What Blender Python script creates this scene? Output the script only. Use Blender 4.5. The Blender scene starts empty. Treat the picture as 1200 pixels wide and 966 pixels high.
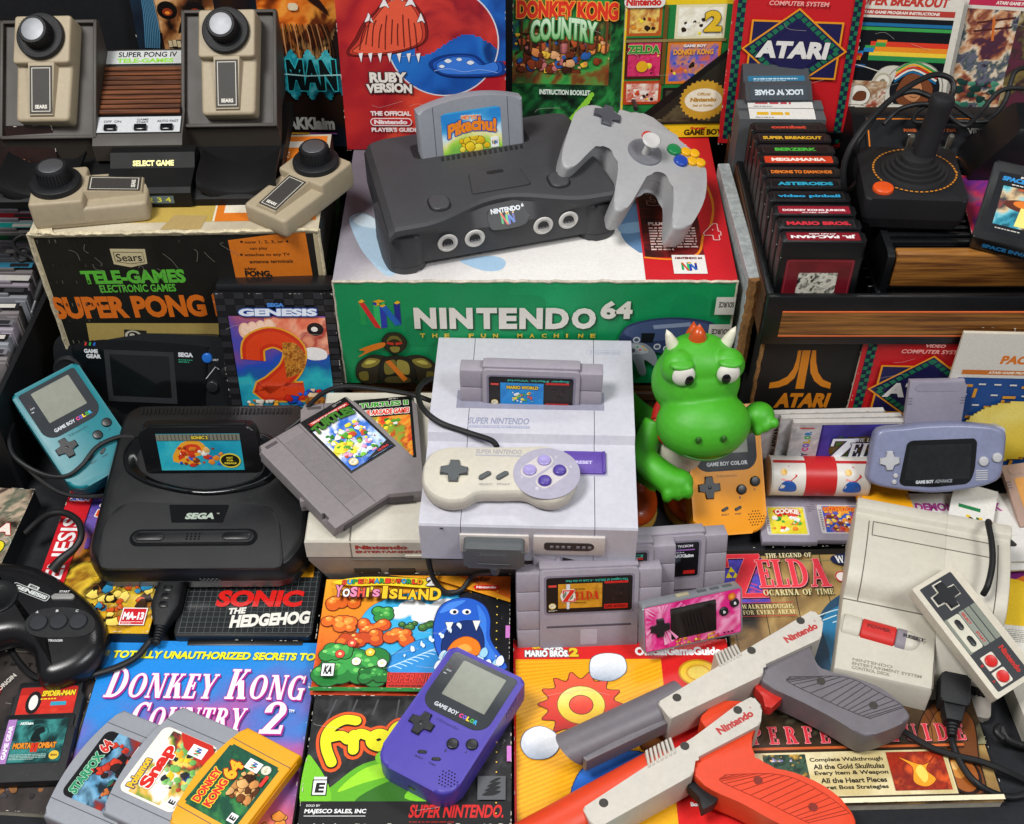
import bpy, bmesh, math, random
import numpy as np
from mathutils import Matrix, Vector
S = 0.01                       # one Blender unit is 100 mm; everything below is written in millimetres
R = math.radians
scn = bpy.context.scene
COL = scn.collection
# ---------------------------------------------------------------- camera, world, lamps, exposure
CAM_H, FPX, PX, PY, PITCH = 1000.0, 1437.0, 600.0, 483.0, 45.0
cd = bpy.data.cameras.new('camera'); cam = bpy.data.objects.new('camera', cd); COL.objects.link(cam)
cam.location = (0, 0, CAM_H*S); cam.rotation_euler = (R(90-PITCH), 0, 0)
cd.sensor_fit = 'HORIZONTAL'; cd.sensor_width = 36; cd.lens = 36*FPX/1200
cd.clip_start = 0.05; cd.clip_end = 500
scn.camera = cam
w = bpy.data.worlds.new('World'); scn.world = w; w.use_nodes = True
bg = w.node_tree.nodes['Background']; bg.inputs[0].default_value = (0.93, 0.96, 1.0, 1); bg.inputs[1].default_value = 0.22
def area(name, loc, aim, size, power, col=(1, 1, 1), sy=None):
    l = bpy.data.lights.new(name, 'AREA'); o = bpy.data.objects.new(name, l); COL.objects.link(o)
    l.energy = power; l.color = col; l.shape = 'RECTANGLE'; l.size = size*S; l.size_y = (sy or size)*S
    o.location = Vector(loc)*S
    o.rotation_euler = (Vector(aim)-Vector(loc)).to_track_quat('-Z', 'Y').to_euler()
    return o
area('softbox_key', (-900, 250, 2300), (0, 900, 120), 620, 5600, (1, 0.985, 0.96))
area('softbox_fill', (1150, -150, 2000), (50, 900, 120), 600, 2700, (0.98, 0.99, 1))
area('added_back_light', (250, 2100, 1900), (0, 950, 150), 900, 1700, (1, 1, 1), 450)  # added lamp from behind, put in for glints on the black plastic
scn.view_settings.view_transform = 'Standard'; scn.view_settings.look = 'None'
scn.view_settings.exposure = -0.13; scn.view_settings.gamma = 1.0
scn.cycles.max_bounces = 6; scn.cycles.transparent_max_bounces = 8
scn.cycles.use_denoising = True
# ---------------------------------------------------------------- colour and materials
def lin(c):
    if isinstance(c, str):
        c = c.lstrip('#'); c = [int(c[i:i+2], 16)/255 for i in (0, 2, 4)]
    return tuple(x/12.92 if x <= .04045 else ((x+.055)/1.055)**2.4 for x in c[:3])
MATS = {}
def plastic(name, col, rough=.45, grain=60, bump=.08, var=.06, spec=.5, metal=0, coat=0, alpha=1, trans=0, dust=0):
    if name in MATS: return MATS[name]
    m = bpy.data.materials.new(name); m.use_nodes = True; MATS[name] = m
    nt = m.node_tree; N = nt.nodes; L = nt.links; b = N['Principled BSDF']
    c = lin(col)
    tc = N.new('ShaderNodeTexCoord')
    n1 = N.new('ShaderNodeTexNoise'); n1.inputs['Scale'].default_value = 3.1; n1.inputs['Detail'].default_value = 6
    L.new(tc.outputs['Object'], n1.inputs['Vector'])
    mx = N.new('ShaderNodeMix'); mx.data_type = 'RGBA'
    mx.inputs['A'].default_value = (*[x*(1-var*1.6) for x in c], 1); mx.inputs['B'].default_value = (*[min(1, x*(1+var*1.6)*k) for x, k in zip(c, (1.03, 1.0, .93) if sum(c) > .9 else (1, 1, 1))], 1)
    L.new(n1.outputs['Fac'], mx.inputs['Factor'])
    out = mx.outputs['Result']
    n5 = N.new('ShaderNodeTexNoise'); n5.inputs['Scale'].default_value = 17; n5.inputs['Detail'].default_value = 8; n5.inputs['Roughness'].default_value = .7
    L.new(tc.outputs['Object'], n5.inputs['Vector'])
    r5 = N.new('ShaderNodeMapRange'); r5.inputs[1].default_value = .3; r5.inputs[2].default_value = .7; r5.inputs[3].default_value = 1-var*1.5; r5.inputs[4].default_value = 1+var*1.2
    L.new(n5.outputs['Fac'], r5.inputs['Value'])
    m5 = N.new('ShaderNodeMix'); m5.data_type = 'RGBA'; m5.blend_type = 'MULTIPLY'; m5.inputs['Factor'].default_value = 1
    L.new(out, m5.inputs['A']); L.new(r5.outputs[0], m5.inputs['B']); out = m5.outputs['Result']
    if dust:
        n3 = N.new('ShaderNodeTexNoise'); n3.inputs['Scale'].default_value = 42; n3.inputs['Detail'].default_value = 3
        L.new(tc.outputs['Object'], n3.inputs['Vector'])
        r3 = N.new('ShaderNodeMapRange'); r3.inputs[1].default_value = .66; r3.inputs[2].default_value = .74
        r3.inputs[4].default_value = dust
        L.new(n3.outputs['Fac'], r3.inputs['Value'])
        m3 = N.new('ShaderNodeMix'); m3.data_type = 'RGBA'; m3.inputs['B'].default_value = (.45, .43, .4, 1) if sum(c) < .6 else (.2, .17, .13, 1)
        L.new(out, m3.inputs['A']); L.new(r3.outputs[0], m3.inputs['Factor']); out = m3.outputs['Result']
    L.new(out, b.inputs['Base Color'])
    n2 = N.new('ShaderNodeTexNoise'); n2.inputs['Scale'].default_value = grain; n2.inputs['Detail'].default_value = 2
    L.new(tc.outputs['Object'], n2.inputs['Vector'])
    bp = N.new('ShaderNodeBump'); bp.inputs['Strength'].default_value = bump; bp.inputs['Distance'].default_value = .012
    L.new(n2.outputs['Fac'], bp.inputs['Height']); L.new(bp.outputs[0], b.inputs['Normal'])
    mr = N.new('ShaderNodeMapRange'); mr.inputs[3].default_value = max(.03, rough-.08); mr.inputs[4].default_value = min(1, rough+.1)
    L.new(n1.outputs['Fac'], mr.inputs['Value']); L.new(mr.outputs[0], b.inputs['Roughness'])
    b.inputs['Specular IOR Level'].default_value = spec; b.inputs['Metallic'].default_value = metal
    b.inputs['Coat Weight'].default_value = coat; b.inputs['Coat Roughness'].default_value = .08
    b.inputs['Alpha'].default_value = alpha; b.inputs['Transmission Weight'].default_value = trans
    return m
def printed(name, rough=.42, coat=.07, wear=.0):
    if name in MATS: return MATS[name]
    m = bpy.data.materials.new(name); m.use_nodes = True; MATS[name] = m
    nt = m.node_tree; N = nt.nodes; L = nt.links; b = N['Principled BSDF']
    a = N.new('ShaderNodeAttribute'); a.attribute_name = 'Col'
    tc = N.new('ShaderNodeTexCoord')
    n1 = N.new('ShaderNodeTexNoise'); n1.inputs['Scale'].default_value = 38; n1.inputs['Detail'].default_value = 5
    L.new(tc.outputs['Object'], n1.inputs['Vector'])
    mr = N.new('ShaderNodeMapRange'); mr.inputs[3].default_value = .84; mr.inputs[4].default_value = 1.12
    L.new(n1.outputs['Fac'], mr.inputs['Value'])
    mx = N.new('ShaderNodeMix'); mx.data_type = 'RGBA'; mx.blend_type = 'MULTIPLY'; mx.inputs['Factor'].default_value = 1
    L.new(a.outputs['Color'], mx.inputs['A']); L.new(mr.outputs[0], mx.inputs['B'])
    out = mx.outputs['Result']
    if wear:
        n2 = N.new('ShaderNodeTexNoise'); n2.inputs['Scale'].default_value = 4.0; n2.inputs['Detail'].default_value = 8; n2.inputs['Roughness'].default_value = .75
        L.new(tc.outputs['Object'], n2.inputs['Vector'])
        m2 = N.new('ShaderNodeMapRange'); m2.inputs[1].default_value = .66; m2.inputs[2].default_value = .76; m2.inputs[4].default_value = wear
        L.new(n2.outputs['Fac'], m2.inputs['Value'])
        x2 = N.new('ShaderNodeMix'); x2.data_type = 'RGBA'; x2.inputs['B'].default_value = (.55, .52, .46, 1)
        L.new(out, x2.inputs['A']); L.new(m2.outputs[0], x2.inputs['Factor']); out = x2.outputs['Result']
    L.new(out, b.inputs['Base Color'])
    n4 = N.new('ShaderNodeTexNoise'); n4.inputs['Scale'].default_value = 1.6; n4.inputs['Detail'].default_value = 2
    L.new(tc.outputs['Object'], n4.inputs['Vector'])
    bp = N.new('ShaderNodeBump'); bp.inputs['Strength'].default_value = .25; bp.inputs['Distance'].default_value = .05
    L.new(n4.outputs['Fac'], bp.inputs['Height']); L.new(bp.outputs[0], b.inputs['Normal'])
    b.inputs['Specular IOR Level'].default_value = .35; b.inputs['Roughness'].default_value = rough; b.inputs['Coat Weight'].default_value = coat; b.inputs['Coat Roughness'].default_value = .15
    return m
def wood(name, c1, c2, axis='X', scale=1.0, rough=.5):
    if name in MATS: return MATS[name]
    m = bpy.data.materials.new(name); m.use_nodes = True; MATS[name] = m
    nt = m.node_tree; N = nt.nodes; L = nt.links; b = N['Principled BSDF']
    tc = N.new('ShaderNodeTexCoord'); mp = N.new('ShaderNodeMapping')
    sc = {'X': (.35, 9, 9), 'Y': (9, .35, 9), 'Z': (9, 9, .35)}[axis]
    mp.inputs['Scale'].default_value = [x*scale for x in sc]
    L.new(tc.outputs['Object'], mp.inputs['Vector'])
    n = N.new('ShaderNodeTexNoise'); n.inputs['Scale'].default_value = 2.2; n.inputs['Detail'].default_value = 8; n.inputs['Roughness'].default_value = .65
    L.new(mp.outputs[0], n.inputs['Vector'])
    cr = N.new('ShaderNodeValToRGB'); cr.color_ramp.elements[0].position = .38; cr.color_ramp.elements[1].position = .62
    cr.color_ramp.elements[0].color = (*lin(c1), 1); cr.color_ramp.elements[1].color = (*lin(c2), 1)
    L.new(n.outputs['Fac'], cr.inputs[0]); L.new(cr.outputs[0], b.inputs['Base Color'])
    bp = N.new('ShaderNodeBump'); bp.inputs['Strength'].default_value = .15; bp.inputs['Distance'].default_value = .02
    L.new(n.outputs['Fac'], bp.inputs['Height']); L.new(bp.outputs[0], b.inputs['Normal'])
    b.inputs['Roughness'].default_value = rough
    return m
# ---------------------------------------------------------------- from a pixel of the photograph to a point of the place
_c, _s = math.cos(R(PITCH)), math.sin(R(PITCH))
def ray(px, py):
    a, b = (px-PX)/FPX, (py-PY)/FPX
    return Vector((a, _c-b*_s, -_s-b*_c))
def at(px, py, z):
    r = ray(px, py); t = (z-CAM_H)/r.z
    return Vector((0, 0, CAM_H))+r*t
def atY(px, py, Y):
    r = ray(px, py); return Vector((0, 0, CAM_H))+r*(Y/r.y)
def Z(o, s, pts): return [(o[0]+x/s, o[1]+y/s) for x, y in pts]
# ---------------------------------------------------------------- things and parts
def pose(loc, rot=(0, 0, 0), s=1):
    rx, ry, rz = [R(v) for v in rot]
    return Matrix.Translation(Vector(loc)) @ Matrix.Rotation(rz, 4, 'Z') @ Matrix.Rotation(rx, 4, 'X') @ Matrix.Rotation(ry, 4, 'Y') @ Matrix.Scale(s, 4)
def thing(name, label, cat, loc, rot=(0, 0, 0), s=1, group=None, kind=None):
    o = bpy.data.objects.new(name, None); COL.objects.link(o); o.empty_display_size = .2
    m = pose(loc, rot, s)
    o['_pose'] = [v for row in m for v in row]
    m2 = m.copy(); m2.translation = m.translation*S
    o.matrix_world = m2
    o['label'] = label; o['category'] = cat
    if group: o['group'] = group
    if kind: o['kind'] = kind
    return o
def pm(t): v = list(t['_pose']); return Matrix([v[i*4:i*4+4] for i in range(4)])
def Lp(t, pts, zl=0):
    """pixels of the photograph -> points of the thing's own plane z = zl"""
    mi = pm(t).inverted(); c = mi @ Vector((0, 0, CAM_H)); out = []
    for p in pts:
        d = mi.to_3x3() @ ray(*p); k = (zl-c.z)/d.z
        v = c+d*k; out.append((v.x, v.y))
    return out
def link(name, me, mat, parent, label=None):
    o = bpy.data.objects.new(name, me); COL.objects.link(o)
    if mat and not me.materials: me.materials.append(mat)
    if parent: o.parent = parent
    if label: o['label'] = label
    return o
def top(o, label, cat, group=None, kind=None):
    if label: o['label'] = label
    if cat: o['category'] = cat
    if group: o['group'] = group
    if kind: o['kind'] = kind
    return o
def arc(cx, cy, r, a0, a1, n=6, ry=None):
    return [(cx+r*math.cos(R(a0+(a1-a0)*i/n)), cy+(ry or r)*math.sin(R(a0+(a1-a0)*i/n))) for i in range(n+1)]
def rr(w, h, r, cx=0, cy=0, n=5):
    """rounded rectangle; r one radius or four (BL, BR, TR, TL)"""
    r = r if isinstance(r, (list, tuple)) else [r]*4
    x0, x1, y0, y1 = cx-w/2, cx+w/2, cy-h/2, cy+h/2; o = []
    for (x, y, q, a) in ((x0+r[0], y0+r[0], r[0], 180), (x1-r[1], y0+r[1], r[1], 270), (x1-r[2], y1-r[2], r[2], 0), (x0+r[3], y1-r[3], r[3], 90)):
        o += arc(x, y, q, a, a+90, n) if q > 0 else [(x, y)]
    return o
def ell(rx, ry, cx=0, cy=0, n=28): return [(cx+rx*math.cos(2*math.pi*i/n), cy+ry*math.sin(2*math.pi*i/n)) for i in range(n)]
def ccw(p):
    a = sum(p[i-1][0]*p[i][1]-p[i][0]*p[i-1][1] for i in range(len(p)))
    return list(p) if a > 0 else list(p)[::-1]
def smooth(pts, n=5, closed=True):
    """Catmull-Rom through the points"""
    k = len(pts); o = []
    P = [Vector(p) for p in pts]
    for i in range(k if closed else k-1):
        p0, p1, p2, p3 = (P[(i-1) % k], P[i], P[(i+1) % k], P[(i+2) % k]) if closed else (P[max(i-1, 0)], P[i], P[i+1], P[min(i+2, k-1)])
        for j in range(n):
            t = j/n
            o.append(tuple(.5*((2*p1)+(p2-p0)*t+(2*p0-5*p1+4*p2-p3)*t*t+(3*p1-p0-3*p2+p3)*t**3)))
    if not closed: o.append(tuple(P[-1]))
    return o
def rounded(pts, r, n=4):
    """round every corner of a polygon by radius r"""
    pts = ccw(pts); o = []
    k = len(pts)
    for i in range(k):
        a, b, c = Vector(pts[i-1]), Vector(pts[i]), Vector(pts[(i+1) % k])
        d1, d2 = (a-b), (c-b); q = min(r, d1.length*.45, d2.length*.45)
        s, e = b+d1.normalized()*q, b+d2.normalized()*q
        for j in range(n+1):
            t = j/n; o.append(tuple(s*(1-t)**2+b*2*t*(1-t)+e*t*t))
    return o
def inset(pts, d):
    """outline moved inwards by d along its normals"""
    P = ccw(pts); n = len(P); o = []
    for i in range(n):
        a, b = Vector(P[i-1]), Vector(P[(i+1) % n]); t = (b-a).normalized(); o.append((P[i][0]-t.y*d, P[i][1]+t.x*d))
    return o
class M:
    """collects shapes into one mesh (millimetres)"""
    def __init__(s): s.bm = bmesh.new()
    def add(s, bm, mat=None):
        if mat is not None: bm.transform(mat)
        me = bpy.data.meshes.new('t'); bm.to_mesh(me); bm.free(); s.bm.from_mesh(me); bpy.data.meshes.remove(me); return s
    def box(s, c, d, bev=0, seg=2, mat=None):
        bm = bmesh.new(); bmesh.ops.create_cube(bm, size=1)
        bmesh.ops.scale(bm, vec=d, verts=bm.verts); bmesh.ops.translate(bm, vec=c, verts=bm.verts)
        if bev: bmesh.ops.bevel(bm, geom=bm.edges[:], offset=min(bev, min(d)*.45), segments=seg, profile=.5, affect='EDGES', clamp_overlap=True)
        return s.add(bm, mat)
    def prism(s, pts, z0, z1, bev=0, seg=2, bot=0, mat=None, taper=1, shift=(0, 0)):
        """outline extruded from z0 to z1, rim rounded by bev (bot: at the bottom too); taper scales the bottom outline"""
        pts = ccw(pts); n = len(pts); bm = bmesh.new()
        cx, cy = sum(p[0] for p in pts)/n, sum(p[1] for p in pts)/n
        lo = [bm.verts.new((cx+(p[0]-cx)*taper+shift[0], cy+(p[1]-cy)*taper+shift[1], z0)) for p in pts]
        hi = [bm.verts.new((p[0], p[1], z1)) for p in pts]
        ft = bm.faces.new(hi); fb = bm.faces.new(lo[::-1])
        for i in range(n): bm.faces.new((lo[i], lo[(i+1) % n], hi[(i+1) % n], hi[i]))
        if bev: bmesh.ops.bevel(bm, geom=list(ft.edges), offset=bev, segments=seg, profile=.5, affect='EDGES', clamp_overlap=True)
        if bot:
            bm.faces.ensure_lookup_table()
            fs = [f for f in bm.faces if f.normal.z < -.9 or (len(f.verts) == n and all(abs(v.co.z-z0) < 1e-5 for v in f.verts))]
            if fs: bmesh.ops.bevel(bm, geom=list(fs[0].edges), offset=bot, segments=seg, profile=.5, affect='EDGES', clamp_overlap=True)
        bmesh.ops.recalc_face_normals(bm, faces=bm.faces)
        return s.add(bm, mat)
    def pillow(s, pts, prof, mat=None):
        """outline stacked through (height, inset) pairs"""
        return s.loft([[(x, y, z) for x, y in inset(pts, d)] for z, d in prof], mat=mat)
    def lathe(s, prof, n=32, mat=None):
        bm = bmesh.new(); rings = []
        for r, z in prof:
            rings.append([bm.verts.new((r*math.cos(2*math.pi*i/n), r*math.sin(2*math.pi*i/n), z)) for i in range(n)] if r > 1e-6 else [bm.verts.new((0, 0, z))])
        for a, b in zip(rings, rings[1:]):
            for i in range(n):
                j = (i+1) % n
                f = [a[i % len(a)], a[j % len(a)], b[j % len(b)], b[i % len(b)]]
                u = []
                for v in f:
                    if v not in u: u.append(v)
                if len(u) > 2: bm.faces.new(u)
        for q in (rings[0], rings[-1]):
            if len(q) > 2:
                try: bm.faces.new(q)
                except ValueError: pass
        bmesh.ops.recalc_face_normals(bm, faces=bm.faces)
        return s.add(bm, mat)
    def cyl(s, c, r, h, bev=0, n=28, mat=None):
        b = min(bev, r*.9, h*.9)
        pr = [(r, 0), (r, h)] if not b else [(r, 0)]+[(r-b+b*math.cos(R(a)), h-b+b*math.sin(R(a))) for a in (0, 30, 60, 90)]
        m = Matrix.Translation(Vector(c)); m = (mat @ m) if mat is not None else m
        return s.lathe(pr, n, m)
    def ball(s, c, r, mat=None, u=24, v=14):
        bm = bmesh.new(); bmesh.ops.create_uvsphere(bm, u_segments=u, v_segments=v, radius=1)
        r = r if isinstance(r, (tuple, list)) else (r, r, r)
        bmesh.ops.scale(bm, vec=r, verts=bm.verts); bmesh.ops.translate(bm, vec=c, verts=bm.verts)
        return s.add(bm, mat)
    def loft(s, rings, caps=True, closed=True, mat=None):
        bm = bmesh.new(); V = [[bm.verts.new(p) for p in r] for r in rings]
        for a, b in zip(V, V[1:]):
            n = len(a)
            for i in range(n if closed else n-1): bm.faces.new((a[i], a[(i+1) % n], b[(i+1) % n], b[i]))
        if caps and closed: bm.faces.new(V[0][::-1]); bm.faces.new(V[-1])
        bmesh.ops.recalc_face_normals(bm, faces=bm.faces)
        return s.add(bm, mat)
    def tube(s, pts, r, n=8, res=5, mat=None, sm=True):
        P = [Vector(p) for p in (smooth(pts, res, False) if sm else pts)]
        rs = r if callable(r) else (lambda t: r)
        rings = []; up = None
        for i, p in enumerate(P):
            d = (P[min(i+1, len(P)-1)]-P[max(i-1, 0)]).normalized()
            if up is None: up = d.orthogonal().normalized()
            up = (up-d*up.dot(d)); up = up.normalized() if up.length > 1e-6 else d.orthogonal().normalized()
            sd = d.cross(up); q = rs(i/(len(P)-1))
            rings.append([p+up*q*math.cos(2*math.pi*k/n)+sd*q*math.sin(2*math.pi*k/n) for k in range(n)])
        return s.loft(rings, mat=mat)
    def face(s, pts, mat=None):
        bm = bmesh.new(); bm.faces.new([bm.verts.new(p) for p in pts]); return s.add(bm, mat)
    def build(s, name, mat, parent=None, label=None, ang=32, sub=0):
        bmesh.ops.scale(s.bm, vec=(S, S, S), verts=s.bm.verts)
        me = bpy.data.meshes.new(name); s.bm.to_mesh(me); s.bm.free()
        me.shade_smooth()
        if ang: me.set_sharp_from_angle(angle=R(ang))
        o = link(name, me, mat, parent, label)
        if sub:
            md = o.modifiers.new('sub', 'SUBSURF'); md.levels = sub; md.render_levels = sub
        return o
def tr(x=0, y=0, z=0, rx=0, ry=0, rz=0): return pose((x, y, z), (rx, ry, rz))
# ---------------------------------------------------------------- lettering and printed art
_fc = {}
def glyphs(txt, bold=0, sp=1.0, res=3):
    k = (txt, bold, sp, res)
    if k not in _fc:
        c = bpy.data.curves.new('t', 'FONT'); c.body = txt; c.offset = bold; c.space_character = sp; c.resolution_u = res; c.fill_mode = 'FRONT'
        o = bpy.data.objects.new('t', c); me = bpy.data.meshes.new_from_object(o)
        v = np.array([p.co[:2] for p in me.vertices]) if len(me.vertices) else np.zeros((0, 2))
        f = [tuple(p.vertices) for p in me.polygons]
        bpy.data.objects.remove(o); bpy.data.curves.remove(c); bpy.data.meshes.remove(me); _fc[k] = (v, f)
    return _fc[k]
def vnoise(x, y, seed):
    g = np.random.RandomState(seed).rand(64, 64)
    xi, yi = np.floor(x).astype(int), np.floor(y).astype(int); fx, fy = x-xi, y-yi
    fx, fy = fx*fx*(3-2*fx), fy*fy*(3-2*fy)
    q = lambda a, b: g[a % 64, b % 64]
    return (q(xi, yi)*(1-fx)+q(xi+1, yi)*fx)*(1-fy)+(q(xi, yi+1)*(1-fx)+q(xi+1, yi+1)*fx)*fy
def fbm(x, y, seed, o=4): return sum(vnoise(x*2**i, y*2**i, seed+i)*.5**i for i in range(o))/sum(.5**i for i in range(o))
class Art:
    """flat print: layers of coloured shapes, each a hair above the one below (millimetres, origin bottom left)"""
    DZ = .035
    def __init__(s, w, h, bgc=None, r=0):
        s.w, s.h, s.v, s.f, s.c, s.z = w, h, [], [], [], 0
        if bgc: s.poly(rr(w, h, r, w/2, h/2) if r else [(0, 0), (w, 0), (w, h), (0, h)], bgc)
    def raw(s, v, f, col, step=1):
        n = len(s.v); s.z += s.DZ*step
        s.v += [(p[0], p[1], s.z) for p in v]; s.f += [tuple(i+n for i in q) for q in f]
        s.c += [lin(col)]*len(v) if isinstance(col, str) else list(col)
        return s
    def poly(s, pts, col): return s.raw(ccw(pts), [tuple(range(len(pts)))], col)
    def rect(s, x, y, w, h, col, r=0):
        return s.poly(rr(w, h, r, x+w/2, y+h/2) if r else [(x, y), (x+w, y), (x+w, y+h), (x, y+h)], col)
    def grad(s, x, y, w, h, cols):
        n = len(cols); v, f, c = [], [], []
        for i, q in enumerate(cols):
            yy = y+h*(1-i/(n-1)); v += [(x, yy), (x+w, yy)]; c += [lin(q)]*2
            if i: f.append((2*i-2, 2*i, 2*i+1, 2*i-1))
        return s.raw(v, f, c)
    def ell(s, cx, cy, rx, ry, col, n=28): return s.poly(ell(rx, ry, cx, cy, n), col)
    def ring(s, cx, cy, r1, r2, col, n=40, k=1):
        v = [(cx+r1*math.cos(2*math.pi*i/n), cy+k*r1*math.sin(2*math.pi*i/n)) for i in range(n)]+[(cx+r2*math.cos(2*math.pi*i/n), cy+k*r2*math.sin(2*math.pi*i/n)) for i in range(n)]
        return s.raw(v, [(i, (i+1) % n, n+(i+1) % n, n+i) for i in range(n)], col)
    def frame(s, x, y, w, h, t, col):
        v = [(x, y), (x+w, y), (x+w, y+h), (x, y+h), (x+t, y+t), (x+w-t, y+t), (x+w-t, y+h-t), (x+t, y+h-t)]
        return s.raw(v, [(0, 1, 5, 4), (1, 2, 6, 5), (2, 3, 7, 6), (3, 0, 4, 7)], col)
    def line(s, pts, t, col, sm=0):
        if sm: pts = smooth(pts, sm, False)
        P = [Vector(p) for p in pts]; v, f = [], []
        for i, p in enumerate(P):
            d = (P[min(i+1, len(P)-1)]-P[max(i-1, 0)]).normalized(); n = Vector((-d.y, d.x))*t/2
            v += [tuple(p+n), tuple(p-n)]
            if i: f.append((2*i-2, 2*i-1, 2*i+1, 2*i))
        return s.raw(v, f, col)
    def text(s, t, x, y, w, h, col, bold=.02, shear=0, out=None, ow=0, sp=1.0, rot=0, warp=None, flip=False, res=3, shadow=None, sd=(0, 0), grad=None):
        """the words fill the box x, y, w, h exactly; w = 0 keeps the natural width"""
        v, f = glyphs(t, min(bold, .055), sp, res)
        if not len(v): return s
        lo, hi = v.min(0), v.max(0); sy = h/(hi[1]-lo[1]); sx = (w/(hi[0]-lo[0])) if w else sy
        p = (v-lo)*np.array([sx, sy]); W, Hh = (hi-lo)*np.array([sx, sy])
        if shear: p[:, 0] += p[:, 1]*shear
        if flip: p = np.array([W, Hh])-p
        if warp: p = np.array([warp(a/W, b/Hh) for a, b in p])*np.array([W, Hh])
        if rot:
            c, q = math.cos(R(rot)), math.sin(R(rot)); p = np.stack([p[:, 0]*c-p[:, 1]*q, p[:, 0]*q+p[:, 1]*c], 1)
        p = p+np.array([x, y])
        if shadow: s.raw([tuple(a) for a in p+np.array(sd)], f, shadow)
        if out:
            for k in range(10):
                a = 2*math.pi*k/10; s.raw([tuple(q) for q in p+np.array([math.cos(a), math.sin(a)])*ow], f, out, .25)
        if grad:
            g0, g1 = np.array(lin(grad)), np.array(lin(col)); tt = np.clip((p[:, 1]-y)/max(h, 1e-6), 0, 1)
            return s.raw([tuple(a) for a in p], f, [tuple(g0*(1-k)+g1*k) for k in tt])
        return s.raw([tuple(a) for a in p], f, col)
    def small(s, x, y, w, h, rows, col, seed=1, t=.5):
        """lines of print too small to read"""
        rnd = random.Random(seed); v, f = [], []
        for i in range(rows):
            yy = y+h*(1-(i+.8)/rows); xx = x
            end = x+w*(1 if i < rows-1 else rnd.uniform(.4, .8))
            while xx < end-.5:
                l = min(rnd.uniform(1.2, 5)*h/rows*.45, end-xx); hh = h/rows*t
                n = len(v); v += [(xx, yy), (xx+l, yy), (xx+l, yy+hh), (xx, yy+hh)]; f.append((n, n+1, n+2, n+3)); xx += l+h/rows*.3
        return s.raw(v, f, col)
    def paint(s, x, y, w, h, cols, k=3, seed=1, n=44, g=(0, 0), con=1.6, mask=None):
        """brushed picture ground: noise through a palette; g adds a slope across / up"""
        m = max(2, int(n*h/w)) if h < w*3 else n
        X, Y = np.meshgrid(np.linspace(0, 1, n+1), np.linspace(0, 1, m+1))
        wx = fbm(X*k+9, Y*k*h/w, seed+7)-.5
        t = (fbm(X*k+wx*1.6, Y*k*h/w+wx*1.6, seed)-.5)*con+.5+g[0]*(X-.5)+g[1]*(Y-.5)
        t = np.clip(t, 0, .9999).ravel(); C = np.array([lin(c) for c in cols]); q = t*(len(C)-1); i = q.astype(int); fr = (q-i)[:, None]
        c = C[i]*(1-fr)+C[np.minimum(i+1, len(C)-1)]*fr
        v = [(x+a*w, y+b*h) for a, b in zip(X.ravel(), Y.ravel())]
        f = [(r*(n+1)+q, r*(n+1)+q+1, (r+1)*(n+1)+q+1, (r+1)*(n+1)+q) for r in range(m) for q in range(n)]
        if mask: f = [q for q in f if mask((v[q[0]][0]+v[q[2]][0])/2, (v[q[0]][1]+v[q[2]][1])/2)]
        return s.raw(v, f, [tuple(a) for a in c])
    def shape(s, pts, col, line_='#1c1410', t=.6, sm=5):
        P = smooth(pts, sm) if sm else list(pts)
        s.poly(P, col); return s.line(P+P[:1], t, line_)
    def bush(s, cx, cy, w, h, cols, seed=1, n=16, line_='#14280f'):
        """scalloped clump: dark rim, flat fill, lighter curls"""
        rnd = random.Random(seed); q = [(cx+w*.42*(rnd.random()*2-1), cy+h*.34*(rnd.random()*2-1), min(w, h)*rnd.uniform(.26, .46)) for _ in range(n)]
        for k, (c, g) in enumerate(((line_, .9), (cols[0], 0))):
            for x, y, r in q: s.raw(ell(r+g, r*.92+g, x, y, 14), [tuple(range(14))], c, .12)
            s.z += s.DZ
        for x, y, r in q[::2]: s.raw(ell(r*.62, r*.5, x-r*.2, y+r*.3, 12), [tuple(range(12))], cols[1], .12)
        for x, y, r in q[::3]: s.raw(ell(r*.3, r*.22, x-r*.3, y+r*.5, 10), [tuple(range(10))], cols[2], .12)
        s.z += s.DZ; return s
    def blobs(s, x, y, w, h, cols, n, r0, r1, seed=1, jag=.45, asp=1.0):
        rnd = random.Random(seed)
        for i in range(n):
            cx, cy, r = x+rnd.random()*w, y+rnd.random()*h, rnd.uniform(r0, r1); a0 = rnd.random()*6
            r = min(r, max(.3, cx-x, .3), max(.3, x+w-cx)); pts = []
            for k in range(9):
                a = a0+k*2*math.pi/9; q = r*rnd.uniform(1-jag, 1)
                pts.append((min(max(cx+q*math.cos(a)*asp, x), x+w), min(max(cy+q*math.sin(a), y), y+h)))
            c0 = np.array(lin(rnd.choice(cols)))
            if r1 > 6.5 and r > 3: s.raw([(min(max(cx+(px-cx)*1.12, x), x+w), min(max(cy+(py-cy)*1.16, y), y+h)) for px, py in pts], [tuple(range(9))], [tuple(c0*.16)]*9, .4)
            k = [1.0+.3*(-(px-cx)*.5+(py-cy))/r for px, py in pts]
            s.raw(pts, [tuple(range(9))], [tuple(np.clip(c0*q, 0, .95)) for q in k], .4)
        return s
    def build(s, name, parent, at=(0, 0, 0), rot=(0, 0, 0), mat=None, label=None, sc=1, bend=None):
        v = s.v
        if bend: v = [bend(*p) for p in v]
        m = pose(at, rot, sc)
        me = bpy.data.meshes.new(name); me.from_pydata([tuple((m @ Vector(p))*S) for p in v], [], s.f)
        a = me.attributes.new('Col', 'FLOAT_COLOR', 'POINT'); a.data.foreach_set('color', np.array([(*c[:3], 1) for c in s.c], dtype=np.float32).ravel())
        return link(name, me, mat or printed('glossy print'), parent, label)
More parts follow.
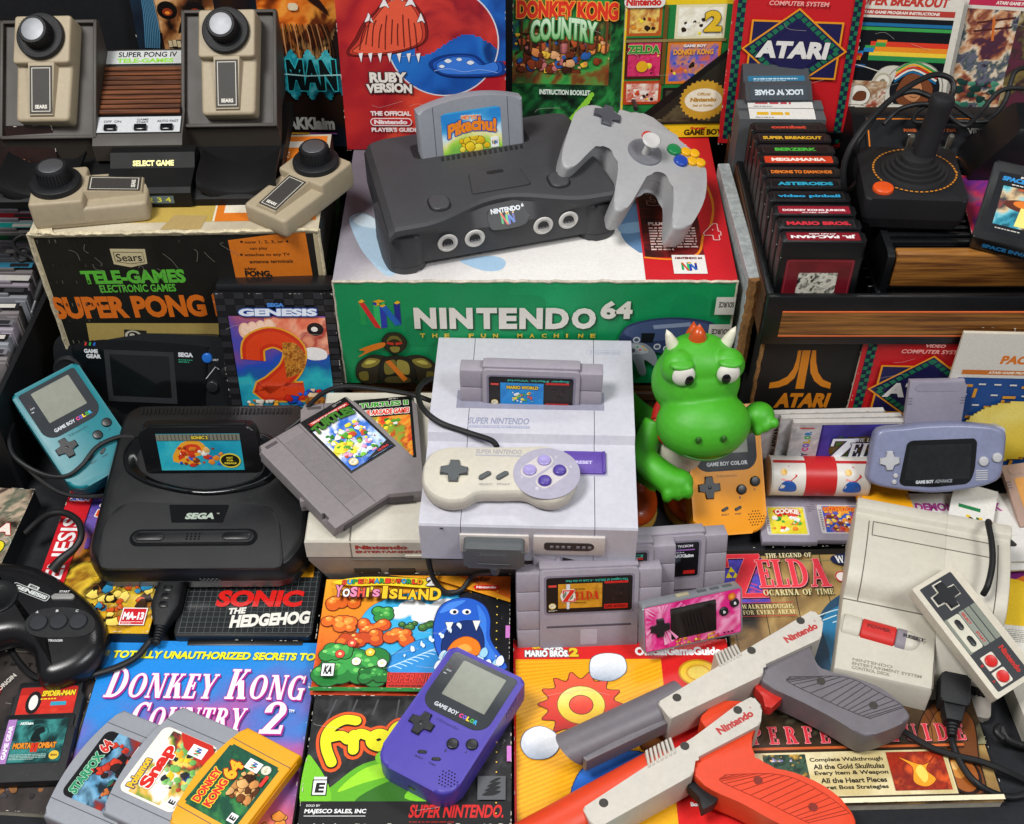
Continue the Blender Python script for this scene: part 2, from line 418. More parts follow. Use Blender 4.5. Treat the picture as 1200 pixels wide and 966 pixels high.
def copy_thing(t, loc, rot, label, s=1, group=None):
    r = t.copy(); COL.objects.link(r)
    m = pose(loc, rot, s); r['_pose'] = [v for row in m for v in row]
    m2 = m.copy(); m2.translation = m.translation*S; r.matrix_world = m2
    r['label'] = label
    if group: r['group'] = group
    for ch in list(t.children):
        c = ch.copy(); COL.objects.link(c); c.parent = r
        for g in ch.children:
            d = g.copy(); COL.objects.link(d); d.parent = c
    return r
# ---------------------------------------------------------------- the setting: cloth covered table and dark backdrop
cloth = plastic('black cloth', '#26272b', .85, 220, .5, .12, .25)
M().box((0, 900, -5), (2600, 1900, 10)).build('tabletop', cloth).__setitem__('kind', 'structure')
M().box((0, 1420, 300), (3200, 20, 1400)).build('backdrop_wall', plastic('dark backdrop', '#101114', .9, 40, .2, .1, .2)).__setitem__('kind', 'structure')
# ---------------------------------------------------------------- shared materials
paper = plastic('paper edge', '#c9c2b3', .9, 200, .3, .1, .2)
card = plastic('worn cardboard', '#8d6c48', .9, 80, .3, .15, .2)
black = plastic('black plastic', '#0f1012', .3, 160, .12, .1, .5, dust=.05)
blackm = plastic('matte black plastic', '#131417', .5, 240, .3, .1, .4, dust=.06)
gloss = plastic('gloss black', '#0a0b0d', .12, 30, .02, .05, .5)
rubber = plastic('black rubber cable', '#121214', .5, 90, .1, .08, .45)
warm = plastic('cool grey shell', '#c3c0cb', .5, 200, .12, .04, .4)
snesg = plastic('lavender grey shell', '#bebecb', .46, 200, .12, .05, .4, dust=.07)
cartg = plastic('cartridge lilac grey', '#98929f', .48, 220, .18, .05, .4, dust=.07)
n64g = plastic('cartridge blue grey', '#8f9299', .5, 260, .2, .04, .4)
nesg = plastic('cartridge brown grey', '#827b7c', .52, 220, .2, .06, .4, dust=.22)
cream = plastic('aged cream shell', '#cbc7bc', .48, 200, .12, .05, .4, dust=.07)
dgrey = plastic('dark grey plastic', '#55585a', .5, 160, .12, .06, .4)
btnk = plastic('button black', '#1c1d20', .35, 100, .05, .05, .5)
label_mat = printed('label print', .32, .15)
matte_print = printed('matte print', .6, 0, .0)
worn_print = printed('worn print', .5, .05, .8)
def dots(m, pts, r, z0, z1, n=10):
    for x, y in pts: m.prism(ell(r, r, x, y, n), z0, z1)
def book(name, label, cat, loc, rot, w, h, t, art, base='c', edge=None, group=None, s=1, mat=None):
    o = thing(name, label, cat, loc, rot, s, group)
    y0 = -h/2 if base == 'c' else 0
    rw = random.Random(len(label)*7+int(w)); K = 1.6
    for q in range(46):   # rubbed edges and corners: bare paper shows in small slivers
        u = rw.random(); l = rw.uniform(.6, 5); d = rw.uniform(.15, .75)
        if q % 2: x0 = u*(w-l); y1 = 0 if rw.random() < .5 else h-d; a_ = [(x0, y1), (x0+l, y1), (x0+l*.7, y1+d), (x0+l*.2, y1+d)]
        else: y1 = u*(h-l); x0 = 0 if rw.random() < .5 else w-d; a_ = [(x0, y1), (x0+d, y1+l*.2), (x0+d, y1+l*.8), (x0, y1+l)]
        art.raw(ccw(a_), [(0, 1, 2, 3)], '#cfc8ba', .03)
    for cx_, cy_, sx, sy in ((0, 0, 1, 1), (w, 0, -1, 1), (w, h, -1, -1), (0, h, 1, -1)): e_ = rw.uniform(.8, 3); art.raw(ccw([(cx_, cy_), (cx_+sx*e_, cy_), (cx_, cy_+sy*e_*rw.uniform(.6, 1.2))]), [(0, 1, 2)], '#cfc8ba', .1)
    for q in range(3):
        x0, y1 = rw.random()*w*.8, rw.random()*h*.8; art.line([(x0, y1), (x0+rw.uniform(3, w*.12), y1+rw.uniform(-6, 6)), (x0+rw.uniform(w*.1, w*.2), y1+rw.uniform(-8, 8))], .22, '#b9b4aa', 3)
    M().box((0, y0+h/2, t/2), (w-1, h-1, t), .4, 1).build('page_block' if edge is None else 'box_body', edge or paper, o)
    art.build('cover', o, (-w/2, y0, t), mat=mat)
    return o
# ---------------------------------------------------------------- cartoon-free picture grounds used on several covers
def n64_mark(a, x, y, s):
    """four-legged N emblem of coloured bars, seen from one edge"""
    P = lambda u, v: (x+u*s, y+v*s)
    up = lambda u: .13*abs(u-.5)/.5
    for u0, u1, c in ((0, .15, '#1f9a50'), (.35, .5, '#2fb862'), (.5, .65, '#2a3aa8'), (.85, 1, '#1f2c86')): a.poly([P(u0, up(u0)), P(u1, up(u1)), P(u1, .72+up(u1)), P(u0, .72+up(u0))], c)
    a.poly([P(0, .85), P(.15, .81), P(.5, 0), P(.35, .04)], '#d22b2b'); a.poly([P(.5, .72), P(.65, .76), P(1, .13), P(.85, .09)], '#1f62b8')
    for u in (0, .36, .5, .86): a.poly([P(u, .72+up(u)), P(u+.07, .68+up(u)), P(u+.16, .74+up(u)), P(u+.09, .8+up(u))], '#f1b71c')
    a.poly([P(.34, .86), P(.5, .82), P(.66, .88), P(.5, .93)], '#e8a818'); a.poly([P(.36, .84), P(.44, .82), P(.44, .74), P(.36, .76)], '#2a3aa8'); a.poly([P(.56, .84), P(.64, .86), P(.64, .78), P(.56, .76)], '#2fb862')
def seal(a, cx, cy, r, c='#d9c27a'):
    n = 24; a.poly([(cx+(r if i % 2 else r*.88)*math.cos(math.pi*i/n), cy+(r if i % 2 else r*.88)*math.sin(math.pi*i/n)) for i in range(2*n)], c)
    a.ell(cx, cy, r*.78, r*.6, '#efe8cf'); a.small(cx-r*.5, cy-r*.3, r, r*.6, 3, '#8a7430', 3)
def rating(a, x, y, w, h, t):
    a.rect(x, y, w, h, '#f4f4f4'); a.frame(x, y, w, h, w*.07, '#111111'); a.text(t, x+w*.2, y+h*.18, w*.6, h*.62, '#111111', .05, .1)
# ---------------------------------------------------------------- serif capitals for the old style titles
def serif_glyph(ch):
    T, t = .20, .075
    V = lambda x, y0=0, y1=1, w=T: [[(x, y0), (x+w, y0), (x+w, y1), (x, y1)]]
    sf = lambda x, w=T, y=0: [[(x-.08, y), (x+w+.08, y), (x+w+.08, y+.07), (x-.08, y+.07)]]
    stem = lambda x, w=T: V(x, 0, 1, w)+sf(x, w)+sf(x, w, .93)
    def bar(p, q, w): # slanted bar, horizontal width w
        return [[p, (p[0]+w, p[1]), (q[0]+w, q[1]), q]]
    def bow(cx, cy, rx, ry, a0, a1, w0=.08, w1=.2, n=14):
        o = []; i = []
        for k in range(n+1):
            a = R(a0+(a1-a0)*k/n); w = w0+(w1-w0)*abs(math.cos(a))
            o.append((cx+rx*math.cos(a), cy+ry*math.sin(a))); i.append((cx+(rx-w)*math.cos(a), cy+(ry-.09)*math.sin(a)))
        return [[o[k], o[k+1], i[k+1], i[k]] for k in range(n)]
    H = lambda x0, x1, y, w=t: [[(x0, y), (x1, y), (x1, y+w), (x0, y+w)]]
    D = {
     'I': (.36, stem(.08)), 'L': (.62, stem(.08)+H(.08, .58, 0)+V(.5, 0, .3, .08)), 'T': (.7, V(.25)+sf(.25)+H(.02, .68, .925)+V(.02, .72, 1, .08)+V(.6, .72, 1, .08)),
     'E': (.64, stem(.08)+H(.08, .6, 0)+H(.08, .58, .925)+H(.1, .44, .47)+V(.52, 0, .28, .08)+V(.5, .75, 1, .08)+V(.38, .36, .66, .07)),
     'F': (.6, stem(.08)+H(.08, .58, .925)+H(.1, .44, .47)+V(.5, .72, 1, .08)+V(.38, .36, .66, .07)),
     'D': (.8, stem(.08)+bow(.3, .5, .46, .5, -90, 90, .1, .2)), 'P': (.66, stem(.08)+bow(.28, .74, .34, .26, -90, 90, .1, .17)),
     'R': (.76, stem(.08)+bow(.28, .74, .34, .26, -90, 90, .1, .17)+bar((.52, 0), (.3, .52), .22)+sf(.54, .16)),
     'O': (.86, bow(.43, .5, .41, .5, 0, 360, .1, .22, 26)), 'C': (.76, bow(.43, .5, .41, .5, 50, 310, .1, .22, 20)+V(.64, .68, .98, .07)),
     'G': (.84, bow(.43, .5, .41, .5, 50, 320, .1, .22, 20)+V(.66, .68, .98, .07)+V(.6, 0, .42, .18)+H(.5, .84, .4)),
     'N': (.86, V(.1, 0, 1, .08)+sf(.1, .08)+V(.68, 0, 1, .08)+sf(.68, .08, .93)+bar((.56, 0), (.08, 1), .22)+sf(.06, .12, .93)),
     'A': (.84, bar((.5, 0), (.28, 1), .24)+bar((.08, 0), (.36, 1), .08)+H(.2, .6, .28)+sf(.5, .24)+sf(.08, .08)),
     'U': (.82, V(.08, .25)+sf(.08, T, .93)+V(.64, .25, 1, .09)+sf(.64, .09, .93)+bow(.405, .27, .325, .27, 180, 360, .09, .15)),
     'Y': (.8, bar((.31, .42), (.03, 1), .22)+bar((.42, .42), (.66, 1), .08)+V(.31, 0, .45)+sf(.31)+sf(.05, .16, .93)+sf(.64, .08, .93)),
     'K': (.82, stem(.08)+bar((.26, .44), (.56, 1), .09)+bar((.56, 0), (.34, .62), .24)+sf(.58, .18)+sf(.56, .08, .93)),
     'Z': (.74, H(.06, .68, .91, .09)+H(.04, .7, 0, .09)+bar((.06, .05), (.44, .95), .24)+V(.06, .7, 1, .07)+V(.63, 0, .3, .07)),
     'M': (1.0, V(.1, 0, 1, .08)+sf(.1, .08)+stem(.74)+bar((.42, .1), (.1, 1), .22)+bar((.44, .1), (.74, 1), .08)),
     'H': (.86, stem(.08)+stem(.58)+H(.2, .6, .46)), 'S': (.62, bow(.31, .74, .27, .26, 30, 270, .1, .17)+bow(.31, .26, .27, .26, -150, 90, .1, .17)),
     'W': (1.06, bar((.26, 0), (.03, 1), .2)+bar((.26, 0), (.48, 1), .08)+bar((.66, 0), (.42, 1), .2)+bar((.68, 0), (.9, 1), .08)+sf(.05, .16, .93)+sf(.86, .08, .93)),
     'V': (.8, bar((.34, 0), (.03, 1), .22)+bar((.36, 0), (.64, 1), .08)+sf(.05, .16, .93)+sf(.62, .08, .93)),
     'B': (.7, stem(.08)+bow(.28, .75, .3, .25, -90, 90, .09, .15)+bow(.28, .26, .36, .26, -90, 90, .09, .17)),
     '2': (.68, bow(.33, .7, .28, .3, -20, 190, .1, .18)+bar((.08, .04), (.4, .62), .2)+H(.06, .64, 0, .12)+V(.56, 0, .26, .08)), ' ': (.4, [])}
    return D.get(ch, D['I'])
def serif(a, txt, x, y, w, h, col, shear=0, rot=0, big=1.0, out=None, ow=0, shadow=None, sd=(0, 0), gap=.06, hi=None):
    """serif title filling x, y, w, h; big: first letter of each word that much taller"""
    v, f, X, st = [], [], 0, True
    for ch in txt:
        adv, ps = serif_glyph(ch); k = big if st and ch != ' ' else 1; st = ch == ' '
        for p in ps:
            n = len(v); v += [(X+q[0]*k, q[1]*k) for q in p]; f.append(tuple(range(n, n+len(p))))
        X += (adv+gap)*k
    p = np.array(v); p[:, 0] *= w/p[:, 0].max(); p[:, 1] *= h/p[:, 1].max(); p[:, 0] += p[:, 1]*shear
    c, q = math.cos(R(rot)), math.sin(R(rot)); p = np.stack([p[:, 0]*c-p[:, 1]*q+x, p[:, 0]*q+p[:, 1]*c+y], 1)
    f2 = []
    for t in f:
        ar = sum(p[t[i-1]][0]*p[t[i]][1]-p[t[i]][0]*p[t[i-1]][1] for i in range(len(t))); f2.append(t if ar > 0 else t[::-1])
    if shadow: a.z += a.DZ; _pieces(a, p+np.array(sd), f2, shadow)
    if out:
        for i in range(8): _pieces(a, p+np.array([math.cos(i*math.pi/4), math.sin(i*math.pi/4)])*ow, f2, out)
    _pieces(a, p, f2, col)
    return a
def _pieces(a, p, f, col):
    # strokes of one letter overlap: three alternating hair-thin heights keep them apart
    z0 = a.z
    for i, t in enumerate(f):
        a.z = z0+a.DZ*(.3+.13*(i % 11)); n = len(a.v); a.v += [(p[k][0], p[k][1], a.z) for k in t]; a.c += [lin(col)]*len(t); a.f.append(tuple(range(n, n+len(t))))
    a.z = z0+a.DZ*1.9
# ---------------------------------------------------------------- books and boxes lying at the front
def art_island():
    a = Art(182, 131, '#f08a1c')
    a.grad(0, 0, 182, 131, ['#f2b02a', '#ef8a22', '#e4601c', '#c8421a'])
    a.shape([(36, 56), (42, 92), (66, 110), (100, 117), (140, 114), (140, 60), (100, 36), (56, 40)], '#3bb2e4', '#1a5a8a', .5)
    for x, y, r in ((74, 92, 9), (88, 98, 12), (104, 94, 11), (120, 100, 12), (98, 87, 9), (114, 89, 10), (130, 92, 8)): a.ell(x, y-1, r*1.25, r*.8, '#b9d9ea')
    for x, y, r in ((74, 92, 9), (88, 98, 12), (104, 94, 11), (120, 100, 12), (98, 87, 9), (114, 89, 10), (130, 92, 8)): a.ell(x, y, r*1.2, r*.72, '#f6f8f8')
    a.bush(100, 77, 56, 9, ['#3c6a34', '#5a8f44', '#86b85e'], 4, 18); a.bush(60, 90, 16, 14, ['#2f8a3c', '#4fae4c', '#8ad072'], 6, 10)
    for k, (bx_, by_, bw_, c0, c1) in enumerate(((20, 104, 30, '#e0641c', '#f08a2e'), (50, 74, 26, '#d8521a', '#ee7e2a'), (16, 76, 34, '#e26a1e', '#f59a3c'), (40, 60, 40, '#c8481a', '#e87426'), (76, 62, 22, '#d85a1e', '#f08c34'))):
        a.bush(bx_, by_, bw_, 16, [c0, c1, '#f8bd62'], 20+k, 12, '#6a1f0c')
    a.shape([(60, 26), (84, 52), (108, 60), (150, 40), (150, 20), (60, 14)], '#2f8fd6', '#123e78', .5)
    for k in range(9): a.line([(66+k*5, 26+k*2.6), (74+k*5, 30+k*2.4), (82+k*5, 27+k*2.6)], .9, '#bfe4f6', 4)
    a.poly([(132, 0), (182, 0), (182, 131), (170, 131), (152, 108), (146, 60)], '#121217'); a.bush(150, 112, 34, 14, ['#15151a', '#1c1c22', '#24242c'], 9, 14, '#0c0c10')
    a.shape([(116, 40), (109, 66), (112, 92), (122, 104), (140, 108), (156, 100), (163, 84), (164, 60), (176, 38), (176, 26), (130, 22)], '#2560cc', '#0c1f58', .9)
    a.poly(smooth([(150, 100), (159, 84), (160, 60), (170, 40), (160, 40), (154, 66), (152, 86)], 4), '#3d80e4'); a.poly(smooth([(114, 90), (122, 101), (138, 105), (134, 100), (122, 92)], 4), '#4a8cec')
    a.shape([(120, 42), (119, 62), (130, 78), (148, 80), (157, 64), (156, 44), (140, 34)], '#15306e', '#0a1a44', .7); a.shape([(124, 40), (128, 56), (141, 63), (153, 56), (152, 42)], '#f0801f', '#7a2a0a', .6); a.poly(smooth([(130, 44), (134, 52), (142, 54), (146, 47)], 4), '#f8ad4a')
    for x, y in ((124, 74), (150, 76)): a.shape([(x-4, y+5), (x+4, y+5), (x, y-7)], '#f4f2ea', '#2a2a3a', .5, 0)
    for x in (128, 140): a.ell(x, 91, 4.2, 3.2, '#f0f2f4'); a.ell(x+.6, 90.6, 1.8, 2, '#10131c')
    for k in range(16):
        x, y = 116+k*3.8, 30+8*math.sin(k*1.3)+(k % 3)*3; a.shape([(x-4, y-3), (x-2, y+4), (x+2, y+6), (x+4, y), (x+1, y-5)], ['#f4fafc', '#cfe9f8', '#9fd4f2'][k % 3], '#2a6aa8', .4)
    for k in range(22): a.ell(84+(k*17) % 60, 40+(k*11) % 38, .9+(k % 3)*.5, 1.6+(k % 4)*.5, '#e8f6fc', 10)
    a.bush(34, 26, 60, 30, ['#237a34', '#3ba048', '#74cc66'], 31, 30); a.bush(20, 44, 26, 16, ['#2f8c3e', '#4cb054', '#8ad878'], 33, 12); a.bush(58, 18, 30, 14, ['#1e6c2e', '#349442', '#66c05c'], 35, 14)
    for k, (x, y) in enumerate(((24, 40), (40, 32), (52, 42), (34, 52), (64, 30))): a.shape([(x+4.6*math.cos(v*1.257+.3)*(1 if 1 else 0), y+4.6*math.sin(v*1.257+.3)) for v in range(5)], ['#e84a3a', '#f4f0e6', '#f0c83a'][k % 3], '#5a1410', .5); a.ell(x, y, 1.6, 1.6, '#f8e8a0', 12)
    a.poly([(0, 0), (130, 0), (130, 4), (0, 4)], '#1d7b33'); a.rect(70, 4, 62, 16, '#c5281f')
    a.text('SUPER NINTENDO', 70, 9, 74, 10, '#d8362a', .03, .15, out='#4a0d0a', ow=.4); a.small(72, 4.6, 64, 2.4, 1, '#38100c', 4)
    a.poly([(62, 131), (182, 131), (182, 100), (160, 108), (110, 126)], '#f2a01f'); a.poly([(130, 131), (182, 131), (182, 104)], '#ea6c1c')
    a.poly(smooth([(8, 122), (30, 128), (60, 129), (96, 127), (112, 122), (104, 116), (60, 119), (30, 118)], 4), '#f4d92a')
    wv = lambda u, v: (u, v+.22*math.sin(u*math.pi))
    for i, (t, c) in enumerate(zip('SUPERMARIOWORLD', ['#e33a28', '#2b9bd8', '#2f9a46', '#e33a28', '#f08f1d']*3)): a.text(t, 17+i*5.3, 119+1.6*math.sin(i/14*3.1), 4.8, 6, c, .05, out='#33200c', ow=.3)
    a.text('2', 100, 117.5, 8, 10, '#f2f2f2', .06, out='#333333', ow=.8)
    for i, (t, c) in enumerate(zip("YOSHI'S", ['#ef8fb4', '#f3f3ee', '#ef8fb4', '#e85a48', '#f2d63a', '#f2d63a', '#ef8fb4'])):
        x = (12, 19.4, 26.8, 34, 42.4, 46, 48.6)[i]; a.text(t, x, 103 if t != "'" else 111, 7 if t not in "I'" else 2.6, (14, 10, 12, 11, 11, 4, 9)[i], c, .05, out='#3c1430', ow=.8)
    for i, t in enumerate('ISLAND'): a.text(t, (58, 65, 74, 83, 93, 104)[i], 101-.4*i, (5, 8, 8, 9, 10, 11)[i], (15, 12, 12, 12, 13, 15)[i], '#f3c92b', .05, out='#4a2208', ow=.9)
    a.text('OnlyFor', 138, 119, 24, 7, '#151515', .03, .2, rot=5); a.rect(146, 112.5, 25, 5, '#d9281e', 2.4); a.text('Nintendo', 149, 113.6, 19, 2.8, '#ffffff', .03)
    for i in range(12): a.ell(169.5, 8+i*9.3, .7, .7, '#f0cf3a', 8)
    a.rect(178, 56, 4, 14, '#c978c4'); rating(a, 9, 12, 13, 15, 'KA')
    return a
book('game_box', 'worn orange game box with a blue sea serpent mouth and an island title', 'game box', (-93, 673.5, 0), (0, 0, -.6), 182, 131, 26, art_island(), edge=plastic('black box card', '#1a1718', .7), group='cardboard game boxes lying at the front', mat=worn_print)
def art_frog():
    a = Art(179, 126, '#191919')
    a.paint(0, 20, 179, 106, ['#0d0d0e', '#2a2a2b', '#151516', '#39383a', '#101011'], 7, 21, 60, con=2)
    for i in range(9): a.line([(20+i*19, 122), (12+i*21, 96+5*(i % 3))], 1.6, '#4c4b4e')
    st = [[(40, 99), (30, 100), (20, 94), (15, 84), (16, 72), (22, 58)], [(18, 82), (28, 84), (34, 80)], [(40, 70), (39, 85)], [(39, 80), (44, 86), (51, 84)],
          [(62, 73), (56, 76), (55, 82), (61, 86), (67, 84), (69, 78), (62, 73)], [(86, 92), (79, 94), (74, 88), (76, 81), (84, 80), (87, 92), (85, 76), (79, 70), (72, 72)],
          [(106, 99), (99, 101), (94, 95), (96, 88), (104, 87), (107, 99), (105, 83), (99, 77), (92, 79)], [(114, 95), (124, 99), (126, 106), (119, 107), (113, 100), (115, 92), (126, 92)], [(136, 98), (136, 112)], [(136, 106), (142, 113), (149, 111)]]
    for wd, c in ((17.5, '#e4571f'), (11.6, '#1c1a10'), (9.4, '#efe71e')):
        for g_ in st:
            L_ = smooth(g_, 5, False); a.line(L_, wd, c)
            for k_ in range(0, len(L_), 1): a.raw([(L_[k_][0]+wd/2*math.cos(u*.5236), L_[k_][1]+wd/2*math.sin(u*.5236)) for u in range(12)], [tuple(range(12))], c, .06)
    a.poly(smooth([(14, 22), (26, 36), (50, 56), (82, 62), (110, 52), (124, 34), (110, 22), (60, 18)], 5), '#5fae1f')
    a.poly(smooth([(30, 30), (52, 52), (82, 58), (104, 50), (80, 46), (52, 38)], 5), '#9bdc2a')
    a.poly(smooth([(46, 22), (80, 42), (112, 40), (100, 22), (70, 16)], 5), '#2d6a14')
    a.poly(smooth([(0, 62), (8, 58), (22, 36), (24, 20), (0, 18)], 5), '#74c323'); a.poly(smooth([(88, 24), (104, 42), (124, 46), (122, 22)], 5), '#7bcb26')
    a.ell(70, 62, 10, 7.5, '#7bcb26'); a.ell(71, 63, 7, 5.6, '#e9ece8'); a.ell(73, 62, 3, 4, '#1b1b1b')
    a.rect(0, 0, 179, 21, '#0e0e10'); a.text('SUPER NINTENDO.', 92, 6, 80, 12, '#cf1f1c', .03, .15); a.small(93, 1, 78, 3, 1, '#7a1512', 4)
    a.text('MAJESCO SALES, INC', 4, 9, 52, 5, '#f2f2f2', .03, .1); a.line([(4, 7.6), (56, 7.6)], .5, '#f2f2f2'); a.text('SOLD BY', 5, 16, 12, 2, '#dddddd', .02)
    rating(a, 8, 26, 13, 15, 'E'); a.poly([(9, 41), (20, 41), (20, 43.5), (9, 43.5)], '#dddddd')
    for i in range(12): a.ell(166, 10+i*9.5, .7, .7, '#e8b93a', 8)
    a.rect(175, 58, 4, 15, '#c978c4'); a.rect(150, 22, 24, 22, '#55575a')
    for i in range(4): a.poly(smooth([(154+i*2, 26+i*4), (160+i*2, 30+i*4), (170, 30+i*4), (164, 26+i*4)], 4), '#1a1a1c')
    return a
book('game_box', 'black game box with a green frog and bulging yellow lettering, under the purple handheld', 'game box', (-90, 544, 0), (0, 0, 0), 179, 124, 26, art_frog(), edge=MATS['black box card'], group='cardboard game boxes lying at the front', mat=worn_print)
def art_secrets():
    a = Art(204, 268, '#2a7fd0')
    a.paint(0, 60, 204, 208, ['#e0653a', '#ea7a58', '#c35a7c', '#8a5fa6', '#b65aa0', '#5b6fc0', '#2f86d6', '#1a86dc', '#1f8ade'], 2.2, 8, 40, g=(0, 1.15), con=.7)
    a.paint(0, 0, 204, 60, ['#3a2417', '#7a4a28', '#b9782f', '#2a1a10'], 5, 9)
    for i in range(22): a.poly(smooth([(90+i*5.2, 10), (88.5+i*5.2, 30), (90.4+i*5.2, 44), (93+i*5.2, 30), (92+i*5.2, 10)], 3), ['#2d6f92', '#a8422c', '#c9a13b'][i % 3])
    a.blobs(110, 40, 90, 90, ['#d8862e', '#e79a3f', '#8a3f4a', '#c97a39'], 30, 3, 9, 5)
    a.text('TOTALLY UNAUTHORIZED SECRETS TO', 9, 247, 193, 8.5, '#f4ec1c', .045, .12)
    kw = dict(shear=.1, shadow='#a32a8e', sd=(1.3, -1.6), out='#d83fae', ow=.7, big=1.22, gap=.1)
    serif(a, 'DONKEY KONG', 12, 204, 184, 32, '#fbf5f6', **kw); serif(a, 'COUNTRY', 42, 171, 104, 28, '#fbf5f6', **kw); serif(a, '2', 160, 168, 22, 33, '#fbf5f6', shear=.12, shadow='#a32a8e', sd=(1.3, -1.6), out='#d83fae', ow=.7)
    a.text('TM', 186, 190, 5, 3, '#ffffff', .02)
    return a
book('guide_book', 'blue and pink sunset strategy guide under the three blocky cartridges', 'book', (-290+1, 677-134, 0), (0, 0, -1), 204, 268, 11, art_secrets(), group='strategy guides lying at the front')
def art_guide():
    a = Art(205, 262, '#d8201f')
    a.rect(2, 62, 138, 178, '#f4b21a')
    for i in range(58): 
        y = 40+i*4.6
        p = [(2, y), (2, y+2), (140, y+2+60), (140, y+60)]
        q = [(x, min(max(v, 62), 240)) for x, v in p]
        if q[2][1]-q[0][1] > 1: a.raw(q, [(0, 3, 2, 1)], '#eca012', .02)
    a.text('NEW', 18, 251.5, 8, 3, '#f2c21f', .05, out='#8a1a12', ow=.4); a.text('SUPER', 29, 250.5, 19, 5, '#f4f4f4', .07, out='#6e6e70', ow=.5)
    a.text('MARIO BROS.', 11, 242.5, 42, 7.5, '#f4f4f4', .07, out='#6e6e70', ow=.7); a.text('2', 53, 242.5, 9, 10, '#eac32a', .07, out='#6e5a10', ow=.6)
    a.text('OfficialGameGuide', 116, 243.5, 82, 9.5, '#ffffff', .055)
    # a gold coin, plain blue-and-white shapes where a mascot stood
    a.ell(174, 224, 19, 15, '#c98a12'); a.ell(174, 224, 17, 13.2, '#f4c832'); a.ell(174, 224, 12, 9, '#e0a61c'); a.ell(174, 224, 10, 7.4, '#f6d95a')
    def soft(pts, cols, seed, line_='#3a1a12', g=(0, .9)):
        P = smooth(pts, 6); xs = [p[0] for p in P]; ys = [p[1] for p in P]; n = len(P)
        ins = lambda x, y: sum(((P[i][1] > y) != (P[i-1][1] > y)) and x < (P[i-1][0]-P[i][0])*(y-P[i][1])/(P[i-1][1]-P[i][1])+P[i][0] for i in range(n)) % 2 == 1
        a.poly(P, cols[1]); a.paint(min(xs), min(ys), max(xs)-min(xs), max(ys)-min(ys), cols, 1.2, seed, 46, g=g, con=.5, mask=ins); a.line(P+P[:1], .7, line_)
    cx, cy = 62, 190; n = 14
    soft([(cx+(40 if q % 2 else 31)*math.cos(math.pi*q/n+.2), cy+(36 if q % 2 else 28)*math.sin(math.pi*q/n+.2)) for q in range(2*n)], ['#8a1410', '#c8281c', '#e2452e', '#ef6a4c'], 3)
    soft([(cx+22*math.cos(q*.5236), cy+20*math.sin(q*.5236)) for q in range(12)], ['#d8a01c', '#f0c83a', '#f6dc6a', '#f8e89a'], 5, '#7a4a12'); soft([(cx+11*math.cos(q*.5236), cy+10*math.sin(q*.5236)) for q in range(12)], ['#c8281c', '#e2452e', '#ef6a4c'], 6)
    soft([(72, 222), (74, 240), (88, 246), (104, 242), (106, 226), (94, 216), (80, 216)], ['#a8b4c4', '#d8dee6', '#f2f4f6', '#ffffff'], 7, '#5a6472'); soft([(6, 148), (10, 162), (24, 168), (38, 160), (40, 146), (30, 136), (14, 136)], ['#a8b4c4', '#d8dee6', '#f2f4f6', '#ffffff'], 9, '#5a6472')
    soft([(46, 84), (56, 120), (80, 138), (112, 142), (128, 126), (116, 100), (84, 80), (58, 70)], ['#0f3474', '#1a4fa6', '#2868c8', '#4a8ae0'], 8, '#0c2450')
    soft([(36, 66), (40, 94), (54, 98), (62, 80), (54, 60)], ['#4a2810', '#7d4a22', '#a86a36'], 2); soft([(114, 146), (120, 160), (136, 158), (140, 146), (128, 138)], ['#4a2810', '#7d4a22', '#a86a36'], 6)
    a.text('Bonus poster inside!', 152, 88, 46, 5, '#ffffff', .04)
    a.rect(6, 4, 196, 48, '#f4f2ec'); a.rect(6, 52, 196, 3, '#f0c522')
    for i in range(3):
        a.paint(12+i*64, 8, 58, 40, [['#3fb4e8', '#8fdcf0', '#2f9a46', '#e8d23a'], ['#7fd0b8', '#c9ece0', '#3a8a5a'], ['#d8a04a', '#f0d090', '#8a4a22']][i], 4, 30+i, 14)
    return a
book('guide_book', 'red and yellow striped game guide under the two light guns', 'book', (104.5, 680-131, 0), (0, 0, .3), 205, 262, 10, art_guide(), group='strategy guides lying at the front')
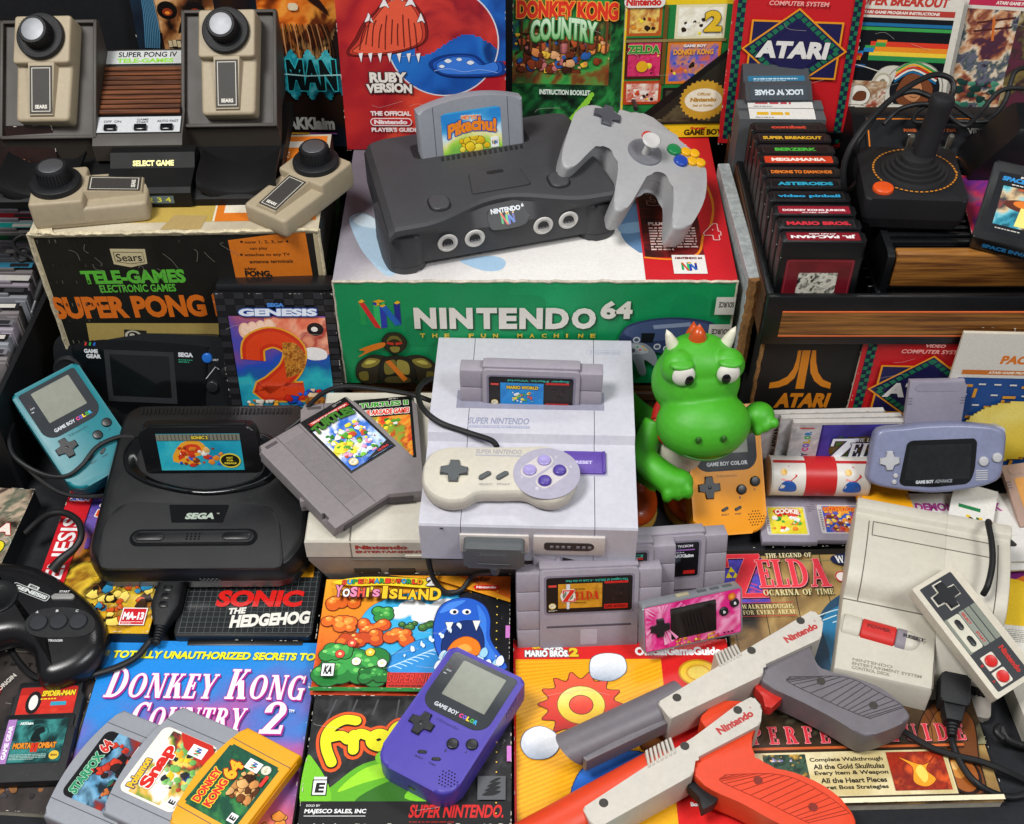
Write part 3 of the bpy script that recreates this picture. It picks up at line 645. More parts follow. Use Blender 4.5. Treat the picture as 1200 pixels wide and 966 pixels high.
def art_ocarina():
    a = Art(211, 281, '#4a3a26')
    a.paint(0, 0, 211, 281, ['#1e1710', '#4e3a22', '#8a6a3c', '#b99a5e', '#5e4426', '#2a2015'], 3.2, 14, 70, con=2.0)
    for i in range(7): a.line([(10+i*32, 281), (6+i*33, 180), (14+i*31, 62)], .8, '#241a10', 4)
    a.rect(0, 274, 211, 7, '#211c16'); a.rect(0, 266, 211, 1, '#8f8760')
    a.poly(smooth([(70, 150), (92, 200), (118, 224), (150, 232), (211, 236), (211, 90), (120, 90)], 5), '#1c4a6a')
    for k, (c, r_) in enumerate((('#1f7fb0', 66), ('#3fa6cc', 50), ('#8fd0e4', 34))): a.poly(smooth([(150+r_*math.cos(v*.6283)*(1+.12*math.sin(v*2.2)), 160+r_*.9*math.sin(v*.6283)) for v in range(10)], 5), c)
    for k in range(9): a.line([(84+k*9, 196-k*3), (118+k*8, 206-k*4), (150+k*7, 190-k*6)], 1.1, '#d8f0f6', 5)
    a.bush(138, 196, 46, 26, ['#2a8a3a', '#46aa48', '#86cc66'], 5, 16); a.shape([(108, 150), (120, 172), (150, 178), (176, 160), (166, 130), (128, 126)], '#2c8a3c', '#123a1a', .8); a.shape([(118, 140), (134, 158), (160, 152), (158, 132), (136, 128)], '#e0c890', '#5a3a1a', .7); a.shape([(96, 118), (120, 136), (150, 124), (140, 104), (104, 104)], '#2458a8', '#0c2450', .8); a.shape([(150, 110), (176, 128), (200, 116), (196, 98), (160, 96)], '#e8e2cc', '#4a4030', .7)
    a.paint(2, 214, 44, 56, ['#2f2f8c', '#5a4fc0', '#3a3a9e', '#c8447a'], 3, 5, 24)
    for dx, dy in ((6, 246), (13, 246), (9.5, 253)): a.poly([(dx, dy), (dx+7, dy), (dx+3.5, dy+7)], '#f0d81c')
    a.line([(10, 232), (22, 240), (36, 236)], 1.4, '#c8447a', 4); a.line([(12, 226), (26, 234), (40, 228)], 1.4, '#c8447a', 4)
    kw = dict(shadow='#2a0f12', sd=(1.2, -1.6))
    serif(a, 'Z', 3, 221, 42, 54, '#d8303c', out='#f08a92', ow=.6, **kw); serif(a, 'ELDA', 38, 232, 72, 35, '#e23a48', out='#f7a6ab', ow=.6, gap=.02, **kw)
    serif(a, 'THE LEGEND OF', 50, 269, 47, 5.6, '#e8dcae', shadow='#15100a', sd=(.5, -.5)); serif(a, 'OCARINA OF TIME', 40, 222, 70, 7, '#dccf97', shadow='#15100a', sd=(.6, -.6))
    a.line([(14, 213.5), (68, 213.5)], .8, '#b8302a'); a.line([(14, 197.5), (68, 197.5)], .8, '#b8302a')
    serif(a, 'WALKTHROUGHS', 16, 206.5, 51, 5, '#d8c88c'); serif(a, 'FOR EVERY AREA!', 16, 199.5, 51, 5, '#d8c88c')
    a.ell(128, 265, 13, 7, '#16244e'); serif(a, 'W', 120, 260.5, 9, 9, '#f2f2f2'); a.ell(122, 243, 7, 6, '#f2e8e4'); a.ring(122, 243, 6.8, 5.4, '#c43a38')
    a.paint(0, 54, 211, 46, ['#1b140d', '#2c2114', '#4a3620', '#20180f', '#c8c49a', '#2a1f14'], 3.4, 60, 56, con=1.7)
    a.shape([(150, 60), (168, 92), (192, 98), (206, 78), (200, 40), (196, 8), (172, 10), (160, 36)], '#6a3a18', '#1c0e06', 1.1); a.shape([(160, 62), (176, 88), (190, 84), (186, 60), (174, 50)], '#8a5424', '#2a1408', .8)
    a.ell(183, 24, 14, 19, '#24110a'); a.ell(182, 25, 12.4, 17, '#9a5420'); a.ell(178, 30, 7, 9, '#c98438'); a.ell(176, 33, 3, 4, '#e8b468')
    for k in range(5): a.line([(162+k*7, 92), (166+k*6, 76), (164+k*7, 58)], .6, '#2a1408', 3)
    serif(a, 'PERFECT GUIDE', 2, 58, 192, 17, '#d8303e', out='#f0a0a2', ow=.5, shadow='#1a0c0a', sd=(1.2, -1.2), gap=.46)
    a.rect(0, 50.5, 190, 6, '#3a2415'); a.rect(0, 52, 190, 2.4, '#c9602a')
    a.rect(0, 5, 173, 45, '#3a2a16'); a.rect(0, 6.4, 172, 42.6, '#dccfa2'); a.paint(1, 7, 170, 41.6, ['#d6c693', '#e6dab0', '#c9b67e', '#e2d4a4'], 4, 17, 40); a.rect(0, 0, 211, 4.6, '#e9dfbd')
    for t_, x_, y_, w_ in (('Complete Walkthrough', 49, 38.4, 65), ('All the Gold Skulltulas', 51, 32, 63), ('Every Item & Weapon', 51, 25.4, 65), ('All the Heart Pieces', 55, 18.6, 58), ('Secret Boss Strategies', 49, 11.6, 64)): a.text(t_, x_, y_, w_, 5, '#1c140a', .03)
    a.paint(8, 16, 38, 31, ['#0d1510', '#1e3a2a', '#3d5a46', '#122018', '#c9a040'], 7, 71, 34, con=1.8); a.blobs(11, 40, 32, 5, ['#c8c0d8', '#7a78a0', '#d0a048'], 14, .8, 2, 7)
    a.paint(118, 10, 50, 37, ['#5e120a', '#a82c10', '#7a1a0c', '#d8521a'], 5, 72, 34); a.shape([(128, 42), (138, 32), (136, 18), (146, 13), (156, 20), (150, 30), (160, 42), (148, 34)], '#f39a1e', '#7a1c08', .6); a.poly(smooth([(140, 28), (146, 34), (150, 24), (145, 17)], 4), '#f8d05a')
    return a
book('guide_book', 'thick brown adventure guide with red serif title under the grey light gun', 'book', (317, 650, 0), (0, 0, 1.5), 211, 281, 10, art_ocarina(), group='strategy guides lying at the front')
# ---------------------------------------------------------------- handhelds of the upright kind
def plus(c, L, w, m, z0, z1, bev=.8):
    x, y = c; h = w/2; l = L/2
    m.prism([(x-h, y-l), (x+h, y-l), (x+h, y-h), (x+l, y-h), (x+l, y+h), (x+h, y+h), (x+h, y+l), (x-h, y+l), (x-h, y+h), (x-l, y+h), (x-l, y-h), (x-h, y-h)], z0, z1, bev, 1)
lens_mat = plastic('screen lens', '#33373b', .12, 20, .01, .04, .5, coat=.4)
lcd_mat = plastic('switched-off screen', '#888b7f', .16, 60, .02, .05, .5)
lcdk_mat = plastic('dark switched-off screen', '#101112', .08, 20, .01, .1, .5, coat=.4)
def upright_handheld(label, col, matname, loc, rot, s=1, pocket=False):
    t = thing('handheld_console', label, 'handheld game', loc, rot, s, 'upright colour handhelds')
    shell = plastic(matname, col, .38, 160, .08, .03, .5)
    W, H = 78, 133
    out = rr(W, H, [17, 17, 5, 5], 0, 0, 8)
    m = M(); m.prism(out, 13, 27, 3.2, 3); m.prism(rr(W, H, [17, 17, 5, 5], 0, 0, 8), 0, 12.4, 0, bot=3); m.prism(rr(W-1.4, H-1.4, [16, 16, 4, 4], 0, 0, 8), 12.2, 13.2)
    for k in range(5): m.box((W/2+.1, 30+k*4.2, 20), (.9, 2, 8), .3, 1); m.box((-W/2-.1, 30+k*4.2, 20), (.9, 2, 8), .3, 1)
    m.build('shell', shell, t)
    M().prism(rr(66, 63, [14, 14, 3, 3], 0, 30.5, 7), 26.5, 27.5, .4, 1).build('screen_lens', lens_mat, t)
    M().prism(rr(44, 40, .8, 1.5, 37), 27.3, 27.75, .2, 1).build('screen', lcd_mat, t)
    a = Art(66, 63)
    a.text('GAME BOY', 12, 5.4, 24, 4.2, '#cfd3d8', .03)
    for i, (ch, c) in enumerate(zip('COLOR' if not pocket else 'COLOR', ['#e23a8a', '#7a5ad8', '#f0d02a', '#3fb84a', '#2fa8d8'] if not pocket else ['#cfd3d8']*5)): a.text(ch, 37.5+i*3.7, 5.4, 3.3, 4.2, c, .05)
    for i in range(3): a.line([(3.6+i*1.7, 41), (4.6+i*1.7, 43)], .7, '#b9bdc2')
    a.small(2.6, 37, 7, 2, 1, '#b9bdc2', 3); a.ell(5, 46, .9, .9, '#5a1414', 10)
    a.build('lens_lettering', t, (-33, -1, 27.5), mat=label_mat)
    m = M(); plus((-20, -17), 23, 7.6, m, 25.5, 29.4); m.ball((-20, -17, 28.2), (3, 3, 1.6)); m.build('direction_pad', btnk, t)
    for x, y in ((14, -21), (29, -13.5)): M().cyl((x, y, 25.5), 5.3, 4, 1.2).build('button', btnk, t)
    for x, y in ((-5, -40), (9, -40)): M().prism([(p[0]+x, p[1]+y) for p in [(q[0]*.906-q[1]*.42, q[0]*.42+q[1]*.906) for q in rr(8, 3, 1.4)]], 26, 28, .6, 1).build('pill_button', btnk, t)
    m = M()
    pts = [(20+i*2.9+(j % 2)*1.4, -58+j*2.8) for j in range(6) for i in range(6) if (i-2.3)**2+(j-2.5)**2 < 9]
    dots(m, pts, .75, 26.95, 27.06, 8); m.build('speaker_holes', gloss, t)
    a = Art(78, 133); a.text('B', 50, 36, 2, 2.6, '#20222a', .02); a.text('A', 66, 43.5, 2, 2.6, '#20222a', .02); a.text('SELECT', 30, 20, 8, 1.8, '#20222a', .02); a.text('START', 44, 20, 7, 1.8, '#20222a', .02)
    a.text('Nintendo', 28, 59, 22, 3, '#%02x%02x%02x' % tuple(int(x*200) for x in [int(col[i:i+2], 16)/255 for i in (1, 3, 5)]), .02)
    a.build('shell_lettering', t, (-39, -66.5, 27.02), mat=label_mat)
    M().box((0, -66.2, 12), (7, 1.4, 4), .5, 1).build('jack_socket', gloss, t)
    return t
upright_handheld('purple handheld lying across the two game boxes at the front', '#4b40a2', 'purple shell', (-53, 568, 26.5), (0, 0, -29.1), .995)
teal = upright_handheld('teal handheld propped beside the black curved console', '#00737e', 'teal shell', (-459, 901, 64), (24.4, -5.3, 40.7), .965)
upright_handheld('yellow handheld leaning behind the green toy figure', '#ee9a04', 'yellow shell', (216, 864, 50), (42, 5, 5.0), 1.0, True)
# ---------------------------------------------------------------- blocky cartridges with an arched edge
def arched(w=116, ys=27, yb=-37, yt=37, n=16):
    ex = 14
    pts = [(-w/2, yb), (w/2, yb), (w/2, ys)]
    for i in range(1, n): 
        x = w/2-w*i/n; k = (2*x/w); pts.append((x, ys+(yt-ys)*(1-k*k)))
    return pts+[(-w/2, ys)]
def block_cart(name, label, loc, rot, mat, art, s=1, group=None):
    t = thing('game_cartridge', label, 'cartridge', loc, rot, s, group)
    m = M(); m.prism(arched(), 1, 17.5, 2.6, 3, 1.2)
    m.prism([(-50, -37.6), (50, -37.6), (50, -36), (-50, -36)], 4, 14)
    m.build('shell', mat, t)
    for sx in (-1, 1): M().prism([(sx*41-.4, -36.4), (sx*41+.4, -36.4), (sx*41+.4, 31.6), (sx*41-.4, 31.6)], 17.2, 17.56).build('parting_groove', plastic('groove grey', '#4b4d52', .7), t)
    art.build('label', t, (-art.w/2, -29, 17.55), mat=label_mat)
    return t
def lab(w, h, r, bgc): 
    a = Art(w, h); a.poly(rr(w, h, r, w/2, h/2), bgc); return a
def inlab(a, r, k=1.5): return lambda x, y: (k < x < a.w-k) and (k < y < a.h-k) and not any((x-cx)**2+(y-cy)**2 > r*r and ((x < r) if cx == r else (x > a.w-r)) and ((y < r) if cy == r else (y > a.h-r)) for cx in (r, a.w-r) for cy in (r, a.h-r))
a = lab(70, 56, 7, '#16161a'); a.paint(0, 0, 70, 44, ['#1a2a34', '#5f9ac0', '#7fb2d0', '#2c4a60', '#8a2a20', '#b03424'], 3, 5, 34, con=2.2, mask=inlab(a, 7, .6))
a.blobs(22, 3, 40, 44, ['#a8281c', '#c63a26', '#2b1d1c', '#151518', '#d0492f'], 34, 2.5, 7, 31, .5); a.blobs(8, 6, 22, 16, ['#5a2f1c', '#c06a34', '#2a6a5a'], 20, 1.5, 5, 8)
a.text('STARFOX', 4, 42, 42, 9, '#2f8a62', .05, .1, out='#a8d6b8', ow=.5); a.text('64', 48, 41, 11, 11, '#c8322a', .05, .1, out='#f0e0d8', ow=.6); a.rect(54, 5, 11, 14, '#f2f2f0'); n64_mark(a, 56, 9, 7)
for _ in (0,): pass
st = block_cart('c', 'leftmost grey arched cartridge with a dark blue and red label', (-349, 531, 11), (0, 2, 67.5), n64g, a, .975, 'arched cartridges fanned out at the front')
a = lab(70, 58, 7, '#efe9dc'); a.paint(0, 0, 70, 48, ['#f2ecdf', '#f4efe4', '#e8b44a', '#7a9a3f', '#31322f', '#c23a2c', '#f0d060'], 3.2, 9, 34, con=2.3, mask=inlab(a, 7, 1.2))
a.blobs(18, 4, 46, 30, ['#f0c52e', '#2b2c30', '#3b4a8a', '#6fae58', '#b4472c', '#8fc27a', '#e8a82a'], 60, 2, 5.5, 6, .4); a.poly([(48, .6), (63, .6), (69.4, 7), (69.4, 40), (58, 30)], '#c52c22')
a.text('Pokemon', 6, 45, 30, 8, '#e8bf2a', .06, 0, out='#2c2a6a', ow=.7, rot=4); a.text('Snap', 11, 29, 44, 15, '#d3281f', .1, 0, out='#f7f3ea', ow=.9, rot=4); a.rect(53, 8, 11, 15, '#f2f2f0'); n64_mark(a, 55, 12, 7); a.rect(4, 3, 9, 8, '#f4f4f4'); a.text('E', 6.4, 4, 4, 6, '#222222', .05)
block_cart('c', 'grey arched cartridge with a white label, between the grey and the yellow one', (-296, 530, 17), (0, 2.5, 66), n64g, a, .985, 'arched cartridges fanned out at the front')
a = lab(72, 58, 7, '#1f4a38'); a.paint(0, 0, 72, 58, ['#173a2c', '#235a42', '#1c4a38', '#3f8a4a', '#174030'], 4, 12, 30, con=1.8, mask=inlab(a, 7, .8))
a.blobs(24, 3, 34, 26, ['#5a3016', '#77421f', '#3c1f0e', '#c98a4c', '#e0aa6a'], 40, 2.5, 7, 9, .35)
a.text('DONKEY', 6, 44, 38, 8.5, '#d8342a', .06, 0, out='#f0d03a', ow=.8, rot=3); a.text('KONG', 7, 32, 30, 8.5, '#d8342a', .06, 0, out='#f0d03a', ow=.8, rot=3); a.text('64', 39, 31, 19, 15, '#f0b52a', .06, 0, out='#a8281c', ow=1)
a.rect(56, 16, 11, 15, '#f2f2f0'); n64_mark(a, 58, 20, 7); seal(a, 63, 10, 5.2, '#d8d4c4'); a.rect(46, 3, 13, 3.6, '#d83a30', 1.6); a.rect(4, 3, 9, 8, '#f4f4f4'); a.text('E', 6.4, 4, 4, 6, '#222222', .05)
yellow_cart = plastic('yellow cartridge shell', '#e8a10c', .42, 220, .15, .03, .5)
block_cart('c', 'bright yellow arched cartridge with a dark green label', (-239, 514, 19), (0, 3, 61.5), yellow_cart, a, .91, 'arched cartridges fanned out at the front')
# ---------------------------------------------------------------- wide lilac grey cartridges
def winged(label, loc, rot, art, s=1, group=None, cutoff=0):
    """stands on y = 0; label towards +z"""
    t = thing('game_cartridge', label, 'cartridge', loc, rot, s, group)
    m = M()
    m.prism(rr(92, 87, [1, 1, 4, 4], 0, 43.5), -9.5, 9.5, 1.6, 2); m.box((0, 88, 0), (92, 3, 13), 1.2)
    for sx in (-1, 1):
        for k in range(4): m.box((sx*56.5, 10.8+k*21.2, -.5), (22, 20.6, 17), 1.3)
        m.box((sx*56, 42, -1), (21, 82, 15.4))
    m.build('shell', cartg, t)
    M().box((0, 25, 8.9), (80, 2.6, 2), .8).build('slot_lip', plastic('slot shade', '#4a4550', .6), t)
    M().box((0, 12, 9.4), (16, 17, .5), .2, 1).build('grip_patch', plastic('patch grey', '#aaa5b2', .6), t)
    M().prism(rr(84, 43, 3, 0, 60.5), 9.2, 9.75, .2, 1).build('label_frame', plastic('label frame', '#7e7888', .5), t)
    art.build('label', t, (-40, 41, 9.8), mat=label_mat)
    return t
def wide_label(title, cols, tl, seed, text=None, side='SUPER NINTENDO', tc='#d8342a'):
    a = lab(80, 39, 2.5, '#1d1613'); a.poly(rr(80, 7, [0, 0, 2.5, 2.5], 40, 35.5), '#151313')
    a.text(tl, 18, 33.6, 58, 3.2, '#2fae9a', .03, flip=True)
    a.paint(11, 5, 41, 27, cols, 3, seed, 26, con=1.8)
    a.rect(54, 5, 22, 27, '#241816'); a.rect(54, 31, 22, 2.4, '#c8241e'); a.rect(54, 3, 22, 5, '#c8241e'); a.text(side, 55, 3.9, 20, 3, '#2a0a08', .03); a.blobs(60, 12, 12, 14, ['#33221e', '#1a1210'], 14, 1, 3, 4)
    a.rect(2, 29, 7.5, 2.4, '#d8483c'); seal(a, 5.6, 8, 3.6); a.small(2, 2, 8, 2, 2, '#c9c2b0', 5)
    return a
a = wide_label('', ['#c98a1e', '#d89a2a', '#b87a18', '#e0a838'], 'The Legend of ZELDA : A Link to the Past', 3)
a.ell(20, 19, 7, 7, '#e8e4da'); a.ell(20, 19, 5, 5, '#7a8a6a'); a.poly([(19, 4.5), (21.4, 4.5), (22, 32), (18.4, 32)], '#d8dde2'); serif(a, 'Z', 14, 13, 13, 13, '#d8281c', out='#f4ece0', ow=.4); serif(a, 'ELDA', 27, 15, 22, 9, '#cf2a1c', gap=.02); a.small(26, 26, 20, 2, 1, '#5a3a10', 3); a.small(26, 11, 22, 2, 1, '#5a3a10', 4)
winged('lilac grey cartridge with a gold label standing in front of the striped-edge console', (73, 681, 6), (71, 0, 3), a, 1.01, 'wide grey cartridges standing in a row')
a = wide_label('', ['#1c8ad0', '#2a9ae0', '#4ab0e8', '#1a7ac0'], 'DONKEY', 8)
winged('lilac grey cartridge standing in the middle of the row, mostly hidden', (88, 703, 15), (73, 0, 4), a, 1.0, 'wide grey cartridges standing in a row')
a = lab(80, 39, 2.5, '#121115'); a.paint(3, 3, 60, 30, ['#0f1014', '#2a3038', '#4a545c', '#15161a', '#0c0c10'], 3, 19, 26, con=2); a.text('MORTAL KOMBAT II', 40, 33.6, 34, 2.8, '#e0dce8', .03, flip=True); a.rect(50, 30, 26, 1.2, '#a86ac0'); a.text('AKKlaim', 55, 22, 20, 4, '#e8e8ec', .06, .1); a.small(58, 27, 16, 2, 1, '#cfcbd6', 3); a.rect(66, 3, 11, 4, '#c8241e')
winged('lilac grey cartridge with a black label, last of the row beside the yellow handheld', (139, 722, 6), (74, 0, 5), a, 1.02, 'wide grey cartridges standing in a row')
# ---------------------------------------------------------------- low grey console under the lavender one
t = thing('game_console', 'low grey front loading console under the lavender console', 'game console', (-70, 840, 0))
m = M()
m.loft([[(-126, -100, 62), (128, -100, 62), (128, 101, 62), (-126, 101, 62)], [(-128, -102, 64), (128, -102, 64), (128, 101, 64), (-128, 101, 64)], [(-128, -102, 86), (128, -102, 86), (128, 101, 88), (-128, 101, 88)], [(-126.4, -100.4, 88), (127, -100.4, 88), (127, 100, 89), (-126.4, 100, 89)]])
m.build('upper_shell', cream, t)
m = M(); m.loft([[(-104, -82, 0), (112, -82, 0), (112, 96, 0), (-104, 96, 0)], [(-108, -90, 6), (116, -90, 6), (116, 98, 6), (-108, 98, 6)], [(-127, -101.4, 58), (127, -101.4, 58), (127, 100, 58), (-127, 100, 58)], [(-127, -101.4, 62.2), (127, -101.4, 62.2), (127, 100, 62.2), (-127, 100, 62.2)]])
m.build('lower_shell', plastic('taupe lower shell', '#8e867f', .5, 200, .12), t)
m = M(); m.box((-84.4, -102.1, 74), (.9, .5, 24)); m.box((-84.4, -30, 89.1), (.9, 144, .4)); m.box((20, -42, 89.2), (210, .9, .4)); m.box((-20, -102.1, 60), (130, .5, .8))
m.build('lid_seam', plastic('seam', '#6d675f', .8), t)
M().prism(rr(58, 3, 1), 0, 1, .3, 1, mat=tr(-4, -102, 66, 90)).build('lid_grip', plastic('grip cream', '#e2ddd0', .5), t)
a = Art(96, 14); a.text('Nintendo', 1, 7, 50, 6, '#a3252a', .06); a.text('ENTERTAINMENT SYSTEM', 1, 1.6, 94, 3.4, '#a3252a', .05)
a.build('lettering', t, (-81, -102.25, 69), (90, 0, 0), mat=label_mat)
for x in (-72, -38): M().box((x, -95.2, 37), (26, 6, 9), .8, 1).build('button', plastic('console button', '#2c2a2a' if x < -60 else '#b8b2aa', .5), t)
# ---------------------------------------------------------------- two thick cartridges on it
def thick_cart(label, loc, rot, art, s=1):
    t = thing('game_cartridge', label, 'cartridge', loc, rot, s, 'thick brown grey cartridges on the low console')
    m = M()
    m.prism([(-60, -66.5), (60, -66.5), (60, 55), (57, 55), (57, 66.5), (-57, 66.5), (-57, 60), (-60, 60), (-60, -44), (-56, -44), (-56, -53), (-60, -53)], 8, 17, .9, 2)
    m.prism([(-60, -64.5), (60, -64.5), (60, 55), (57, 55), (57, 66.5), (-57, 66.5), (-57, 60), (-60, 60)], 0, 7.4, 0, 1, .8); m.prism([(-59, -60), (59, -60), (59, 64), (-59, 64)], 7, 8.4)
    for k in range(44): m.box((-22, -47+k*2.32, 17.1), (25, 1.15, .8), .2, 1)
    m.build('shell', nesg, t)
    g = M(); g.box((-8, 0, 17), (.7, 131, .3)); g.box((-36, 0, 17), (.7, 131, .3)); g.box((0, -66, 7.6), (98, 2, 8)); g.box((-46, 60, 17), (14, 4, .5)); g.build('groove', plastic('groove brown', '#4e484a', .8), t)
    art.build('label', t, (-5, 66.5-art.h, 17.05), mat=label_mat)
    return t
a = Art(60, 88, '#131215'); a.paint(3, 3, 54, 66, ['#f4f6f8', '#bcd8f0', '#2f66c8', '#3c7ad8', '#f0f2f4', '#e8d84a'], 2.2, 23, 30, g=(0, .5), con=1.6)
a.blobs(6, 10, 46, 46, ['#4f9e2c', '#7cc43a', '#2e7a20', '#f0e03a', '#e8a0c0', '#f4f4f4', '#c84a2a', '#d8e8f4'], 110, 1.6, 5.5, 3, .5); a.ell(13, 32, 9, 7, '#f0e23a'); a.blobs(6, 24, 16, 12, ['#e0b42a', '#5a9e2c'], 12, 1, 4, 2)
a.poly([(20, 3), (57, 3), (57, 12)], '#131215'); a.text('ULTRA', 40, 4.6, 14, 2.6, '#d8302c', .05); seal(a, 11, 10, 5.4)
a.rect(5, 75, 51, 4.6, '#b8302c'); a.text('TEENAGE MUTANT NINJA', 7, 76, 47, 2.6, '#f0d8d0', .04); a.text('TURTLES', 3, 62, 52, 12, '#3f7a24', .08, out='#0f2a0c', ow=.7, warp=lambda u, v: (u, v+.35*math.sin(u*math.pi)-.1)); a.small(40, 82, 12, 3, 2, '#a8a4a0', 3)
thick_cart('thick brown grey cartridge lying diagonally on top, with a bright cartoon-green label', (-169, 823, 97), (6.5, 1.7, 43.1), a, .945)
a = Art(60, 88, '#141315'); a.paint(3, 3, 54, 58, ['#d8402a', '#f07a2a', '#f4b43a', '#c82a1e', '#6fae3a', '#e85a2c'], 4, 27, 28, con=2); a.blobs(4, 30, 46, 28, ['#5a9e2c', '#f0d83a', '#3a7a20', '#f4f0e8'], 36, 1.5, 4.5, 8)
a.text('TURTLES II', 6, 75, 50, 7, '#3f9a2c', .07, out='#f4f0e4', ow=.5); a.text('THE ARCADE GAME!', 6, 63, 50, 8, '#e03a28', .06, .1, out='#f8f4ea', ow=.7); a.small(36, 84, 20, 2.6, 1, '#c8c4bc', 3)
thick_cart('thick brown grey cartridge half covered, with an orange label', (-152, 845, 89.4), (0, 0, 6.6), a, 1.0)
# ---------------------------------------------------------------- lavender grey console
LO = (480, 380); LS = 3.22
t = thing('game_console', 'lavender grey console with a cartridge plugged in and a pad on top', 'game console', (19, 835, 150), (1.3, -.6, -2.2))
q = lambda pts, zl=0: Lp(t, Z(LO, LS, pts), zl)
m = M()
def slab(ys, x0, x1, zb=-60):
    m.loft([[(x, y, z) for y, z in ys]+[(x, ys[-1][0], zb), (x, ys[0][0], zb)] for x in (x0, x0+.8, x1-.8, x1)])
prof = [(-121, -28), (-120.5, -9), (-119, -7), (4, -6.5), (7, -5.8), (18, -.6), (21, 0), (118, 0), (120.5, -1), (121, -3)]
yA, yB = q([(460, 448)], -8)[0][1], q([(460, 404)], 0)[0][1]
prof = [(-121, -28), (-120.5, -12), (-119, -10), (yA-4, -9.5), (yA, -8.6), (yB-3, -.8), (yB, 0), (118, 0), (120.5, -1), (121, -3)]
slab(prof, -100, -62); slab(prof, -61.4, 60.6); slab(prof, 61.2, 100)
m.prism(rr(196, 236, [6, 6, 3, 3]), -58, -30, 1, 1, mat=None)
m.build('upper_shell', snesg, t)
m = M(); m.prism(rr(199, 240, [5, 5, 3, 3]), -61, -30, 1.5, 2, 2); m.build('lower_shell', plastic('grey lower shell', '#b3aeb9', .5, 200, .12), t)
for x0, x1 in ((-62, 2), (34, 61)): pass
m = M(); m.box((-31, -121.3, -34), (64, 3, 26), 1.2); m.box((38, -121.6, -34), (66, 3.6, 27), 1.2); m.build('port_panel', plastic('ivory port panel', '#cdc6c4', .5, 200, .1), t)
m = M(); m.prism(rr(46, 11, [3, 5.4, 5.4, 3], 38, -34), 0, .8, .2, 1, mat=tr(0, -123.2, 0, 90)); m.build('port_recess', plastic('port black', '#1a191c', .5), t)
m = M()
for k in range(7): m.box((22+k*5.3+(3 if k > 3 else 0), -124.2, -34), (3.4, 1.2, 3.6), .8, 1)
m.build('port_pin', plastic('port grey', '#6e6c72', .5), t)
(xs0, ys0), (xs1, ys1) = q([(575, 562), (740, 484)], -8); xm, ym, ww, hh = (xs0+xs1)/2, (ys0+ys1)/2, xs1-xs0, ys1-ys0
m = M(); m.prism(rr(ww+3, hh+3, 2, xm, ym), -11, -9.2, .5, 1); m.build('slider_track', plastic('slider recess', '#a9a9bd', .5), t)
m = M(); m.prism(rr(ww, hh, 2, xm, ym), -11, -7, 1.4, 2); m.box((xs1-2, ym, -6.6), (3, hh-1, 3), 1); m.build('reset_slider', plastic('violet slider', '#5b419c', .35, 100, .05), t)
M().prism(rr(ww, hh, 2, -xm-2, ym), -11, -7, 1.4, 2).build('power_slider', plastic('violet slider', '#5b419c'), t)
a = Art(20, 8); a.text('RESET', 1, 1.5, 16, 4, '#c9c0e6', .04); a.build('slider_lettering', t, (xm-9, ym-4, -6.9), mat=label_mat)
a = Art(60, 16); a.text('SUPER NINTENDO', 0, 6, 59, 8.5, '#8f93ab', .02, .12); a.rect(0, 1, 60, 3.2, '#9a9db3'); a.text('ENTERTAINMENT SYSTEM', 1, 1.6, 58, 2, '#c3c4d4', .02)
a.build('lettering', t, (*q([(218, 392)], .1)[0], .12), mat=label_mat)
a = Art(40, 8); a.line([(3, .6), (36, .6)], .5, '#a8a9bc'); a.line([(3, 6), (36, 6)], .5, '#a8a9bc'); a.ring(3.2, 3.3, 2.9, 2.5, '#a8a9bc', 16); a.text('Nintendo', 5, 1.5, 30, 3.6, '#a8a9bc', .0); a.build('raised_logo', t, (*q([(664, 114)], .1)[0], .08), mat=label_mat)
m = M(); m.box((-2, q([(460, 318)])[0][1]+11, -.2), (146, 25, .7), .3, 1); m.build('cartridge_slot', plastic('slot lavender', '#8b8a9c', .6), t)
m = M(); m.ball((72, 2, -6.4), (2, 1.2, .5), u=10, v=6); m.box((-79, -121.4, -14), (3, .6, 1.2)); m.build('led', plastic('dark led', '#3a2a30', .4), t)
# the cartridge in it and the pad on it
a = wide_label('', ['#1f86d2', '#2a93dc', '#1c7cc8'], 'Super Mario World', 8); a.text('MARIO WORLD', 17, 25, 30, 4, '#f0c53a', .08, out='#2a3a1a', ow=.3); a.blobs(22, 8, 20, 14, ['#e8e8e4', '#4aa84a', '#d84a2a', '#f0d84a'], 26, 1, 3.2, 6)
w_ = Vector((19, 835, 150))
cpos = pm(t) @ Vector((-2, q([(460, 318)])[0][1]+11, -49))
winged('lilac grey cartridge with a sky blue label plugged into the lavender console', cpos, (86, -.6, -2.2), a, 1.03)
tc_ = thing('game_pad', 'ivory pad with four violet buttons lying on the lavender console', 'game pad', pm(t) @ Vector((-27, -34, -10)), (1.3, -.6, -2.2))
qc = lambda pts, zl=20: Lp(tc_, Z(LO, LS, pts), zl)
o = qc([(46, 565), (56, 515), (90, 476), (150, 458), (250, 457), (400, 457), (512, 455), (590, 480), (630, 535), (632, 590), (598, 640), (545, 664), (485, 656), (430, 632), (340, 632), (258, 634), (205, 660), (140, 664), (82, 640), (52, 605)])
o = smooth(o, 5)
m = M(); m.pillow(o, [(10.6, .2), (15, 0), (17.6, .7), (19.3, 2.2), (20, 4.6)]); m.build('upper_shell', plastic('ivory pad', '#c6c1b6', .45, 200, .1, .05, .4, dust=.06), tc_)
m = M(); m.pillow(o, [(1, 6), (1.8, 3.6), (4.4, 1.2), (8, .3), (10.2, .2)]); m.build('lower_shell', plastic('ivory underside', '#bdb5a9', .5, 200, .1), tc_)
cc = qc([(517, 563)])[0]; dc = qc([(168, 557)])[0]
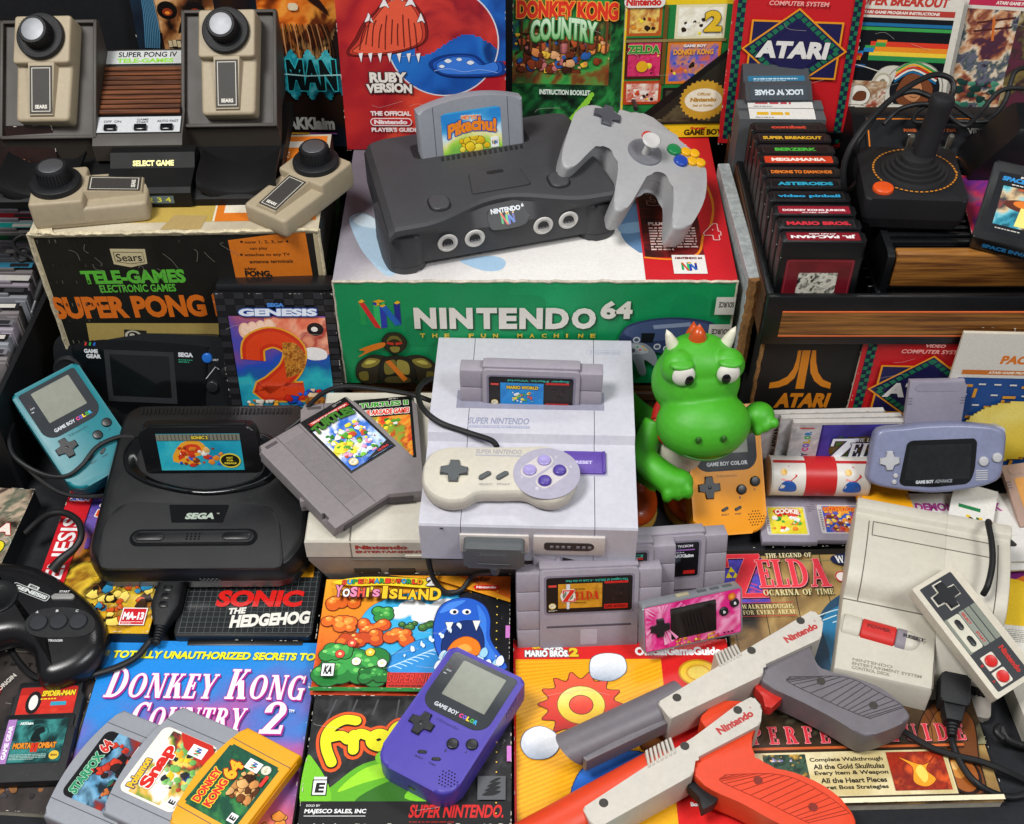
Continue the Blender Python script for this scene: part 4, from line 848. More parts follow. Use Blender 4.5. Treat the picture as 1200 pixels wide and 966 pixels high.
M().prism(ell(31, 31, *cc, 40), 19.6, 20.4, .4, 1).build('button_field', plastic('pad grey lavender', '#a3a0b4', .5, 160, .08), tc_)
for p0, p1 in (((508, 518), (453, 555)), ((566, 556), (510, 595))):
    A, B = [Vector(v) for v in qc([p0, p1])]; d = (A-B).normalized(); n = Vector((-d.y, d.x)); ang = math.degrees(math.atan2(d.y, d.x))
    c = (A+B)/2; pts = [tuple(c+d*u+n*v) for u, v in rr((A-B).length+17, 16, 7.9)]
    M().prism(pts, 20, 20.7, .3, 1).build('button_pair_plate', plastic('pad pale plate', '#c4bfc2', .5), tc_)
for p, c in (((508, 518), 'lilac button'), ((453, 555), 'lilac button'), ((566, 556), 'violet button'), ((510, 595), 'violet button')):
    x, y = qc([p])[0]; b = M()
    if c[0] == 'v': b.cyl((x, y, 19.5), 6.2, 4.6, 2, 24)
    else: b.lathe([(0, 22.2), (3, 22.5), (5.4, 23.2), (6.2, 22.6), (6.2, 19)], 24, Matrix.Translation((x, y, 0)))
    b.build('button', plastic(c, '#9c92cc' if c[0] == 'l' else '#4c3a92', .3, 80, .03), tc_)
M().prism(ell(16, 16, *dc, 36), 19.7, 20.15, .1, 1).build('pad_well', plastic('pad well', '#c9c4b6', .5), tc_)
m = M(); plus(dc, 25.5, 8.6, m, 19.4, 23.6, 1); m.build('direction_pad', dgrey, tc_)
for p in ((284, 574), (350, 574)):
    x, y = qc([p])[0]; M().prism([(x+u*.78-v*.62, y+u*.62+v*.78) for u, v in rr(13, 4.6, 2.2)], 19.5, 22.6, 1, 2).build('pill_button', dgrey, tc_)
a = Art(44, 9); a.text('SUPER NINTENDO', 0, 3, 43, 5.6, '#9a98a0', .02, .12); a.rect(0, 0, 43, 1.8, '#a9a7ae'); x, y = qc([(248, 497)])[0]; a.build('lettering', tc_, (x, y, 20.02), mat=label_mat)
a = Art(60, 60)
for p, tx in (((262, 608), 'SELECT'), ((329, 608), 'START')):
    x, y = qc([p])[0]; a.text(tx, x-dc[0]+0, y-dc[1]+30, 12, 2.4, '#a9a59c', .02)
for p, tx in (((547, 508), 'X'), ((602, 545), 'A'), ((417, 585), 'Y'), ((475, 628), 'B')):
    x, y = qc([p])[0]; a.text(tx, x-dc[0], y-dc[1]+30, 3, 3.6, '#c9c5d2', .03)
a.build('button_lettering', tc_, (dc[0], dc[1]-30, 20.5), mat=label_mat)
# plug hanging at the front with its lead
t2 = thing('pad_plug', 'dark grey plug in the front socket of the lavender console', 'plug', pm(t) @ Vector((-31, -128, -38)), (1.3, 0, -2.2))
m = M(); m.prism(rr(56, 29, 4), 0, 15, 3, 3, mat=tr(0, 6, 0, 90)); m.box((0, -9.4, -7), (30, .8, 1), .3, 1); m.build('plug_body', dgrey, t2)
m = M()
for k in range(5): m.cyl((0, 0, k*2.6), 7.6-k*.75, 2, .6, 16, tr(1, -2, -14.5, 180))
m.cyl((0, 0, 0), 3.6, 16, 0, 12, tr(1, -2, -14, 180)); m.build('strain_relief', dgrey, t2)
a = Art(34, 5); a.ring(3, 2.5, 2.5, 2.1, '#77797c', 14); a.text('Nintendo', 5, .8, 24, 3.2, '#77797c', .02); a.line([(3, .3), (30, .3)], .4, '#77797c'); a.line([(3, 4.7), (30, 4.7)], .4, '#77797c'); a.build('raised_logo', t2, (-17, -9.1, 5), (90, 0, 0), mat=label_mat)
def cable(name, label, pts, r, mat=None, group=None, n=10):
    """pts: world points in millimetres"""
    c = Vector(pts[0]); o = M().tube([tuple(Vector(p)-c) for p in pts], r, n, 8).build(name, mat or rubber)
    o.location = c*S; top(o, label, 'cable', group); return o
def W(px, py, z): return tuple(at(px, py, z))
pr = pm(t2) @ Vector((1, -2, -29))
cable('pad_lead', 'short black lead looping from the dark grey plug down to the orange game box', [tuple(pr), W(556, 674, 44), W(540, 692, 33), W(522, 694, 32), W(508, 678, 44), W(502, 655, 62), W(501, 640, 74), tuple(pm(t) @ Vector((-86, -112, -58)))], 2.7)
top_c = qc([(330, 460)], 14)[0]
cable('pad_lead', 'black pad lead running from the ivory pad over the left edge of the lavender console', [tuple(pm(tc_) @ Vector((*top_c, 13))), W(575, 516, 152), W(548, 507, 150), W(515, 495, 154), W(495, 478, 154), W(490, 458, 140), W(500, 446, 120), W(510, 444, 105)], 2.9)
cable('console_lead', 'thin black lead arching behind the thick cartridges to the standing sonic-blue case'.replace('sonic-blue', 'blue'), [W(505, 470, 112), W(480, 462, 116), W(440, 456, 122), W(405, 453, 128), W(380, 460, 120), W(362, 476, 106), W(352, 492, 95), W(335, 505, 90)], 2.6)
# ---------------------------------------------------------------- light guns lying on the guides
def light_gun(label, o, sc, zc, P, shell, fin, trig, lead=None):
    """P: outlines as seen in the photograph, laid on the gun's own top plane"""
    c = at(*Z(o, sc, [P['at']])[0], 0)
    t = thing('light_gun', label, 'light gun', (c.x, c.y, 0))
    f = lambda k, z: Lp(t, Z(o, sc, P[k] if isinstance(k, str) else k), z)
    zt = zc+19
    # barrel: round-backed tube from the muzzle to the body
    A, B = [Vector(v) for v in f('axis', zc+10)]; d = (B-A).normalized(); n = Vector((-d.y, d.x)); r0, r1 = P['rad']
    rings = []
    for u, r, sl in ((1, r0*.93, .75), (0, r0, .75), ((B-A).length, r1, 0)):
        rings.append([(*(A+d*(u-r*sl*math.sin(2*math.pi*k/24))+n*r*math.cos(2*math.pi*k/24)), zc+r*.92*math.sin(2*math.pi*k/24)) for k in range(24)])
    m = M(); m.loft(rings); m.build('barrel', shell, t, ang=40)
    if 'rail' in P:
        a_ = f('rail', zc+9); m = M(); m.prism(a_, zc-8, zc+9, 1.5, 2); m.build('rail', shell, t)
    m = M(); m.prism(rounded(f('body', zt), 2.5), zc-19, zt, 2.2, 3, 2); m.build('body', plastic('gun pale grey', '#c3beb6', .5, 200, .12, .05), t)
    if 'hump' in P: m = M(); m.prism(rounded(f('hump', zc+8), 3), zc-12, zc+9, 3, 3); m.build('hammer', shell, t)
    g = smooth(f('grip', zc+13), 3); m = M(); m.prism(g, zc-16, zc+14, 9, 5, 6); m.build('grip', shell, t, ang=45)
    m = M(); lo_, hi_ = smooth(f(P['ridge_lo'], zc+14), 8, False), smooth(f(P['ridge_hi'], zc+14), 8, False)
    def al(L_, u):
        k_ = u*(len(L_)-1); i_ = min(int(k_), len(L_)-2); A_, B_ = Vector(L_[i_]), Vector(L_[i_+1]); return A_.lerp(B_, k_-i_)
    for i_ in range(17): u = (i_+.5)/17; m.tube([(*al(lo_, u), zc+14.0), (*(al(lo_, u).lerp(al(hi_, u), .5)), zc+14.1), (*al(hi_, u), zc+14.0)], .42, 6, 1, sm=False)
    m.tube([(*p, zc+13.95) for p in lo_], .45, 6, 1, sm=False); m.tube([(*p, zc+13.95) for p in hi_], .4, 6, 1, sm=False)
    m.build('grip_ridges', plastic(shell.name+' ridge', '#3f3b40' if 'grey' in shell.name else '#a32a10', .6), t)
    m = M(); m.prism(rounded(f('trigger', zc+5), 1.5), zc-6, zc+6, 1.4, 2); m.build('trigger', trig, t)
    A, B, C_, D = [Vector(v) for v in f('fins', zt)]; m = M(); k = 7
    for i in range(k):
        u0, u1 = i/k, (i+.62)/k
        m.prism([tuple(A.lerp(B, u0)), tuple(A.lerp(B, u1)), tuple(D.lerp(C_, u1)), tuple(D.lerp(C_, u0))], zc-14, zt+1.5, .8, 1)
    m.build('sight_fins', plastic('gun pale grey', '#c3beb6'), t)
    for p in P['screws']:
        zz = zt if p[2] == 'b' else (zc+14 if p[2] == 'g' else zc+12)
        x, y = f([p[:2]], zz)[0]; s_ = M(); s_.lathe([(0, zz+.5), (2.2, zz+.6), (2.5, zz+.35), (3.9, zz+.35), (4.1, zz-1)], 20, Matrix.Translation((x, y, 0))); s_.build('screw', plastic('screw recess', '#37332e', .55) if 'grey' in shell.name or p[2] == 'b' else plastic('screw recess orange', '#7a1f0c', .5), t)
    (x0, y0), (x1, y1) = f('word', zt); L = math.hypot(x1-x0, y1-y0); a = Art(60, 14); a.text('Nintendo', 0, 0, L, L*.2, '#b0302c', .07); a.text('R', L+1, L*.2, 1.4, 1.6, '#b0302c', .03)
    a.build('lettering', t, (x0, y0, zt+.05), (0, 0, math.degrees(math.atan2(y1-y0, x1-x0))), mat=label_mat)
    return t
o, sc = (620, 700), 2.609
gz = lambda ox, oy, k_, pts: [((ox+x/k_-620)*2.609, (oy+y/k_-700)*2.609) for x, y in pts]
grey_gun = plastic('gun taupe grey', '#6b666b', .4, 200, .12, .06, .5)
orange_gun = plastic('gun orange', '#d8401a', .4, 200, .12, .04, .5)
P = dict(at=(600, 320), axis=[(128, 446), (470, 295)], rad=(16.5, 18.5), rail=[(163, 488), (400, 366), (425, 372), (425, 384), (176, 502)],
         body=[(392, 322), (560, 222), (700, 138), (840, 55), (868, 38), (900, 70), (893, 126), (716, 208), (716, 238), (432, 372)],
         grip=[(712, 205), (800, 168), (862, 140), (862, 185), (890, 226), (960, 238), (1060, 272), (1120, 312), (1164, 360), (1140, 388), (1060, 420), (1012, 420), (930, 372), (840, 325), (716, 262)],
         trigger=[(688, 275), (708, 262), (788, 298), (760, 322), (742, 340), (722, 336), (714, 305)], fins=[(566, 172), (636, 142), (655, 176), (583, 214)],
         ridge_lo=gz(890, 760, 6.316, [(200, 225), (235, 262), (520, 398), (700, 476), (825, 522)]), ridge_hi=gz(890, 760, 6.316, [(215, 210), (400, 208), (570, 206), (700, 232), (800, 280), (920, 345), (1045, 412), (1070, 440)]),
         screws=[(830, 72, 'b'), (680, 163, 'b'), (452, 307, 'b'), (893, 257, 'g'), (1053, 331, 'g')], word=[(790, 141), (886, 94)])
gun1 = light_gun('taupe grey light gun with a red trigger lying on the guides', o, sc, 36, P, grey_gun, None, plastic('red trigger', '#c22a20', .35, 100, .05))
P = dict(at=(450, 560), axis=[(-60, 770), (430, 500)], rad=(20, 20),
         body=[(162, 645), (360, 515), (500, 430), (640, 325), (685, 302), (713, 337), (708, 388), (510, 492), (502, 542), (220, 700), (190, 694)],
         grip=[(500, 492), (600, 440), (694, 392), (672, 452), (690, 492), (730, 520), (810, 538), (900, 578), (975, 640), (1000, 700), (960, 735), (860, 730), (760, 692), (650, 632), (560, 592), (506, 546)],
         trigger=[(484, 576), (516, 560), (588, 603), (566, 632), (530, 652), (520, 612)], fins=[(355, 470), (438, 426), (455, 474), (364, 522)],
         hump=[(520, 372), (562, 330), (600, 318), (650, 320), (690, 330), (660, 380), (560, 430)],
         ridge_lo=gz(810, 880, 6.0, [(205, 190), (225, 225), (480, 340), (700, 448), (830, 510)]), ridge_hi=gz(810, 880, 6.0, [(230, 170), (400, 162), (560, 162), (700, 186), (830, 240), (960, 318), (1060, 392), (1120, 446)]),
         screws=[(638, 345, 'b'), (476, 455, 'b'), (228, 629, 'b'), (700, 560, 'g'), (868, 642, 'g')], word=[(585, 422), (690, 362)])
gun2 = light_gun('bright orange light gun with a black trigger, the nearer of the two guns', o, sc, 32, P, orange_gun, None, blackm)
cable('gun_lead', 'black lead running from the grey light gun over the brown guide', [W(1050, 852, 30), W(1066, 862, 24), W(1090, 876, 20), W(1120, 886, 19), W(1150, 893, 19), W(1180, 905, 15), W(1215, 922, 4)], lambda u: 5-1.9*min(1, u*7))
# ---------------------------------------------------------------- black curved console, left
BO, BS = (40, 380), 3.0184
t = thing('game_console', 'black rounded console with a cartridge in its oval well', 'game console', (-309, 822, 38), (9, 0, .6))
m = M()
base = rounded([(-110, -66), (-92, -92), (92, -92), (110, -66), (104, 100), (90, 112), (-90, 112), (-104, 100)], 12, 5)
m.prism(base, 2, 14, 0, 1, 2)
rings = []
def scl(p, fx, fy, dy=0): return [(x*fx, y*fy+dy) for x, y in p]
for z, fx, fy, dy in ((13, 1, 1, 0), (20, .99, .985, 0), (27, .965, .965, 1.5), (30.5, .945, .95, 2), (32, .92, .925, 2.5)): rings.append([(x, y, z) for x, y in scl(base, fx, fy, dy)])
m.loft(rings); m.build('shell', black, t, ang=28)
f = lambda pts, z=32.1: Lp(t, Z(BO, BS, pts), z)
deck = smooth(f([(222, 872), (250, 720), (290, 650), (345, 626), (480, 634), (690, 634), (780, 628), (845, 648), (870, 690), (885, 872)]), 4)
m = M(); m.prism(rounded(f([(225, 868), (246, 725), (290, 652), (345, 630), (480, 637), (690, 637), (775, 632), (840, 650), (866, 695), (884, 866)]), 10), 30, 33.7, 1.2, 3); m.build('front_deck', blackm, t)
rim = smooth(f([(330, 500), (335, 445), (400, 395), (600, 372), (800, 395), (860, 440), (850, 530), (760, 580), (600, 602), (440, 575), (355, 535)]), 5)
k = len(rim); cx, cy = sum(p[0] for p in rim)/k, sum(p[1] for p in rim)/k
m = M()
m.loft([[((x-cx)*q+cx, (y-cy)*q+cy, z) for x, y in rim] for q, z in ((1.05, 31.9), (1.04, 34.4), (1.0, 35.8), (.96, 35.6), (.9, 33.4), (.83, 31.4), (.82, 31.4))], caps=False); m.build('well_rim', gloss, t, ang=50)
m = M(); m.prism([((x-cx)*.83+cx, (y-cy)*.83+cy) for x, y in rim], 31.5, 32.5); m.build('well_floor', blackm, t)
x, y = f([(610, 518)])[0]; a = Art(10, 6); a.poly([(0, 0), (8, 0), (4, 5)], '#050506'); a.small(-12, -5, 32, 2, 1, '#111113', 4); a.build('arrow_mark', t, (x-4, y-3, 32.9), mat=label_mat)
m = M(); m.prism(rounded(f([(478, 640), (690, 640), (668, 702), (486, 702)], 33.8), 1), 33.5, 34.3, .3, 1); m.build('badge', gloss, t)
x, y = f([(532, 690)], 34.4)[0]; a = Art(40, 10)
a.text('SEGA', 0, 0, 29, 7.2, '#a6b4a6', .06, .2); a.text('TM', 31, 5.5, 2.5, 1.6, '#a6b4a6', .02); a.build('lettering', t, (x, y, 34.35), mat=label_mat)
a0, a1 = f([(345, 755), (783, 755)], 33.8); w_ = a1[0]-a0[0]; yy = (a0[1]+a1[1])/2; xm = (a0[0]+a1[0])/2
m = M(); m.prism(rr(w_+4, 19, 9.4, xm, yy), 33.3, 34.2, .3, 1); m.build('control_recess', gloss, t)
m = M(); m.prism(rr(w_-2, 13, 6.4, xm, yy), 33.5, 35.7, 1.2, 3)
m.build('control_bar', blackm, t)
for sx in (-1, 1): M().prism(rr(29, 9, 4.4, xm+sx*(w_/2-18), yy), 35.5, 36.9, 1, 2).build('button', black, t)
m = M(); dots(m, [(xm-6+i*4, yy-3+j*3) for i in range(4) for j in range(3)], .9, 35.6, 36.2, 8); m.build('vent_dots', gloss, t)
m = M()
for i in range(38): m.box((-80+i*4.2, 100, 31.6), (2.2, 8, 3), .5, 1)
m.build('vent_ribs', black, t)
x, y = f([(612, 905)], 24)[0]
m = M(); dots(m, [(-8+i*4+(j % 2)*2, 14+j*2.6) for i in range(5) for j in range(3)], 1, 92.2, 92.9, 8)
m.add
m.build('socket_holes', dgrey, t).matrix_local = Matrix.Translation((x*S*1, 0, 0)) @ Matrix.Rotation(R(90), 4, 'X')
def curve_cart(label, loc, rot, art, s=1):
    c = thing('game_cartridge', label, 'cartridge', loc, rot, s)
    m = M(); m.loft([[(-w/2, y, z) for y, z in pr]+[] for w, pr in ()]) if 0 else None
    m.prism(rounded([(-62, 0), (62, 0), (64, 50), (58, 62), (-58, 62), (-64, 50)], 5), 0, 15, 2.6, 3, 2.6); m.box((0, 62, 7.5), (104, 4, 10), 1.5); m.build('shell', black, c)
    art.build('label', c, (-art.w/2, 6, 15.1), mat=label_mat)
    return c
a = Art(90, 48, '#1f9db4'); a.paint(0, 0, 90, 40, ['#128fb0', '#25a9c0', '#3fbcc8', '#2a8ec0'], 3, 6, 26)
a.poly(smooth([(14, 12), (26, 36), (46, 38), (52, 24), (36, 16), (44, 8)], 3), '#f0a52a'); a.poly(smooth([(20, 14), (28, 32), (42, 34), (46, 26), (32, 20)], 3), '#d8421f'); a.blobs(20, 5, 50, 26, ['#e88a2a', '#f4ede0', '#c8361f', '#1f4fb8', '#2a66d0', '#e8b86a', '#8a3a1c'], 46, 1.6, 5, 5, .4)
a.ell(76, 13, 11.5, 9.6, '#e6d23a'); a.ell(76, 13, 10, 8, '#1d1d10'); a.text('NOT', 72.5, 15.5, 7, 2.4, '#e6d23a', .05); a.text('FOR', 72.5, 12, 7, 2.4, '#e6d23a', .05); a.text('RESALE', 69.5, 8.4, 13, 2.4, '#e6d23a', .05)
a.rect(0, 40, 90, 8, '#7d7c6c')
for i in range(22): a.rect(i*4.1, 40, .6, 8, '#4a4a44')
a.text('SONIC 2', 38, 42, 18, 4, '#e8c83a', .06, out='#2a4a2a', ow=.4)
cw = pm(t) @ Vector((*f([(607, 492)])[0], 26))
curve_cart('black cartridge with a turquoise label plugged into the black rounded console', cw, (78, 0, .6), a, .93)
# its plug in front with the lead looping left
t2 = thing('pad_plug', 'black tapered plug in the front of the black rounded console', 'plug', W(196, 708, 26), (6, 0, -4))
m = M(); m.loft([[(x*wd, y_, z*ht+0) for x, z in rr(2, 2, .5, 0, 0, 3)] for y_, wd, ht in ((26, 11.5, 9), (24, 13, 9.5), (-4, 14, 10), (-16, 10, 9), (-26, 6, 6))]); m.build('plug_body', blackm, t2)
m = M()
for k_ in range(3): m.prism(rr(9, 7, 2.5, 0, 12-k_*9), 9, 10.4, .6, 2)
m.build('grip_dimple', black, t2)
m = M()
for k_ in range(6): m.cyl((0, 0, k_*3), 5.2-k_*.25, 2, .5, 14, tr(0, -26, 0, 90))
m.build('strain_relief', blackm, t2)
pe = pm(t2) @ Vector((0, -42, 0))
cable('pad_lead', 'black lead looping from the tapered plug across the blue guide to the round black pad', [tuple(pe), W(176, 752, 19), W(160, 770, 17), W(135, 783, 17), W(100, 793, 17), W(65, 798, 16), W(40, 793, 14), W(22, 776, 10), W(8, 752, 8), W(3, 730, 8)], 3.3)
# ---------------------------------------------------------------- round black pad at the left edge
GO, GS = (0, 560), 3.579
c = W(45, 735, 0)
t = thing('game_pad', 'glossy black rounded pad with three lettered buttons at the left edge', 'game pad', (c[0], c[1], 12), (4, 0, 0))
f = lambda pts, z=32: Lp(t, Z(GO, GS, pts), z)
o = smooth(f([(-120, 420), (-40, 345), (50, 338), (160, 360), (270, 420), (360, 490), (420, 560), (442, 640), (425, 720), (340, 800), (220, 848), (150, 835), (135, 770), (115, 700), (40, 665), (-60, 690), (-180, 760), (-250, 700), (-220, 540)]), 5)
m = M(); cx, cy = sum(p[0] for p in o)/len(o), sum(p[1] for p in o)/len(o)
m.pillow(o, [(0, 9), (4, 3), (11, 0), (18, 0), (25, 2), (30, 6), (32.6, 11), (33.3, 17)]); m.build('shell', plastic('satin black', '#141416', .27, 120, .05, .05, .5), t, ang=60)
p3 = [(163, 610), (247, 605), (330, 605)]
fl = smooth(f([(108, 640), (115, 590), (160, 558), (250, 545), (340, 555), (392, 590), (398, 635), (350, 665), (250, 672), (160, 668)], 33.2), 5); m = M(); m.prism(fl, 32.6, 34.0, .5, 1); m.build('button_field', blackm, t)
for p in p3:
    x, y = f([p], 34)[0]; m = M(); m.lathe([(0, 36.2), (5, 36.6), (7.8, 36.4), (8.6, 35.2), (8.8, 33)], 26, Matrix.Translation((x, y, 0))); m.build('button', plastic('button slate', '#2b2d31', .35, 100, .05), t)
x, y = f([(265, 502)], 33.3)[0]; M().prism(rr(22, 6, 2.8, x, y), 32.8, 35.4, 1, 2).build('pill_button', plastic('start grey', '#8b8a88', .4), t)
x, y = f([(-10, 500)], 33.3)[0]; m = M(); m.lathe([(0, 33.6), (12, 33.9), (17, 35.6), (19, 35.2), (20, 33)], 32, Matrix.Translation((x, y, 0))); m.build('direction_pad', black, t)
a = Art(60, 14); lg = f([(52, 455), (196, 512)], 33.4); L = math.hypot(lg[1][0]-lg[0][0], lg[1][1]-lg[0][1])
a.rect(-1, -2.2, L+2, 7.4, '#b9bdbb', 2.6); a.rect(0, -1.6, L, 6.2, '#151517', 2); a.text('GENESIS', 1.5, -.6, L-3, 4.2, '#c9cdcb', .08, .15); a.rect(L*.34, 5, L*.3, 4, '#b9bdbb', 1); a.text('SEGA', L*.38, 5.8, L*.22, 2.4, '#151517', .06)
a.build('lettering', t, (*lg[0], 33.35), (0, 0, math.degrees(math.atan2(lg[1][1]-lg[0][1], lg[1][0]-lg[0][0]))), mat=label_mat)
a = Art(60, 60); q0 = f([(247, 605)], 34)[0]
for p, tx in zip(p3, 'ABC'):
    x, y = f([(p[0]-14, p[1]-42)], 34.1)[0]; a.text(tx, x-q0[0]+30, y-q0[1]+30, 2.6, 2.6, '#cfcfcf', .03)
x, y = f([(248, 482)], 34)[0]; a.text('START', x-q0[0]+30, y-q0[1]+30, 10, 2.4, '#cfcfcf', .03); x, y = f([(200, 688)], 34)[0]; a.text('TRIGGER', x-q0[0]+30, y-q0[1]+30, 14, 2.4, '#cfcfcf', .03)
a.build('button_lettering', t, (q0[0]-30, q0[1]-30, 34.05), mat=label_mat)
cable('pad_lead', 'black lead arching from the top of the round black pad', [W(62, 668, 36), W(72, 656, 42), W(88, 642, 46), W(95, 628, 50), W(92, 612, 50), W(78, 602, 48), W(60, 602, 45), W(44, 612, 36), W(30, 625, 28)], lambda u: 6-2.4*min(1, u*4), n=12)
# ---------------------------------------------------------------- flat cases and cartridges, lower left
casek = plastic('black case', '#17181a', .35, 120, .08, .06, .5)
def art_contra():
    a = Art(100, 170, '#3b342e'); a.paint(0, 0, 100, 170, ['#2a2622', '#6a5a4a', '#8f8070', '#4a5a48', '#c0a890', '#3a2c2a'], 5, 33, 40, con=2)
    for i in range(16): a.ring(60+random.Random(i).uniform(-40, 36), 20+i*5.2, 7, 6.2, ['#a8b0a8', '#8a8fa0', '#b09a80'][i % 3], 18)
    a.text('CONTRA', 4, 108, 92, 15, '#e8dcd0', .08, .1, out='#a83226', ow=1); a.text('HARD', 44, 82, 50, 18, '#e8d22a', .1, .1, out='#2a4a1a', ow=1); a.text('CORPS', 40, 60, 54, 18, '#e8d22a', .1, .1, out='#2a4a1a', ow=1); return a
q = at(36, 571, 34); r_ = at(17, 645, 34)
book('game_case', 'dark case with yellow lettering cut by the left edge of the photo', 'game case', (q.x-50, q.y-85, 8), (0, 0, -4), 100, 170, 26, art_contra(), edge=casek, mat=printed('case sleeve', .2, .6))
def art_red_case():
    a = Art(122, 176, '#4a3f9a'); a.paint(24, 0, 98, 176, ['#d8a81e', '#8a5a1c', '#e8c23a', '#2a1c14', '#c47a28', '#6a3a7a', '#7a62b8', '#5a4aa8'], 3, 37, 44, g=(0, 1.2), con=1.4)
    a.blobs(50, 8, 70, 60, ['#e0b02a', '#3a2414', '#2f86b0', '#c8521c', '#1a1410', '#f0d060'], 70, 2.5, 8, 8, .5)
    for i in range(9): a.rect(34+i*9, 100, 5, 14+(i*7) % 17, ['#6a4aa0', '#8a5ab0', '#5a3a90'][i % 3])
    a.rect(0, 0, 26, 176, '#c8202a'); a.text('SEGA', 3, 163, 20, 7, '#2a4aa8', .08, .1, out='#f0e8e8', ow=.6); a.text('GENESIS', 22, 40, 100, 18, '#f2ecec', .02, rot=90)
    a.text('S', 34, 140, 26, 24, '#e8572a', .1, .15, out='#f4f0ea', ow=1.2); a.rect(92, 8, 24, 20, '#c8202a'); a.frame(92, 8, 24, 20, 1, '#f0ecec'); a.text('MA-13', 94, 14, 20, 9, '#f6f2f2', .06); a.small(94, 9.5, 20, 3, 2, '#f6d8d8', 3); return a
book('game_case', 'game case with a red spine band and white upright lettering under the round pad', 'game case', (-405, 764, 2), (0, 0, -1), 122, 176, 25, art_red_case(), edge=casek, mat=printed('case sleeve'))
# grid cartridge
c = at(252, 722, 20)
t = thing('game_cartridge', 'black cartridge with a grid pattern and large red lettering', 'cartridge', (-256, 677, 2), (0, 0, 0))
m = M(); m.prism(rounded([(-68, 0), (64, 0), (66, 82), (-70, 82)], 5), 0, 17, 2, 2, 2); m.box((0, -1, 5), (112, 8, 10), 2); m.build('shell', casek, t)
a = Art(128, 74, '#26282a')
for i in range(22): a.rect(i*6, 0, .45, 74, '#5e6462')
for i in range(13): a.rect(0, i*6, 128, .45, '#5e6462')
a.text('SONIC', 30, 30, 84, 20, '#d8231e', .1, .1); a.text('THE', 44, 21, 17, 7.4, '#e9e6dc', .08, .15, rot=4); a.text('HEDGEHOG', 48, 5, 76, 15, '#e9e6dc', .06, .12, rot=4)
a.poly([(98, 66), (122, 66), (122, 92), (112, 84)], '#e09a1c'); a.build('label', t, (-64, 4, 17.1), mat=printed('case sleeve'))
# tray card, dark guide and two small cartridges
def art_dark():
    a = Art(112, 160, '#262220'); a.paint(0, 0, 112, 160, ['#1f1b19', '#2e2826', '#3a3230', '#241f1d'], 3, 41, 30); a.blobs(30, 12, 70, 60, ['#3c3638', '#575058', '#2a2426', '#6a6070', '#8a5a30'], 40, 2, 8, 7)
    a.rect(0, 86, 28, 34, '#8a1418'); a.paint(0, 86, 28, 34, ['#5a0a0e', '#a8161c', '#c82a28'], 3, 8, 12); a.text('O  F   T  H  E   T  U  T', 2, 144, 60, 4, '#0d0b0a', .05); a.text('OF', 4, 122, 16, 5, '#c9c2b8', .03); a.text('ORIGIN', 27, 116, 20, 5, '#c9c2b8', .03, rot=60); a.ell(12, 20, 12, 12, '#a85a2a'); return a
book('guide_book', 'dark charcoal guide under the two small black cartridges', 'book', (-449, 590, 0), (0, 0, -3.5), 112, 170, 9, art_dark(), group='strategy guides lying at the front')
def small_cart(label, px, z, rz, art, w=66, h=67):
    c = at(*px, z); t = thing('game_cartridge', label, 'cartridge', (c.x, c.y, z-8), (0, 0, rz), 1, 'small black square cartridges')
    m = M(); m.prism(rounded([(-w/2, -h/2), (w/2, -h/2), (w/2, h/2-14), (w/2-3, h/2-14), (w/2-3, h/2), (-w/2+3, h/2), (-w/2+3, h/2-14), (-w/2, h/2-14)], 3), 0, 8.5, 1.6, 2); m.prism(rr(w*.8, h*.66, 3, 0, h*.09), 8.4, 9, .3, 1); m.build('shell', blackm, t)
    art.build('label', t, (-art.w/2, h*.09-art.h/2, 9.05), mat=label_mat); return t
a = lab(52, 42, 2, '#b0221c'); a.paint(0, 0, 52, 34, ['#8a1814', '#d8342a', '#c02a20', '#e04a30'], 3, 5, 16); a.ell(14, 26, 7, 12, '#1d1a1a', 16); a.ell(14, 26, 4, 8, '#e8e4dc', 16); a.text('SPIDER-MAN', 20, 32, 30, 6, '#f0d02a', .07, .1, out='#3a0c0a', ow=.4); a.small(20, 28, 28, 2.6, 1, '#f0d02a', 4); a.rect(30, 22, 14, 4, '#2f9ab8')
small_cart('small black square cartridge with a red label, behind the green labelled one', (52, 836), 18, 3, a, 64)
a = lab(54, 44, 2, '#143c3c'); a.paint(8, 1, 46, 42, ['#0e2626', '#1a4a4a', '#3a8a86', '#0f2c2e', '#12282a'], 3, 15, 24, g=(0, .5)); a.rect(0, 0, 7.5, 44, '#a87ab8'); a.text('GAME GEAR', 5.8, 4, 34, 4, '#f0e8f4', .04, rot=90)
a.ring(29, 29, 10, 8.6, '#1f5a58', 28); a.poly(smooth([(24, 22), (26, 32), (32, 36), (35, 31), (31, 28), (33, 22)], 4), '#0a1a1a'); a.text('MORTAL KOMBAT', 10, 14, 38, 6, '#e08a2a', .06, out='#3a1a0a', ow=.4); a.text('II', 26, 10.5, 6, 9, '#c8301c', .06); a.small(9, 3, 32, 6, 4, '#9ab8b0', 5); a.ell(48, 7, 4.4, 4.4, '#e0b83a', 12); a.text('SEGA', 45, 6, 6, 2, '#5a3a0a', .05); a.text('AKKlaim', 11, 38, 12, 3, '#d8e8e4', .05)
small_cart('small black square cartridge with a dark green label and purple strip', (38, 876), 20, 2.5, a, 68)

